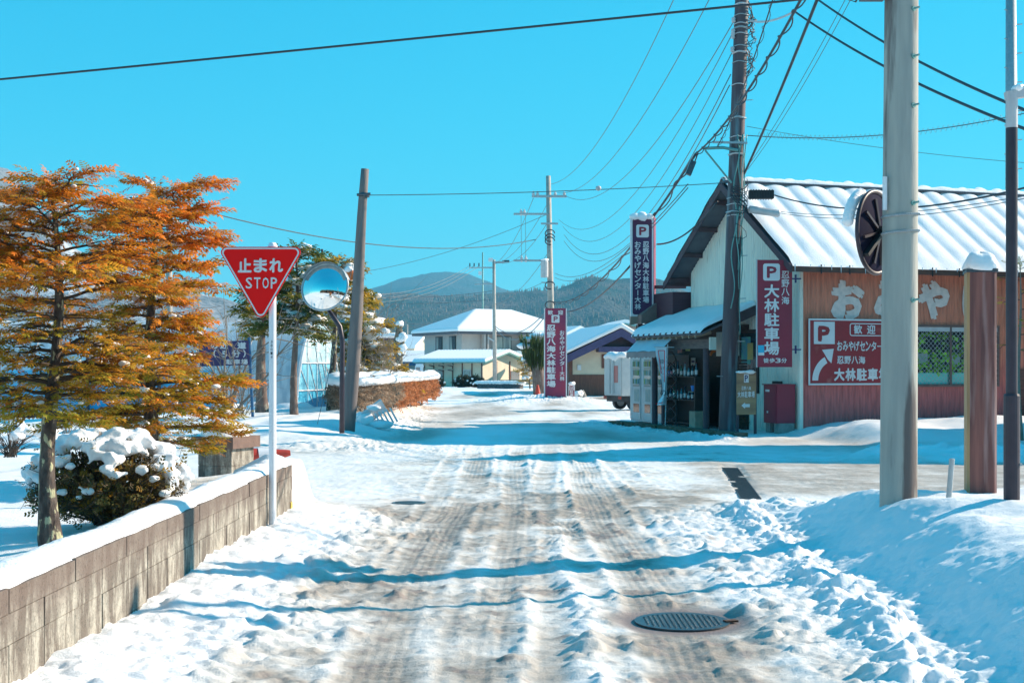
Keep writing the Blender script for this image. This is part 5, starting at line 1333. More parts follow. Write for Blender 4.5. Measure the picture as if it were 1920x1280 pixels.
# ================================================================== middle distance, left
def gp_(px, py, Y): p = W(px, py, Y); return (p.x, Y, gz(p.x, Y) - .05)
needle_tree('garden_conifer', 'green and gold tree with thick spotted trunk, just left of the stop sign post', 'tree', gp_(490, 790, 34), 3.9, 2.0, lambda f: .72 * (1.05 - .6 * f), 28, 21, goldgreen, .30, .17, (.05, 0), snow=16, snowr=.12, tmpl=T_COARSE, per=3, gaps=.15, barkm=M['barkred'], sub=7)
needle_tree('garden_conifer', 'slim straight green tree with a reddish foot in front of the plastic greenhouse', 'tree', gp_(552, 790, 32), 4.1, 1.95, lambda f: .95 * (1.0 - .68 * f), 36, 22, greens, .30, .10, (.06, 0), snow=24, snowr=.12, tmpl=T_COARSE, per=3, gaps=.1, barkm=M['barkred'], sub=7)
needle_tree('garden_conifer', 'golden green bushy tree with snow lumps behind the round mirror', 'tree', gp_(622, 780, 36), 4.2, 2.75, lambda f: .95 * (1.0 - .55 * f), 32, 23, goldgreen, .30, .12, (.1, 0), snow=24, snowr=.13, tmpl=T_COARSE, per=3, gaps=.1, sub=7)
needle_tree('garden_conifer', 'layered green and gold tree with heavy snow pads, right of the leaning pole', 'tree', gp_(690, 740, 44), 3.6, .5, lambda f: 1.35 * (1.0 - .7 * f), 40, 24, goldgreen, .36, .13, (-.3, 0), snow=34, snowr=.20, tmpl=T_COARSE, per=3, gaps=.1, sub=7)
needle_tree('garden_conifer', 'golden green tree with snow crown showing between stop sign and mirror', 'tree', gp_(556, 760, 47), 4.5, 2.4, lambda f: .75 * (1.0 - .6 * f), 30, 25, goldgreen, .38, .13, (0, 0), snow=34, snowr=.24, tmpl=T_COARSE, per=3, gaps=.1, sub=7)
def bare(name, label, base, h, seed, n=10, m=None, spread=.5, lead=1.0, cat='tree', group=None, r0=.05, tips=3):
    r = np.random.RandomState(seed); t = thing(name, label, cat, base, 0, group); b = np.array(base, float); mb = MB()
    for i in range(n):
        a = i * 2.4 + r.rand(); p = b + .05 * r.randn(3) * np.array([1, 1, 0]); d = np.array([math.cos(a) * spread, math.sin(a) * spread * .7, lead]); d /= np.linalg.norm(d); L = h * (.6 + .5 * r.rand()); pts = [p]
        for k in range(6):
            d = d + .16 * r.randn(3) + np.array([0, 0, .06]); d /= np.linalg.norm(d); pts.append(pts[-1] + d * L / 6)
        mb.tube([Vector(q) for q in pts], list(np.linspace(r0 * (.6 + .4 * r.rand()), r0 * .18, 7)), 5, False)
        for k in range(2, 7):
            for q in range(tips):
                d2 = d + .7 * r.randn(3); d2 /= np.linalg.norm(d2); e = pts[k] + d2 * L * .28 * (.5 + r.rand()); mb.tube([Vector(pts[k]), Vector((pts[k] + e) / 2 + .02 * r.randn(3)), Vector(e)], [r0 * .22, r0 * .15, r0 * .06], 4, False)
    mb.build('branches', m or M['twig'], t, world=True); return t
bare('bare_shrub', 'pale leafless shrub with forked stems behind the tip of the stop sign', gp_(425, 770, 30), 2.6, 31, 8, M['twig'], .55, 1, 'shrub', r0=.045)
bare('bare_shrub', 'dense grey twiggy shrub at the foot of the leaning pole', gp_(690, 750, 40), 2.3, 32, 26, M['twig'], .7, .9, 'shrub', r0=.02, tips=4)
bare('bare_shrub', 'grey twiggy shrub rising behind the bare greenhouse hoops', gp_(632, 740, 52), 4.0, 33, 24, M['twig'], .6, 1, 'shrub', r0=.03, tips=4)
bare('bare_shrub', 'thin leafless stems in the snow mounds between the two orange trees', gp_(128, 800, 26), .75, 34, 18, M['twig'], .35, 1, 'shrub', r0=.010, tips=3)
bare('bare_shrub', 'low dark twigs in front of the white plastic sheeting', gp_(455, 770, 31), 1.6, 37, 16, M['twig'], .5, 1, 'shrub', r0=.015)
def snowtips(r, b):
    return [(b[0] + .5 * r.randn() * .6, b[1] + .2 * r.randn(), b[2] + .25 + .25 * r.rand(), .10 + .08 * r.rand(), .1, .06) for _ in range(16)]
twig_bush('snowy_bush', 'small leafless bush with snow pads at the left edge of the view', (W(20, 812, 20).x, 20, .22), .45, .55, 50, 41, lambda r: np.array([.12, .06, .04]), 2, snowtips, .04, zc=.3)

# blue notice board on a post
Yn = 30; n0 = W(372, 684, Yn); un = Yn / FPX
nbd = thing('direction_sign', 'dark blue notice board on a leaning blue post, half hidden by the orange tree', 'sign', W(473, 800, Yn))
mb = MB(); mb.prism([W(372, 641, Yn), W(465, 638, Yn), W(468, 684, Yn), W(375, 687, Yn)], (0, .03, 0)); mb.build('panel', M['navy'], nbd, world=True)
bd = Board((0, Yn, 0), (1, 0, 0), (0, 0, 1), .004)
for px, py, ch, w_, h_ in ((412, 654, '近', 16, 13), (445, 654, '道', 17, 13), (395, 654, 'の', 14, 13), (434, 670, '分', 17, 14), (456, 670, ')', 5, 15), (416, 670, '5', 10, 13), (400, 670, '(', 5, 15), (392, 683, '場', 13, 10), (406, 683, '専', 13, 10), (421, 683, '用', 12, 10), (424, 683, '駐', 13, 10), (438, 683, '車', 13, 10), (452, 683, '場', 13, 10)):
    if ch in '専用' or (ch == '場' and px < 400): continue
    x, z = bpx(px, py, Yn); bd.glyph(ch, x, z, w_ * un, h_ * un, .05)
bd.done('lettering', M['signwhite'], nbd, True)
mb = MB(); mb.tube([W(474, 803, Yn) + Vector((0, .06, 0)), W(466, 632, Yn) + Vector((0, .06, 0))], .035, 8); mb.build('post', M['bluepost'], nbd, world=True)

# plastic greenhouse, end wall towards the road
gh_ = thing('greenhouse', 'plastic sheeted greenhouse tunnel with a blue tinted end wall behind the garden trees', 'greenhouse', (-6.2, 39, .2))
def arch(n=17, w=1.75, h=2.75):
    out = []
    for i in range(n):
        f = i / (n - 1); y = -w + 2 * w * f; q = abs(2 * f - 1); out.append((y, h * (1 - q ** 2.4) ** .72 if q < 1 else 0))
    return out
e_o = Vector((-6.25, 38.2, .15)); e_u = Vector((.25, .97, 0)).normalized(); ax = Vector((-.97, -.10, 0)).normalized()
A = arch()
def ghp(d, y, z): return e_o + e_u * (y + 1.75) + ax * d + Vector((0, 0, z))
m, nt, bs, out = newmat('milky_plastic')
tc = nt.nodes.new('ShaderNodeTexCoord'); mp = nt.nodes.new('ShaderNodeMapping'); mp.inputs['Scale'].default_value = (3, 3, .6); mp.inputs['Rotation'].default_value = (0, .5, 0); nt.links.new(tc.outputs['Object'], mp.inputs[0])
nz = nt.nodes.new('ShaderNodeTexNoise'); nz.inputs['Scale'].default_value = 2.5; nz.inputs['Detail'].default_value = 5; nt.links.new(mp.outputs[0], nz.inputs[0])
rp = nt.nodes.new('ShaderNodeValToRGB'); rp.color_ramp.elements[0].position = .38; rp.color_ramp.elements[0].color = (.50, .62, .70, 1); rp.color_ramp.elements[1].position = .62; rp.color_ramp.elements[1].color = (.74, .82, .86, 1); nt.links.new(nz.outputs[0], rp.inputs[0])
nt.links.new(rp.outputs[0], bs.inputs['Base Color']); bs.inputs['Roughness'].default_value = .3
tr_ = nt.nodes.new('ShaderNodeBsdfTranslucent'); nt.links.new(rp.outputs[0], tr_.inputs[0]); mxs = nt.nodes.new('ShaderNodeMixShader'); mxs.inputs[0].default_value = .45; nt.links.new(bs.outputs[0], mxs.inputs[1]); nt.links.new(tr_.outputs[0], mxs.inputs[2]); nt.links.new(mxs.outputs[0], out.inputs[0])
M['plastic'] = m
V = []; n = len(A); ND = 40
for i in range(ND + 1):
    for j, (y, z) in enumerate(A):
        d = 22 * i / ND; V.append(ghp(d, y, z * (1 + .012 * math.sin(i * 2.1 + j)) + .01))
i = np.arange(ND)[:, None] * n + np.arange(n - 1)[None]; npmesh('tunnel_cover', [tuple(v) for v in V], np.stack([i, i + n, i + n + 1, i + 1], -1).reshape(-1, 4), M['plastic'], gh_, smooth=True, world=True)
mb = MB(); V = []; F = []
for (y, z) in A: V += [ghp(-.03, y, 0), ghp(-.03, y, min(z, .75)), ghp(-.03, y, max(z, .001) if z > .75 else min(z, .75))]
lowF = [(3 * k, 3 * k + 3, 3 * k + 4, 3 * k + 1) for k in range(n - 1)]
mb.add(V, lowF); mb.build('lower_blue_sheet', M['bluesheet'], gh_, world=True, fix=False)
zc_ = 1.55
mb = MB(); V = []
for (y, z) in A: V += [ghp(-.035, y, min(z, .75)), ghp(-.035, y, min(z, zc_)), ghp(-.035, y, z)]
mb.add(V, [(3 * k, 3 * k + 3, 3 * k + 4, 3 * k + 1) for k in range(n - 1)]); mb.build('middle_blue_sheet', pmat('blue_film', (.12, .46, .66), (.24, .60, .76), 3, .25, .2, (1, 1, .5)), gh_, world=True, fix=False)
mb = MB(); mb.add(V, [(3 * k + 1, 3 * k + 4, 3 * k + 5, 3 * k + 2) for k in range(n - 1)]); mb.build('upper_clear_sheet', pmat('pale_film', (.42, .66, .74), (.56, .76, .82), 3, .25, .2, (1, 1, .5)), gh_, world=True, fix=False)
mb = MB(); mb.tube([ghp(-.05, y, z) for y, z in A], .03, 6)
for z in (.75, 1.55, 2.2): 
    ys_ = [y for y, zz in A if zz >= z]; mb.tube([ghp(-.06, min(ys_) - .05, z), ghp(-.06, max(ys_) + .05, z)], .022, 6)
for y in (-.9, -.2, .5): mb.tube([ghp(-.06, y, 0), ghp(-.06, y, 2.3)], .014, 5)
for i in range(5): mb.tube([ghp(-.05, -1.4 + i * .5, 2.3 - .45 * abs(i - 2)), ghp(-.05, -.5 + i * .45, .4)], .012, 5)
mb.build('end_frame', M['white'], gh_, world=True)
mb = MB()
for k in range(1, 14): mb.tube([ghp(k * 1.5, y * 1.005, z * 1.005 + .01) for y, z in A], .018, 5, False)
mb.build('hoop', M['lampgrey'], gh_, world=True)
blobs('snow_drift', [tuple(ghp(k * .9, -1.9, .1)) + (.7, .5, .35) for k in range(24)], M['snow'], gh_, sub=2, rough=.1)
# uncovered hoops behind
fr_ = thing('hoop_frame', 'bare metal hoops of an uncovered greenhouse beside the mirror pole', 'frame', (-6.2, 47, .1))
mb = MB(); ctr = Vector((W(628, 0, 47).x, 47, .15))
for d in (0, 1.2):
    mb.tube([ctr + Vector((y * .45 + d * .35, d, z * .98)) for y, z in A], .025, 6, False)
for z in (.6, .95, 1.3, 1.65, 2.0): mb.tube([ctr + Vector((-.6, 0, z)), ctr + Vector((.6, 0, z))], .018, 5); mb.tube([ctr + Vector((-.2, 1.2, z)), ctr + Vector((1.0, 1.2, z))], .014, 5)
for x in np.linspace(-.5, .5, 6): mb.tube([ctr + Vector((x, 0, 0)), ctr + Vector((x, 0, 2.1))], .016, 5)
mb.build('hoops', M['lampgrey'], fr_, world=True)
# blue tarpaulin far left, guy wire
tp_ = thing('blue_tarpaulin', 'blue tarpaulin wall glimpsed through the orange tree at the left', 'tarpaulin', (-12.6, 36, .2))
mb = MB(); a = W(0, 775, 36); V = []
for i in range(13):
    for z in (.1, .6, 1.1, 1.5): V.append((a.x + .12 * i * 4, 36 + .1 * math.sin(i * 2.3 + z), z))
mb.add(V, [(4 * i + j, 4 * i + 4 + j, 4 * i + 5 + j, 4 * i + 1 + j) for i in range(12) for j in range(3)]); mb.build('sheet', M['bluesheet'], tp_, world=True, smooth=True)
mb = MB()
for i in (0, 5, 9): mb.tube([(a.x + .48 * i, 35.9, 0), (a.x + .48 * i, 35.9, 1.9)], .05, 6)
mb.build('posts', M['purplewood'], tp_, world=True)
# poles behind the trees
def simple_pole(name, label, pxb, Y, pyt, r0, mat_, arms=(), cat='utility pole', dx=0, base=-.1, kind=None):
    b = W(pxb, 0, Y); t = thing(name, label, cat, (b.x, Y, 0)); zt = W(0, pyt, Y).z
    mb = MB(); mb.tube([(b.x, Y, base), (b.x + dx * Y / FPX, Y, zt)], [r0, r0 * .62], 12); mb.build('shaft', mat_, t, world=True, smooth=True)
    for (py, x0, x1, th) in arms:
        z = W(0, py, Y).z; mb = MB(); mb.bar((W(x0, 0, Y).x, Y - r0, z), (W(x1, 0, Y).x, Y - r0, z), th); mb.build('cross_arm', M['galv'], t, world=True)
    return t
simple_pole('concrete_utility_pole', 'slim grey utility pole rising behind the orange trees', 317, 42, 372, .13, M['concrete2'], ((382, 305, 330, .05),))
simple_pole('steel_post', 'short tan pipe topping out just above the round mirror', 595, 46, 474, .055, M['twig'], cat='post')
simple_pole('steel_post', 'purple brown pipe topping out just above the round mirror', 604, 44, 467, .06, M['dark'], cat='post')
lampb = thing('pole_lantern', 'white and orange lantern with a snow cap peeping from behind the leaning pole', 'lantern', W(655, 515, 29.5))
c = W(657, 512, 29.5); mb = MB(); mb.lathe([(.02, -.16), (.10, -.14), (.12, 0), (.11, .06), (.001, .07)], 14, c); mb.build('glass_bowl', M['orange'], lampb, world=True, smooth=True)
mb = MB(); mb.box(c + Vector((-.09, 0, .02)), (.10, .16, .18)); mb.build('housing', M['lampgrey'], lampb, world=True)
blobs('snow_cap', [tuple(c + Vector((0, 0, .08))) + (.14, .13, .08)], M['snow'], lampb, sub=3)

# clipped hedge with thick snow
hd = thing('clipped_hedge', 'clipped red brown hedge under a thick snow cap along the left roadside', 'hedge', (-3.8, 40, .3))
r = np.random.RandomState(9); ha = np.array([-4.15, 34.0, 0]); hb_ = np.array([-3.55, 53.0, 0]); hl = np.linalg.norm(hb_ - ha); hu = (hb_ - ha) / hl; hn = np.array([hu[1], -hu[0], 0])
N = 9000; u = r.rand(N); v = (r.rand(N) * 2 - 1); hgt = r.rand(N) ** .8; endk = np.clip(np.minimum(u, 1 - u) * hl / .7, 0, 1) ** .5
top = 1.22 - .02 * np.sin(u * 20); low = .42 + .12 * np.sin(u * 31)
Z = low + (top - low) * hgt; wdt = .62 * endk * (.62 + .38 * np.sin(PI * np.clip(hgt * .9 + .12, 0, 1)))
sgn = np.where(np.abs(v) < .25, v * 4, np.sign(v) * (1 - .12 * r.rand(N)))
P = ha[None] + hu[None] * (u * hl)[:, None] + hn[None] * (sgn * wdt)[:, None]; P[:, 2] = Z
D = hn[None] * sgn[:, None] + .6 * r.randn(N, 3) + np.array([0, 0, .4]); D += 1e-3
T = np.where((u < .30)[:, None], np.array([[.36, .27, .20]]), np.array([[.52, .23, .11]])) * (.55 + .8 * r.rand(N))[:, None]
V, F, TT = place_sprays(P, D, .17 * (.7 + .7 * r.rand(N)), r.randn(N), T, spray_template(4, .45, .16)); npmesh('foliage', V, F, M['leaf'], hd, tint=TT, world=True)
mb = MB()
for i in range(40):
    f = (i + .5) / 40; p = ha + hu * f * hl; mb.tube([Vector(p) + Vector((0, 0, .1)), Vector(p) + Vector((.12 * math.sin(i * 3), 0, .8))], [.03, .012], 5)
mb.bar(Vector(ha) + Vector((0, 0, .12)), Vector(hb_) + Vector((0, 0, .12)), .05); mb.build('stems', M['twigdark'], hd, world=True)
sp_ = []
for i in range(150):
    f = (i + .5) / 150; k = min(1, min(f, 1 - f) * hl / .8) ** .5
    for q in (-.7, 0, .7):
        p = ha + hu * f * hl + hn * q * .62 * k; n_ = float(perlin(np.array([f * 14.]), np.array([q * 2.]), 3)[0]); sp_.append((p[0], p[1], 1.27 + .06 * n_ - .05 * abs(q), .34, .30, .16 + .07 * n_))
blobs('snow_cap', sp_, M['snow'], hd, sub=2, rough=.10, seed=3)
# slatted thing buried by the hedge
bd_ = thing('buried_planter', 'white slatted planter tipped over and half buried in snow beside the hedge', 'planter', W(700, 790, 32))
c = W(702, 775, 31.5); e_ = Euler((R(25), R(-35), R(20)), 'XYZ'); mb = MB(); mb.box(c + Vector((0, 0, .05)), (.55, .06, .35), rot=e_); mb.build('panel', M['signwhite'], bd_, world=True)
for i in range(5):
    mb = MB(); mb.box(c + Vector((.10 + i * .09, -.05, -.15 + i * .03)), (.035, .05, .42), rot=e_); mb.build('slat', M['white'], bd_, world=True)
blobs('snow_cover', [(c.x - .22, 31.4, c.z - .14, .2, .2, .16), (c.x - .02, 31.4, c.z + .14, .18, .15, .07), (c.x + .1, 31.5, c.z - .26, .32, .25, .12), (c.x - .34, 31.4, c.z - .05, .1, .1, .09)], M['snow'], bd_, sub=3, rough=.15)

# ================================================================== far street
# cloud-pruned snowy tree by a gate
Yq = 62
pt = thing('pruned_tree', 'knobbly pruned tree with snow on its cut branches beyond the hedge', 'tree', W(747, 712, Yq))
mb = MB(); mb.tube([W(749, 725, Yq), W(748, 690, Yq), W(746, 650, Yq), W(749, 625, Yq), W(748, 610, Yq)], [.13, .17, .24, .20, .10], 10); mb.build('trunk', M['trunkm'], pt, world=True, smooth=True)
for (x0, y0, x1, y1, r_) in ((748, 640, 758, 632, .2), (746, 672, 733, 664, .14), (748, 668, 757, 652, .18), (748, 660, 736, 656, .08), (733, 664, 731, 655, .08), (749, 615, 749, 607, .16)):
    mb = MB(); mb.tube([W(x0, y0, Yq), W((x0 + x1) / 2, (y0 + y1) / 2 + 2, Yq - .1), W(x1, y1, Yq)], [r_ * .7, r_, r_ * .6], 8); mb.build('limb', M['trunkm'], pt, world=True, smooth=True)
blobs('snow_clumps', [tuple(W(x, y, Yq - .12)) + (s_, s_, s_ * .8) for x, y, s_ in ((749, 607, .18), (755, 631, .24), (752, 636, .22), (755, 652, .22), (752, 660, .2), (734, 662, .16), (741, 655, .14), (752, 702, .2))], M['snow'], pt, sub=2)
ga = thing('garden_pergola', 'grey pergola beam with snow, pale panels and posts beyond the hedge', 'pergola', W(725, 712, 64))
mb = MB(); mb.bar(W(706, 634, 64), W(745, 637, 64), .28); mb.build('beam', M['purplewood'], ga, world=True)
mb = MB(); mb.prism([W(712, 640, 64.5), W(742, 640, 64.5), W(742, 712, 64.5), W(712, 712, 64.5)], (0, .1, 0)); mb.build('panel', pmat('blue_grey_panel', (.32, .42, .46), (.28, .37, .41), 3, .5), ga, world=True)
for px, m_ in ((744, 'bluepost'), (737, 'orange')):
    mb = MB(); mb.tube([W(px, 715, 63.5), W(px, 672 if px > 740 else 688, 63.5)], .11, 8); mb.build('post', M['lampgrey'] if px > 740 else pmat('pink_post', (.5, .3, .27), None, 5, .6), ga, world=True)
blobs('snow_cap', [tuple(W(x, 629, 64)) + (.3, .3, .14) for x in range(704, 745, 6)], M['snow'], ga, sub=2, rough=.08)

def gable_snow(mb, pts, th): pass
# two storey house
def px3(px, py, Y): return W(px, py, Y)
Yh = 120
hs = thing('two_storey_house', 'two storey beige house with snowy hip roof and balcony at the street end', 'house', W(866, 728, Yh), R(28))
k = Yh / FPX      # metres per photo pixel there
# local: front face along +x (right), camera-left face along -x side
fw, dp = 10.6, 8.2; x0, x1 = 0.0, fw
mb = MB(); mb.span((x0, 0, -.2), (x1, dp, 5.15)); walls = mb.build('walls', M['greywall'], hs)
hz = 5.1
mb = MB(); ov = .9; rx0, rx1, ry0, ry1 = x0 - ov, x1 + ov, -ov, dp + ov
V = [(rx0, ry0, hz), (rx1, ry0, hz), (rx1, ry1, hz), (rx0, ry1, hz), (rx0 + 4.3, dp / 2, hz + 1.95), (rx1 - 4.3, dp / 2, hz + 1.95)]
def roofmesh(V, lift): return [(v[0], v[1], v[2] + lift) for v in V]
mb.add(roofmesh(V, 0) + roofmesh(V, -.22)[:4], [(0, 1, 5, 4), (1, 2, 5), (2, 3, 4, 5), (3, 0, 4), (6, 7, 1, 0), (7, 8, 2, 1), (8, 9, 3, 2), (9, 6, 0, 3)]); mb.build('roof', M['roofdark'], hs)
mb = MB(); e = .10
V2 = [(rx0 - e, ry0 - e, hz), (rx1 + e, ry0 - e, hz), (rx1 + e, ry1 + e, hz), (rx0 - e, ry1 + e, hz), (rx0 + 4.3, dp / 2, hz + 2.02), (rx1 - 4.3, dp / 2, hz + 2.02)]
mb.add(roofmesh(V2, .30) + roofmesh(V2, .02)[:4], [(0, 1, 5, 4), (1, 2, 5), (2, 3, 4, 5), (3, 0, 4), (6, 7, 1, 0), (7, 8, 2, 1), (8, 9, 3, 2), (9, 6, 0, 3)]); o = mb.build('roof_snow', M['snow'], hs)
bv = o.modifiers.new('bevel', 'BEVEL'); bv.width = .14; bv.segments = 3
def win_(parent, a, b, face, frame='black', pane='glass', name='window', cols=2):
    """a,b: opposite corners in local coords on a face whose outward axis is face ('-y' or '-x')"""
    mb = MB(); mb.span(a, b); w = mb.build(name, M[frame], parent)
    if face == '-y':
        y = min(a[1], b[1]) - .02; W0, W1, Z0, Z1 = min(a[0], b[0]), max(a[0], b[0]), min(a[2], b[2]), max(a[2], b[2])
        for i in range(cols):
            q0 = W0 + .07 + (W1 - W0 - .07) * i / cols; q1 = W0 + (W1 - W0 - .07) * (i + 1) / cols
            mb = MB(); mb.span((q0, y, Z0 + .07), (q1, y + .015, Z1 - .07)); mb.build('pane', M[pane], w)
    else:
        x = min(a[0], b[0]) - .02; W0, W1, Z0, Z1 = min(a[1], b[1]), max(a[1], b[1]), min(a[2], b[2]), max(a[2], b[2])
        for i in range(cols):
            q0 = W0 + .07 + (W1 - W0 - .07) * i / cols; q1 = W0 + (W1 - W0 - .07) * (i + 1) / cols
            mb = MB(); mb.span((x, q0, Z0 + .07), (x + .015, q1, Z1 - .07)); mb.build('pane', M[pane] if i else M['glass'], w)
    return w
M['curtain'] = pmat('curtained_glass', (.42, .44, .38), (.10, .12, .14), 1.2, .2, 0, (3, 3, .3))
win_(hs, (x0 - .05, 5.6, 3.3), (x0, 4.1, 4.75), '-x', pane='curtain'); win_(hs, (x0 - .05, 2.6, 3.3), (x0, 1.2, 4.75), '-x', pane='curtain')
# recessed balcony in front
mb = MB(); mb.span((x0 + 2.0, -.06, 2.75), (x1 - .2, -.02, 4.95)); mb.build('balcony_recess', pmat('recess_wall', (.36, .31, .28), (.32, .28, .26), 2, .7), hs)
win_(hs, (x0 + 3.2, -.12, 2.95), (x0 + 5.0, -.07, 4.75), '-y', pane='curtain'); win_(hs, (x0 + 7.4, -.12, 2.95), (x0 + 8.7, -.07, 4.75), '-y', pane='curtain'); win_(hs, (x0 + 9.6, -.12, 2.9), (x0 + 10.5, -.07, 4.7), '-y', pane='curtain', cols=1)
for xx in (x0 + 1.9, x0 + 5.9, x0 + 9.1):
    mb = MB(); mb.span((xx, -.7, 2.6), (xx + (.9 if xx > x0 + 5 else .5), -.125, 5.08)); mb.build('pier', M['greywall'], hs)
mb = MB(); mb.span((x0 + 2.4, -.95, 2.2), (x1, -.75, 3.25)); mb.build('balcony_parapet', M['greywall'], hs)
for q0, q1 in ((3.4, 5.0), (5.05, 6.8)):
    mb = MB(); mb.span((x0 + q0, -1.0, 2.75), (x0 + q1, -.96, 3.4)); mb.build('hanging_bedding', pmat('pale_bedding', (.62, .68, .68), (.45, .58, .62), 1.2, .8), hs)
mb = MB(); mb.tube([(x0 + 2.15, -.75, 5.0), (x0 + 2.15, -.75, 2.4)], .05, 6); mb.build('downpipe', M['black'], hs)
mb = MB(); mb.prism([(x1 - 1.7, -2.2, 4.35), (x1 + 2.6, -2.2, 4.35), (x1 + .4, -2.2, 5.35)], (0, 4, 0)); mb.build('side_gable', M['wainscot'], hs)
mb = MB(); mb.prism([(x1 - 2.1, -2.4, 4.4), (x1 + .4, -2.4, 5.45), (x1 + 3.0, -2.4, 4.4), (x1 + 3.0, -2.4, 4.65), (x1 + .4, -2.4, 5.75), (x1 - 2.1, -2.4, 4.65)], (0, 4.4, 0)); mb.build('gable_snow', M['snow'], hs)

# prefab hut
Yp = 100; hp = thing('site_hut', 'long cream prefab hut with snow roof, dark posts and wall racks', 'hut', W(905, 728, Yp), R(-32))
L_ = 5.4; Dp = 5.6
mb = MB(); mb.span((-L_, 0, -.2), (0, Dp, 2.05)); mb.prism([(0, 0, 2.05), (0, Dp, 2.05), (0, Dp / 2, 2.65)], (-L_, 0, 0)); mb.build('walls', M['cream'], hp)
E_ = 0.0; B_ = -L_
mb = MB(); mb.prism([(B_ - .6, -.55, 2.0), (B_ - .6, Dp / 2, 2.76), (B_ - .6, Dp + .55, 2.0), (B_ - .6, Dp + .55, 1.9), (B_ - .6, Dp / 2, 2.66), (B_ - .6, -.55, 1.9)], (L_ + 1.2, 0, 0)); mb.build('roof', M['verdigris'], hp)
V = []; xs_ = np.arange(B_ - .7, .68, .07); Q = np.linspace(0, 1, 14)
for x in xs_:
    for q in Q:
        n_ = .02 * math.sin(x * 21); V.append((x, Dp / 2 - (Dp / 2 + .65) * q, 2.77 - .78 * q + (.20 + n_) * min(1, (1 - q) / .06) ** .5))
kq = len(Q); i = np.arange(len(xs_) - 1)[:, None] * kq + np.arange(kq - 1)[None]; npmesh('roof_snow', V, np.stack([i, i + kq, i + kq + 1, i + 1], -1).reshape(-1, 4), M['snow'], hp, smooth=True)
mb = MB(); mb.prism([(E_ + .55, -.6, 2.0), (E_ + .55, Dp / 2, 2.78), (E_ + .55, Dp / 2, 2.98), (E_ + .55, -.6, 2.2)], (.08, 0, 0)); mb.prism([(B_ - .7, Dp + .6, 2.0), (B_ - .7, Dp / 2, 2.78), (B_ - .7, Dp / 2, 2.98), (B_ - .7, Dp + .6, 2.2)], (L_ + 1.3, 0, 0)); mb.build('snow_edge', M['snow'], hp)
for i in range(7):
    mb = MB(); x = B_ + .05 + i * .88; mb.span((x - .04, -.06, -.1), (x + .04, -.005, 2.02)); mb.build('wall_post', M['wainscot'] if i < 6 else M['purplewood'], hp)
for y in (1.9, 3.8):
    mb = MB(); mb.span((E_ + .005, y - .05, -.1), (E_ + .06, y + .05, 2.05)); mb.build('wall_post', M['wainscot'], hp)
for z in (1.45, 1.8):
    mb = MB(); mb.bar((B_ + .3, -.5, z), (B_ + 3.1, -.5, z - .03), .09); mb.build('stored_pole', M['lumber'], hp)
for x in (B_ + .93, B_ + 1.81, B_ + 2.69):
    mb = MB(); mb.bar((x, -.65, 1.38), (x, -.01, 1.32), .06); mb.bar((x, -.65, 1.73), (x, -.01, 1.67), .06); mb.build('rack_bracket', M['purplewood'], hp)
win_(hp, (B_ + 1.05, -.05, .75), (B_ + 1.75, -.005, 1.4), '-y', 'lampgrey', 'curtain'); win_(hp, (B_ + 3.65, -.05, .75), (B_ + 4.35, -.005, 1.4), '-y', 'lampgrey', 'curtain')
mb = MB(); mb.span((E_ + .005, 3.95, .55), (E_ + .05, 5.2, 1.3)); mb.build('side_window', M['glass'], hp)
mb = MB(); mb.bar((E_ + .4, -.8, .35), (E_ + 3.5, 2.5, .35), .1); mb.bar((E_ + .4, -.8, .6), (E_ + 3.5, 2.5, .6), .1); mb.build('handrail', M['lumber'], hp)
lw_ = thing('low_stone_wall', 'low dark stone wall with snow on top before the prefab hut', 'wall', W(938, 735, 90))
mb = MB(); a = W(898, 736, 90); b = W(978, 736, 88); mb.bar((a.x, 90, .15), (b.x, 88, .15), .4, .75); mb.build('stones', pmat('dark_stones', (.05, .06, .075), (.14, .13, .13), 9, .9, .5), lw_, world=True)
blobs('snow_cap', [(a.x + (b.x - a.x) * f, 90 - 2 * f, .58, .32, .3, .14) for f in np.linspace(0, 1, 14)], M['snow'], lw_, sub=2, rough=.12)
for (px, Y, w_, h_, sd, lb) in ((817, 97, .55, .75, 51, 'dark evergreen shrub at the left corner of the prefab hut'), (868, 96, .65, .85, 52, 'dark evergreen shrub with snow flecks under the hut window rack'), (892, 95, .55, .85, 53, 'dark evergreen shrub with snow flecks beside the low stone wall')):
    twig_bush('evergreen_shrub', lb, (W(px, 0, Y).x, Y, .1), w_, h_, 70, sd, lambda r: np.array([.035, .05, .035]) * (.6 + .9 * r.rand()), 26, (lambda w_, h_: (lambda r, b: [(b[0] + w_ * .7 * r.randn() * .6, b[1] - .3 + .2 * r.randn(), b[2] + h_ * (.35 + .5 * r.rand()), .08, .08, .06) for _ in range(14)]))(w_, h_), .16)
needle_tree('yellow_shrub', 'small yellow leaved tree at the right end of the prefab hut', 'tree', (W(993, 0, 86).x, 86, .1), 2.9, .5, lambda f: .62 * (1.0 - .5 * f), 26, 27, lambda f, q, r: np.array([.55, .34, .03]) * (.6 + .6 * r.rand()), .3, .05, snow=6, snowr=.14, tmpl=T_COARSE, per=3, sub=5)

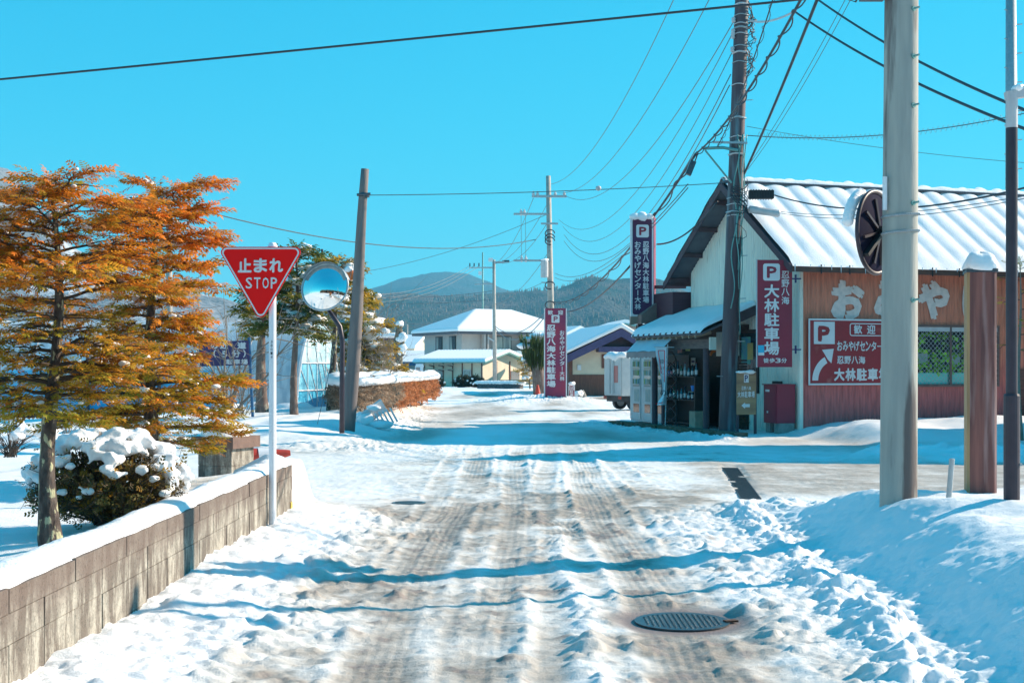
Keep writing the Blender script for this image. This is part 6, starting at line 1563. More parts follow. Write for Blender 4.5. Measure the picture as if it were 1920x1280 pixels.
# straw wrapped palm with snow hood
Yw = 64; wpalm = thing('wrapped_palm', 'dark green palm bundled upright under a snow hood left of the far maroon banner', 'tree', W(1010, 745, Yw))
mb = MB(); c0 = W(1014, 752, Yw); mb.tube([c0, c0 + Vector((-.12, 0, 1.3)), c0 + Vector((-.2, 0, 1.9))], [.34, .30, .28], 12); mb.build('trunk', M['barkred'], wpalm, world=True, smooth=True)
r = np.random.RandomState(6); P = []; D = []; T = []
for i in range(420):
    f = r.rand(); a = r.rand() * 2 * PI; rad_ = .28 + .42 * f + .1 * r.randn(); P.append(np.array(c0) + np.array([-.2 + rad_ * math.cos(a) * .95 - .05 * f, rad_ * math.sin(a), 1.35 + 1.3 * f])); D.append([.25 * math.cos(a), .25 * math.sin(a), 1]); T.append(np.array([.055, .085, .025]) * (.5 + .9 * r.rand()))
V, F, TT = place_sprays(P, D, .8 * (.6 + .5 * r.rand(420)), r.randn(420), T, (leafV * np.array([1, .14, 1]), leafF)); npmesh('fronds', V, F, M['leaf'], wpalm, tint=TT, world=True)
blobs('snow_hood', [tuple(np.array(c0) + np.array([dx, 0, dz])) + (.42, .42, .16) for dx, dz in ((-.5, 2.95), (-.15, 3.15), (.2, 3.15), (.45, 3.05), (-.75, 2.65))], M['snow'], wpalm, sub=3, rough=.08)

# far maroon banner sign
Yf = 59; f0 = W(1020, 750, Yf); uf = Yf / FPX
fb_ = thing('banner_sign', 'tall maroon parking banner sign standing in a snow heap down the street', 'sign', (f0.x, Yf, f0.z), R(-3))
mb = MB(); mb.span((0, 0, 0), (43 * uf, .10, 172 * uf)); mb.build('panel', M['maroon2'], fb_)
bd = Board((0, 0, 0), (1, 0, 0), (0, 0, 1), .006)
def fq(px, py): return (px - 1020) * uf, (750 - py) * uf
bd.glyph('歓', *fq(1027, 590), 10 * uf, 8.5 * uf, .03); bd.glyph('迎', *fq(1046, 590), 10 * uf, 8.5 * uf, .03)
bd.rrect(*fq(1034, 605), 15 * uf, 14.5 * uf, .04)
bd.col('忍野八海大林駐車場', fq(1025, 0)[0], fq(0, 608)[1], 17 * uf, 13.1 * uf, .04, .08)
bd.col('おみやげセンター大林', fq(1049.5, 0)[0], fq(0, 619)[1], 9 * uf, 9.5 * uf, .025, .06)
bd.rect(0, 0, .05, 172 * uf); bd.rect(43 * uf - .05, 0, .05, 172 * uf)
for i in range(9): bd.rect((3 + i * 3.6) * uf, (2 + (i * 5 % 3)) * uf, 2.2 * uf, (2.5 + 2 * math.sin(i * 1.7)) * uf)
bd.done('lettering', M['signwhite'], fb_)
bd = Board((0, 0, 0), (1, 0, 0), (0, 0, 1), .010); bd.glyph('P', *fq(1038, 602.5), 8 * uf, 9.5 * uf, .04); bd.done('letter_cutout', M['maroon2'], fb_)
for x in (.1, 43 * uf - .1):
    mb = MB(); mb.tube([(x, .16, -.6), (x, .16, 172 * uf)], .04, 8); mb.build('leg', M['galv'], fb_)
sp2 = thing('parking_marker', 'small arch topped parking board next to the far maroon banner', 'sign', W(1066, 751, 60))
mb = MB(); x0_, z0_ = bpx(1066, 751, 60); u6 = 60 / FPX
mb.prism([(x0_, 60, z0_), (x0_ + 12 * u6, 60, z0_), (x0_ + 12 * u6, 60, z0_ + 27 * u6), (x0_ + 9 * u6, 60, z0_ + 32 * u6), (x0_ + 3 * u6, 60, z0_ + 32 * u6), (x0_, 60, z0_ + 27 * u6)], (0, .1, 0)); mb.build('board', M['signwhite'], sp2, world=True)
bd = Board((x0_, 60, z0_), (1, 0, 0), (0, 0, 1), .006); bd.rect(1 * u6, 1 * u6, 10 * u6, 19 * u6); bd.rrect(2 * u6, 21 * u6, 7 * u6, 7 * u6, .03, 0, .02); bd.glyph('P', 4 * u6, 22.3 * u6, 3.2 * u6, 4.6 * u6, .02); bd.done('maroon_print', M['maroon'], sp2, True)
bd = Board((x0_, 60, z0_), (1, 0, 0), (0, 0, 1), .010); bd.col('駐車場', 2 * u6, 20 * u6, 7.5 * u6, 6.3 * u6, .03, .06); bd.done('lettering', M['signwhite'], sp2, True)
blobs('snow_cap', [(x0_ + 6 * u6, 60.05, z0_ + 32 * u6, .15, .12, .09)], M['snow'], sp2)
p = W(1014, 757, 63); t = thing('traffic_cone', 'red traffic cone at the foot of the bundled palm', 'traffic cone', (W(1008, 0, 61).x, 61, .12), 0, 'red traffic cones')
mb = MB(); mb.lathe([(.2, 0), (.18, .04), (.05, .66), (.0, .67)], 14); mb.build('cone_body', M['redplastic'], t)

# blue gabled house on the right
Yb_ = 74; bh = thing('low_house', 'single storey cream house with blue purple gable trim and brown boarded base', 'house', (W(1125, 0, Yb_).x, Yb_, 0), R(10))
ub = Yb_ / FPX
def hb(px, py): return (px - 1125) * ub, EYE - (py - HOR) * ub
gx0 = hb(1068, 0)[0]; gx1 = hb(1185, 0)[0]; pkx, pkz = hb(1160, 618); ez = hb(0, 668)[1]
mb = MB(); mb.prism([(gx0, 0, -.2), (gx1 + 1.2, 0, -.2), (gx1 + 1.2, 0, ez + .4), (pkx, 0, pkz - .15), (gx0, 0, ez + .1)], (0, 8, 0)); mb.build('walls', M['cream'], bh)
mb = MB(); mb.span((gx0 - .02, -.05, -.2), (gx1 + 1.22, -.01, hb(0, 702)[1])); mb.build('board_wainscot', M['wainscot'], bh)
mb = MB()
lft = (gx0 - 1.0, ez - .25); rgt = (gx1 + 2.0, ez - .05)
mb.prism([(lft[0], -.75, lft[1]), (pkx, -.75, pkz + .05), (rgt[0], -.75, rgt[1]), (rgt[0], -.75, rgt[1] - .42), (pkx, -.75, pkz - .40), (lft[0], -.75, lft[1] - .42)], (0, .08, 0)); mb.build('gable_trim', M['blueroof'], bh)
mb = MB(); mb.prism([(lft[0], -.7, lft[1]), (pkx, -.7, pkz + .05), (rgt[0], -.7, rgt[1]), (rgt[0], -.7, rgt[1] - .08), (pkx, -.7, pkz - .05), (lft[0], -.7, lft[1] - .08)], (0, 9.5, 0)); mb.build('roof', M['roofdark'], bh)
mb = MB(); mb.prism([(lft[0] - .15, -.85, lft[1] + .04), (pkx, -.85, pkz + .1), (rgt[0], -.85, rgt[1] + .04), (rgt[0], -.85, rgt[1] + .28), (pkx, -.85, pkz + .38), (lft[0] - .15, -.85, lft[1] + .26)], (0, 9.8, 0)); o = mb.build('roof_snow', M['snow'], bh); bv = o.modifiers.new('bevel', 'BEVEL'); bv.width = .1; bv.segments = 3
mb = MB(); z0_, z1_ = hb(0, 660)[1], hb(0, 637)[1]; mb.prism([(hb(1128, 0)[0], -.06, z0_), (gx1 + 1.2, -.06, z0_), (gx1 + 1.2, -.06, ez + .1), (pkx, -.06, pkz - .3), (hb(1128, 0)[0], -.06, ez + 1.0)], (0, .045, 0)); mb.build('gable_boarding', M['purplewood'], bh)
mb = MB(); mb.span((hb(1117, 0)[0], -.7, hb(0, 660)[1]), (gx1 + .8, -.07, hb(0, 650)[1])); mb.build('canopy', M['blueroof'], bh)
mb = MB(); mb.span((hb(1128, 0)[0], -.07, hb(0, 690)[1]), (hb(1140, 0)[0], -.011, hb(0, 664)[1])); mb.build('window', M['wainscot'], bh)
mb = MB(); mb.span((hb(1081, 0)[0], -.10, hb(0, 694)[1]), (hb(1088, 0)[0], -.011, hb(0, 684)[1])); mb.build('meter_box', M['signwhite'], bh)
mb = MB(); mb.span((gx0 - .1, -.06, -.1), (gx0 + .12, .5, ez)); mb.build('corner_door', M['wainscot'], bh)
bg2 = thing('low_house', 'second snow roofed house showing above the blue gabled one', 'house', (W(1165, 0, 98).x, 98, 0), R(6))
u98 = 98 / FPX
mb = MB(); mb.span((-3.8, 0, -.2), (5, 6, EYE + 50 * u98)); mb.build('walls', M['cream'], bg2)
mb = MB(); mb.prism([(-4.2, -.5, EYE + 47 * u98), (.2, -.5, EYE + 84 * u98), (5.5, -.5, EYE + 60 * u98), (5.5, -.5, EYE + 66 * u98), (.2, -.5, EYE + 91 * u98), (-4.2, -.5, EYE + 53 * u98)], (0, 7, 0)); mb.build('roof_snow', M['snow'], bg2)
mb = MB(); mb.prism([(-4.1, -.55, EYE + 44 * u98), (.2, -.55, EYE + 81 * u98), (5.5, -.55, EYE + 57 * u98), (5.5, -.55, EYE + 60 * u98), (.2, -.55, EYE + 84 * u98), (-4.1, -.55, EYE + 47 * u98)], (0, .1, 0)); mb.build('verge_trim', M['verdigris'], bg2)
# low blue roofed houses left of the two storey one
lh = thing('low_house', 'low snow roofed house with blue eaves between hedge and two storey house', 'house', (W(780, 0, 130).x, 130, 0), R(-12))
u13 = 130 / FPX
mb = MB(); mb.span((-3.2, 0, -.2), (3.2, 6, EYE + 14 * u13)); mb.build('walls', M['greywall'], lh)
mb = MB(); mb.prism([(-3.8, -.7, EYE + 12 * u13), (-3.8, 3, EYE + 34 * u13), (-3.8, 6.5, EYE + 12 * u13)], (7.4, 0, 0)); mb.build('roof_snow', M['snow'], lh)
mb = MB(); mb.span((-3.85, -.8, EYE + 5 * u13), (3.7, -.6, EYE + 11 * u13)); mb.build('eave_trim', M['bluepost'], lh)
mb = MB(); mb.span((.4, -.05, -.1), (1.6, -.01, 2.0)); mb.build('door', M['darkwood'], lh); mb = MB(); mb.span((-2.4, -.05, .8), (-1.0, -.01, 1.9)); mb.build('window', M['glass'], lh)
lh2 = thing('low_house', 'distant house with a white gable roof peeking left of the two storey house', 'house', (W(792, 0, 165).x, 165, 0), R(70))
u16 = 165 / FPX
mb = MB(); mb.prism([(-2.4, 0, -.2), (2.4, 0, -.2), (2.4, 0, EYE + 40 * u16), (0, 0, EYE + 55 * u16), (-2.4, 0, EYE + 40 * u16)], (0, 6, 0)); mb.build('walls', M['cream'], lh2)
mb = MB(); mb.prism([(-3.1, -.4, EYE + 36 * u16), (0, -.4, EYE + 57 * u16), (3.1, -.4, EYE + 36 * u16), (3.1, -.4, EYE + 41 * u16), (0, -.4, EYE + 63 * u16), (-3.1, -.4, EYE + 41 * u16)], (0, 7, 0)); mb.build('roof_snow', M['snow'], lh2)

# small parked truck beside the low house; box truck by the shop
def kei_truck(c, rz, label, boxed):
    t = thing('box_truck' if boxed else 'parked_van', label, 'truck' if boxed else 'van', c, rz)
    if boxed:     # rear faces -y
        mb = MB(); mb.span((-.72, 0, .52), (.72, 2.3, 1.92)); mb.build('cargo_box', M['metalwhite'], t)
        for x0, x1 in ((-.69, -.01), (.01, .69)):
            mb = MB(); mb.span((x0, -.03, .56), (x1, -.002, 1.88)); d = mb.build('rear_door', M['metalwhite'], t)
            mb = MB(); mb.tube([(x0 + .5 if x0 < 0 else x0 + .12, -.05, .6), (x0 + .5 if x0 < 0 else x0 + .12, -.05, 1.84)], .014, 6); mb.build('lock_bar', M['galv'], d)
        mb = MB(); mb.span((.12, -.04, 1.0), (.44, -.031, 1.62)); mb.build('red_notice', pmat('pale_red_notice', (.55, .16, .14), (.50, .2, .18), 3, .5), t)
        mb = MB(); mb.span((-.66, .05, .30), (.66, 3.3, .50)); mb.build('chassis', M['black'], t)
        mb = MB(); mb.span((-.70, 2.4, .42), (.70, 3.35, 1.0)); mb.prism([(-.70, 2.4, 1.0), (-.70, 3.3, 1.0), (-.70, 3.05, 1.75), (-.70, 2.4, 1.75)], (1.4, 0, 0)); mb.build('cab', M['white'], t)
        mb = MB(); mb.prism([(-.705, 2.55, 1.08), (-.705, 3.15, 1.08), (-.705, 3.0, 1.6), (-.705, 2.55, 1.6)], (-.004, 0, 0)); mb.build('cab_window', M['glass'], t)
        for x in (-.6, .6):
            mb = MB(); mb.span((x - .1, -.06, .40), (x + .1, -.03, .50)); mb.build('tail_light', M['redplastic'], t)
        wheels = ((-.58, .55), (.58, .55), (-.58, 2.85), (.58, 2.85))
        V = []; s_ = []
        for i in range(7):
            for j in range(9): s_.append((-.6 + i * .2, .1 + j * .26, 1.95 + .05 * math.sin(i * 1.3 + j), .19, .22, .12 + .06 * math.sin(i * .5)))
        g = np.array(s_); M4 = np.array(XF[t.name]); g[:, :3] = g[:, :3] @ M4[:3, :3].T + M4[:3, 3]; blobs('roof_snow', g.tolist(), M['snow'], t, sub=2, rough=.08)
    else:
        mb = MB(); mb.prism([(-.74, -1.6, .35), (-.74, 1.6, .35), (-.74, 1.6, 1.0), (-.74, 1.25, 1.75), (-.74, -1.6, 1.75)], (1.48, 0, 0)); mb.build('body', M['white'], t)
        mb = MB(); mb.span((-.6, -1.63, 1.05), (.6, -1.602, 1.6)); mb.build('rear_window', M['glass'], t)
        mb = MB(); mb.span((-.76, -.9, 1.05), (-.742, .9, 1.6)); mb.build('side_window', M['glass'], t)
        blobs('roof_snow', [], M['snow'], t) if False else None
        mb = MB(); mb.span((-.7, -1.55, 1.755), (.7, 1.2, 1.88)); mb.build('roof_snow', M['snow'], t)
        wheels = ((-.66, -1.0), (.66, -1.0), (-.66, 1.0), (.66, 1.0))
    for (x, y) in wheels:
        mb = MB(); mb.tube([(x - .08, y, .27), (x + .08, y, .27)], .27, 18); w = mb.build('wheel', M['black'], t)
        mb = MB(); mb.tube([(x - .085, y, .27), (x + .085, y, .27)], .15, 14); mb.build('rim', M['galv'], w)
    return t
kei_truck((W(1150, 0, 49).x, 49, .02), R(-68), 'small white box truck with snow on its roof parked beyond the vending machines', True)
kei_truck((W(800, 0, 112).x, 112, .02), R(15), 'small pale van parked in shade at the left end of the hut', False)
rock = thing('snowy_rock', 'grey rock dusted with snow at the foot of the cream house', 'rock', W(1085, 752, 68)); blobs('stone', [tuple(W(1086, 748, 68)) + (.32, .3, .42)], M['stone'], rock, sub=3); blobs('snow_cap', [tuple(W(1084, 739, 67.9)) + (.24, .25, .2)], M['snow'], rock, sub=3)

# far utility pole with arms, transformer
Y7 = 70; fpole = simple_pole('concrete_utility_pole', 'tall far utility pole with three cross arms and a grey transformer behind the maroon banner', 1036, Y7, 330, .20, M['concrete2'], ((369, 997, 1062, .12), (402, 963, 1028, .10), (420, 1014, 1046, .09), (489, 963, 1030, .10), (530, 1015, 1038, .06)), dx=-8)
u7 = Y7 / FPX
mb = MB(); c = W(1021, 520, Y7 - .3); mb.lathe([(.0, 0), (.2, 0), (.20, .82), (.16, .88), (0, .9)], 14, c); mb.build('transformer', M['lampgrey'], fpole, world=True)
blobs('snow_cap', [tuple(W(1021, 487, Y7 - .3)) + (.2, .18, .06)], M['snow'], fpole)
for px, py in ((1000, 366), (1041, 366), (1058, 366), (977, 400), (983, 400), (978, 487), (986, 487), (1008, 366)):
    c = W(px, py, Y7 - .2); mb = MB(); mb.lathe([(.03, -.12), (.09, -.06), (.05, 0), (.09, .07), (.04, .14), (.03, .22)], 8, c); mb.build('insulator', M['lampgrey'], fpole, world=True)
mb = MB()
for py in (438, 446, 452, 535, 572): mb.tube([W(1031, py, Y7 - .2) + Vector((.25 * math.cos(a), -.1, .2 * math.sin(a))) for a in np.linspace(0, 5, 12)], .03, 5)
mb.build('cable_loops', M['cable'], fpole, world=True)
p2 = simple_pole('concrete_utility_pole', 'pale street pole in front of the prefab hut with a side lamp bracket', 928, 95, 487, .16, M['concrete2'], ((492, 926, 946, .14), (502, 905, 924, .10), (532, 905, 924, .10)), dx=-2)
mb = MB(); c = W(942, 490, 95); mb.bar(c, c + Vector((.5, 0, .02)), .2, .14); mb.build('lamp_head', M['iron'], p2, world=True)
mb = MB(); c = W(920, 487, 95); mb.box(c, (.32, .2, .25)); mb.build('sign_plate', M['signwhite'], p2, world=True)
mb = MB(); c = W(921, 636, 95); mb.bar(c + Vector((-.2, -.2, .1)), c + Vector((.2, -.1, -.12)), .18, .08); mb.build('street_lamp_head', M['lampgrey'], p2, world=True)
p3 = simple_pole('antenna_mast', 'slim steel mast with arms and pins rising behind the two storey house', 905, 128, 473, .10, M['verdigris'], ((502, 880, 905, .10), (533, 890, 906, .08)), cat='mast')
for px in (881, 889, 898):
    mb = MB(); c = W(px, 500, 128); mb.tube([c, c + Vector((0, 0, .35))], .07, 6); mb.build('pin_insulator', M['iron'], p3, world=True)
mb = MB(); mb.box(W(900, 512, 128), (.3, .2, .35)); mb.build('terminal_box', M['signwhite'], p3, world=True)
simple_pole('concrete_utility_pole', 'thin distant pole above the left hills near the pergola', 701, 150, 562, .14, M['concrete2'], ((572, 697, 712, .08),))
simple_pole('concrete_utility_pole', 'thin distant pole left of the two storey house roof', 764, 170, 608, .13, M['concrete2'], ())
p4 = simple_pole('concrete_utility_pole', 'slender grey pole with step bolts rising behind the street lamp at the right edge', 1899, 45, -40, .26, M['galv'], (), dx=-4)
mb = MB()
for i, py in enumerate(range(20, 340, 27)): z = W(0, py, 45).z; c = W(1898, py, 45); s_ = 1 if i % 2 else -1; mb.tube([c, c + Vector((.3 * s_, -.1, 0))], .02, 5)
mb.build('step_bolts', M['galv'], p4, world=True)
needle_tree('birch_sapling', 'thin pale sapling with a few yellow leaves at the right edge', 'tree', (W(1912, 0, 27).x, 27, .2), 3.6, 1.6, lambda f: .45, 12, 28, lambda f, q, r: np.array([.6, .4, .03]) * (.7 + .5 * r.rand()), .12, .05, snow=0, per=1, sub=3, barkm=M['twig'])

# ================================================================== overhead lines
def span_(a, b, sag, n=22):
    return [a + (b - a) * (i / (n - 1)) - Vector((0, 0, 4 * sag * (i / (n - 1)) * (1 - i / (n - 1)))) for i in range(n)]
def line(label, a, b, sag, r_, mat_='wire', twist=0, group='overhead lines'):
    o = None; mb = MB(); P = span_(a, b, sag, 26 if not twist else 140); mb.tube(P, r_, 6)
    if twist:
        L = (b - a).length; mb.tube([p + Vector((.0, 0, 0)) + Vector((twist * math.cos(i * .55), twist * .5 * math.sin(i * .8), twist * math.sin(i * .55) - twist * .6)) for i, p in enumerate(P)], r_ * .55, 5)
    o = mb.build('overhead_cable', M[mat_], None, smooth=True); tag(o, label, 'cable', group); return o
A7 = lambda px, py: W(px, py, Y7 - .2)
line('thick dark cable sweeping across the whole upper sky from the left edge', W(-1300, 270, 14.5), W(1960, -48, 10.6), .03, .0105, 'cable')
line('leftmost wire rising from the top of the far pole to the upper sky', A7(1034, 345), W(1290, -60, 33), 1.2, .012)
line('second rising wire from the far pole, ending just right of the leftmost one', A7(1046, 362), W(1350, -40, 32), 1.4, .012)
line('rising wire from the right end of the far pole top arm to the dark pole', A7(1062, 368), W(1392, 12, upY), 1.6, .012)
line('slack wire from the short arm of the far pole to the dark pole clamps', A7(1048, 412), W(1374, 62, upY), 2.0, .010)
line('slack wire from below the short arm to the second clamps of the dark pole', A7(1055, 424), W(1372, 100, upY), 2.2, .010)
line('slack wire from the looped cables of the far pole to the third clamps', A7(1058, 440), W(1370, 140, upY), 2.3, .012)
line('lowest slack single wire from the far pole loops to the dark pole', A7(1058, 452), W(1368, 160, upY), 2.3, .012)
line('upper of the twin thin wires rising to the hanging closure', A7(1040, 512), W(1290, 345, upY), .9, .012)
line('lower of the twin thin wires rising to the hanging closure', A7(1040, 520), W(1290, 352, upY), .9, .012)
line('heavy spiral wrapped cable from the far pole to the dark pole arm', A7(1037, 566), W(1305, 288, upY - .2), 1.0, .030, 'cable', .07)
line('heavy spiral wrapped cable from the dark pole arm up to the top of the frame', W(1305, 288, upY - .2), W(1512, -20, 17), .25, .020, 'cable', .045)
line('second spiral wrapped cable crossing the dark pole upward', W(1345, 275, upY - .25), W(1455, -20, 20), .2, .011, 'cable', .035)
line('black service cable from the far pole low clamp past the tower sign', A7(1037, 578), W(1182, 498, 37.5), .6, .028, 'cable')
line('black service cable from the tower sign up to the gable edge', W(1232, 458, 36.5), W(1345, 378, 31.5), .25, .022, 'cable')
line('wire with a white ball running from the leaning pole to the dark pole', W(690, 366, 28.4), W(1372, 342, upY), .06, .009)
bl_ = thing('marker_ball', 'small white ball clipped on the wire beside the far pole', 'marker ball', W(1122, 353, 29.6)); mb = MB(); mb.lathe([(.001, -.06), (.05, -.04), (.065, 0), (.05, .04), (.001, .06)], 12, W(1122, 353, 29.6)); mb.build('shell', M['lampgrey'], bl_, world=True, smooth=True)
line('dark sagging cable from the left trees to the far pole', W(320, 378, 42), W(1005, 449, Y7), .9, .02, 'cable')
line('thin guy wire slanting down left from the leaning pole', W(688, 372, 28.4), W(595, 795, 27), 0.05, .006)
for lb, a, b, sg, r_ in (
        ('highest thin wire crossing above the hills to the far pole', W(560, 520, 90), A7(1030, 400), .8, .014),
        ('thin wire from the mast arm to the left over the hills', W(640, 545, 110), W(881, 498, 128), 1.2, .02),
        ('second thin wire from the mast arm to the left', W(640, 553, 110), W(889, 498, 128), 1.3, .02),
        ('third thin wire from the mast arm to the left', W(640, 560, 110), W(898, 499, 128), 1.4, .02),
        ('level dark wire crossing in front of the far hill behind the mast', W(600, 549, 90), W(925, 545, 95), .4, .018),
        ('lower level wire crossing the hills to the street pole', W(600, 562, 95), W(926, 561, 95), .3, .014),
        ('wire from the far pole top arm left end down to the street pole', A7(1000, 372), W(926, 496, 95), .6, .014),
        ('wire from the far pole middle arm down to the street pole bracket', A7(1030, 375), W(930, 494, 95), .7, .014),
        ('wire from the far pole loops down to the street pole bracket', A7(1025, 420), W(934, 492, 95), .7, .014),
        ('lower wire from the far pole down past the street pole', A7(1030, 470), W(928, 570, 95), .6, .014),
        ('cable from the far pole low clamp to the street pole clamp', A7(1033, 572), W(929, 612, 95), .9, .026),
        ('second cable from the far pole low clamp to the street pole clamp', A7(1033, 576), W(929, 616, 95), 1.2, .026),
        ('first green distant wire below the left hills', W(701, 588, 150), W(830, 607, 150), .5, .02),
        ('second green distant wire below the left hills', W(701, 594, 150), W(830, 613, 150), .5, .02),
        ('thin wire from the street pole to the far pole low arm', W(930, 552, 95), A7(1015, 531), .2, .012)):
    line(lb, a, b, sg, r_)
for px, lb in ((977, 'left'), (985, 'right')): line('%s one of the two short drop wires between the far pole arms' % lb, A7(px, 404), A7(px + 1, 484), .0, .012)
line('upper thick cable descending to the right edge behind the concrete pole', W(1534, 0, 22), W(1960, 222, 14), .12, .019, 'cable')
line('lower thick cable descending to the right edge behind the concrete pole', W(1490, 22, 22), W(1960, 256, 14), .14, .019, 'cable')
line('straight dark cable dropping from the upper sky to the roof peak', W(1536, -10, 20), W(1396, 325, upY - .2), .06, .026, 'cable')
line('first of the pair of hair thin wires dropping to the roof', W(1600, -10, 21), W(1402, 318, upY), .15, .006)
line('second of the pair of hair thin wires dropping to the roof', W(1590, -10, 21), W(1398, 318, upY), .12, .006)
line('tension wire with zigzag lacing from the dark pole to the right edge', W(1400, 254, upY), W(1960, 204, 26), .25, .010)
mb = MB(); a, b = W(1420, 251, upY), W(1960, 200, 26); P = span_(a, b, .28, 120); mb.tube([p + Vector((0, 0, .05 if i % 2 else -.07)) for i, p in enumerate(P)], .006, 4); o = mb.build('overhead_cable', M['wire'], None); tag(o, 'zigzag lacing wire hung along the tension wire', 'cable', 'overhead lines')
line('thin wire from the dark pole sinking gently to the right', W(1400, 237, upY), W(1960, 308, 30), .1, .006)
line('black cable leaving the splice box across the snowy roof', W(1452, 366, upY - .1), W(1960, 342, 19), .35, .016, 'cable')
line('upper thin wire from the pole lamp across the roof', W(1464, 397, upY - .1), W(1960, 360, 19), .18, .007)
line('lower thin wire from the pole lamp across the roof', W(1464, 400, upY - .1), W(1960, 364, 19), .22, .007)
line('grey stay reaching up right from the dark pole clamps', upt(42) + Vector((.15, -.15, 0)), W(1492, 20, 25), .1, .022, 'lampgrey')

# ================================================================== hills
def hill(name, Y, depth, prof, x0, x1, dx, amp, seed, mat_, label=None):
    xs = np.arange(x0, x1, dx); q = np.linspace(0, 1, 26); XX, QQ = np.meshgrid(xs, q)
    yy = Y + depth * QQ; rid = prof(xs)[None] * np.ones_like(XX); z = rid * (1 - (1 - QQ) ** 1.35) + amp * fbm(XX / (amp * 9), yy / (amp * 9), seed, 5) * np.sqrt(QQ) + amp * .7 * np.abs(fbm(XX / (amp * 4) + QQ * .6, yy * .0 + QQ * 2, seed + 9, 4)) * QQ
    z[0] = -2
    V = np.stack([XX, yy, z], -1).reshape(-1, 3); n = len(xs); i = np.arange(len(q) - 1)[:, None] * n + np.arange(n - 1)[None]
    o = npmesh(name, V, np.stack([i, i + 1, i + n + 1, i + n], -1).reshape(-1, 4), mat_, smooth=True); tag(o, label, 'hill', kind='structure'); return o, V, z
def prof_from(pts, Y):
    xp = np.array([(p[0] - 960) / FPX * Y for p in pts]); zp = np.array([(HOR - p[1]) / FPX * Y + EYE for p in pts])
    return lambda x: np.interp(x, xp, zp)
def forest_mat(name, a, b, c, sc):
    m, nt, bs, out = newmat(name); tc = nt.nodes.new('ShaderNodeTexCoord')
    n1 = nt.nodes.new('ShaderNodeTexNoise'); n1.inputs['Scale'].default_value = sc; n1.inputs['Detail'].default_value = 8; nt.links.new(tc.outputs['Object'], n1.inputs[0])
    rp = nt.nodes.new('ShaderNodeValToRGB'); e = rp.color_ramp.elements; e[0].position = .36; e[0].color = c4(a); e[1].position = .66; e[1].color = c4(c); q = e.new(.5); q.color = c4(b); nt.links.new(n1.outputs[0], rp.inputs[0])
    n2 = nt.nodes.new('ShaderNodeTexNoise'); n2.inputs['Scale'].default_value = sc * 14; n2.inputs['Detail'].default_value = 5; nt.links.new(tc.outputs['Object'], n2.inputs[0])
    mm = nt.nodes.new('ShaderNodeMixRGB'); mm.blend_type = 'OVERLAY'; mm.inputs[0].default_value = .7; nt.links.new(rp.outputs[0], mm.inputs[1]); nt.links.new(n2.outputs[0], mm.inputs[2]); nt.links.new(mm.outputs[0], bs.inputs['Base Color']); bs.inputs['Roughness'].default_value = 1; bs.inputs['Specular IOR Level'].default_value = 0
    bp = nt.nodes.new('ShaderNodeBump'); bp.inputs['Strength'].default_value = 1; bp.inputs['Distance'].default_value = 6; nt.links.new(n2.outputs[0], bp.inputs['Height']); nt.links.new(bp.outputs[0], bs.inputs['Normal'])
    return m
HM1 = forest_mat('far_forest_slope', (.02, .06, .06), (.045, .075, .075), (.075, .085, .085), .006)
HM2 = forest_mat('near_forest_slope', (.03, .065, .055), (.075, .085, .08), (.15, .12, .105), .012)
HM3 = forest_mat('snowy_slope', (.10, .11, .12), (.22, .23, .25), (.60, .62, .66), .009)
Y1 = 2600; h1, _, _ = hill('far_hills', Y1, 1200, prof_from([(-900, 600), (300, 590), (560, 575), (690, 545), (745, 526), (790, 516), (838, 511), (885, 517), (920, 531), (950, 545), (985, 548), (1040, 545), (1120, 528), (1200, 530), (1300, 535), (1500, 560), (2600, 600)], Y1 + 1200), -3200, 3600, 14, 11, 3, HM1, 'distant forested blue ridge beyond the village')
Y2 = 1250; h2, V2_, _ = hill('near_hills', Y2, 600, prof_from([(-1200, 640), (500, 600), (640, 560), (700, 552), (780, 556), (860, 556), (930, 552), (1000, 545), (1060, 538), (1090, 523), (1112, 520), (1150, 530), (1190, 527), (1235, 533), (1300, 560), (1500, 600), (2400, 640)], Y2 + 600), -1700, 1700, 7, 12, 8, HM2, 'forested foothill with bare winter woods behind the houses')
Y3 = 900; h3, _, _ = hill('snowy_hill', Y3, 500, prof_from([(-2600, 560), (-1500, 430), (-900, 330), (-420, 262), (-200, 285), (-80, 302), (20, 318), (42, 350), (90, 420), (150, 470), (230, 510), (330, 535), (420, 560), (520, 600), (640, 650), (700, 680)], Y3 + 500), -2600, -120, 6, 10, 14, HM3, 'snowy rocky hill rising at the left behind the orange trees')
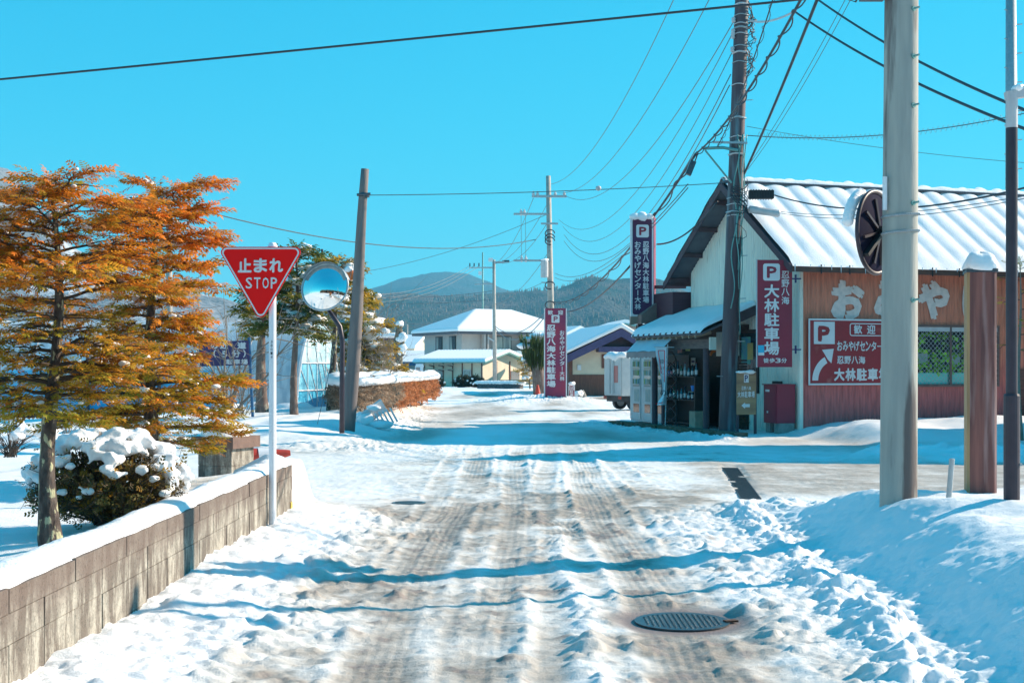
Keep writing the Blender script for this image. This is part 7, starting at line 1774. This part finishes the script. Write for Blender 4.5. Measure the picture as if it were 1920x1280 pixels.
# woods on the foothill: one countless mass of small conifers
def forest(name, label, Y, depth, prof, n, hmin, hmax, xr, seed, cols):
    r = np.random.RandomState(seed); X = xr[0] + (xr[1] - xr[0]) * r.rand(n); Q = r.rand(n) ** .8; yy = Y + depth * Q; Z = prof(X) * (1 - (1 - Q) ** 1.35)
    msk = fbm(X / 90, yy / 60 + Q * 3, seed, 3) + .25 * (1 - Q) * 1.2 > r.rand(n) * .7 - .22; X, yy, Z, Q = X[msk], yy[msk], Z[msk], Q[msk]; n = len(X)
    h = hmin + (hmax - hmin) * r.rand(n); w = h * (.16 + .12 * r.rand(n)); k = 5; ang = np.arange(k) * 2 * PI / k
    base = np.stack([X[:, None] + w[:, None] * np.cos(ang), yy[:, None] + w[:, None] * np.sin(ang), np.repeat(Z[:, None] - 1, k, 1)], -1); tip = np.stack([X, yy, Z + h], -1)[:, None]
    V = np.concatenate([base, tip], 1); F = np.array([(j, (j + 1) % k, k) for j in range(k)])[None] + (np.arange(n) * (k + 1))[:, None, None]
    T = np.array(cols)[r.randint(0, len(cols), n)] * (.6 + .8 * r.rand(n))[:, None]
    o = npmesh(name, V.reshape(-1, 3), F.reshape(-1, 3), M['forest'], tint=np.repeat(T, k + 1, axis=0)); tag(o, label, 'forest', kind='stuff'); return o
m, nt, bs, out = newmat('far_woods'); at = nt.nodes.new('ShaderNodeAttribute'); at.attribute_name = 'tint'; nt.links.new(at.outputs['Color'], bs.inputs['Base Color']); bs.inputs['Roughness'].default_value = 1; bs.inputs['Specular IOR Level'].default_value = 0; M['forest'] = m
forest('foothill_woods', 'mixed conifers and bare trees covering the foothill', Y2, 600, prof_from([(-1200, 640), (500, 600), (640, 560), (700, 552), (780, 556), (860, 556), (930, 552), (1000, 545), (1060, 538), (1090, 523), (1112, 520), (1150, 530), (1190, 527), (1235, 533), (1300, 560), (1500, 600), (2400, 640)], Y2 + 600), 16000, 3, 6, (-520, 520), 5, [(.04, .08, .065), (.07, .09, .08), (.15, .12, .10), (.14, .115, .10), (.18, .145, .12)])
forest('ridge_woods', 'trees bristling along the far blue ridge', Y1 + 700, 520, lambda x: prof_from([(-900, 600), (300, 590), (560, 575), (690, 545), (745, 526), (790, 516), (838, 511), (885, 517), (920, 531), (950, 545), (985, 548), (1040, 545), (1120, 528), (1200, 530), (1300, 535), (1500, 560), (2600, 600)], Y1 + 1200)(x) * .97, 7000, 5, 12, (-900, 900), 6, [(.04, .06, .05), (.10, .085, .075), (.13, .10, .09)])
# the air between here and the hills
mb = MB(); mb.box((0, 1950, 148), (7600, 4100, 300)); hz_ = mb.build('haze', newmat('haze_air')[0]); tag(hz_, 'thin winter haze filling the valley', 'haze', kind='stuff')
nt = hz_.data.materials[0].node_tree; nt.nodes.clear(); out = nt.nodes.new('ShaderNodeOutputMaterial'); pv = nt.nodes.new('ShaderNodeVolumePrincipled'); pv.inputs['Density'].default_value = .00023; pv.inputs['Color'].default_value = (.22, .70, 1.0, 1); pv.inputs['Anisotropy'].default_value = 0; nt.links.new(pv.outputs[0], out.inputs['Volume'])
# what the round mirror sees behind the viewpoint: a house and a belt of trees
bhs = thing('roadside_house', 'house with a snow covered roof behind the viewpoint, seen in the round mirror', 'house', (7.5, -16, 0), R(12))
mb = MB(); mb.span((-3, -4, -.1), (3, 4, 3.0)); mb.build('walls', M['navy'], bhs)
mb = MB(); mb.prism([(-3.6, -4.6, 2.9), (3.6, -4.6, 2.9), (0, -4.6, 5.2)], (0, 9.2, 0)); mb.build('roof', M['snow'], bhs)
forest('roadside_woods', 'belt of dark trees behind the viewpoint, seen in the round mirror', -24, -30, lambda x: 0 * x + .5, 900, 8, 15, (-45, 45), 12, [(.05, .05, .035), (.08, .06, .045), (.10, .08, .06)])
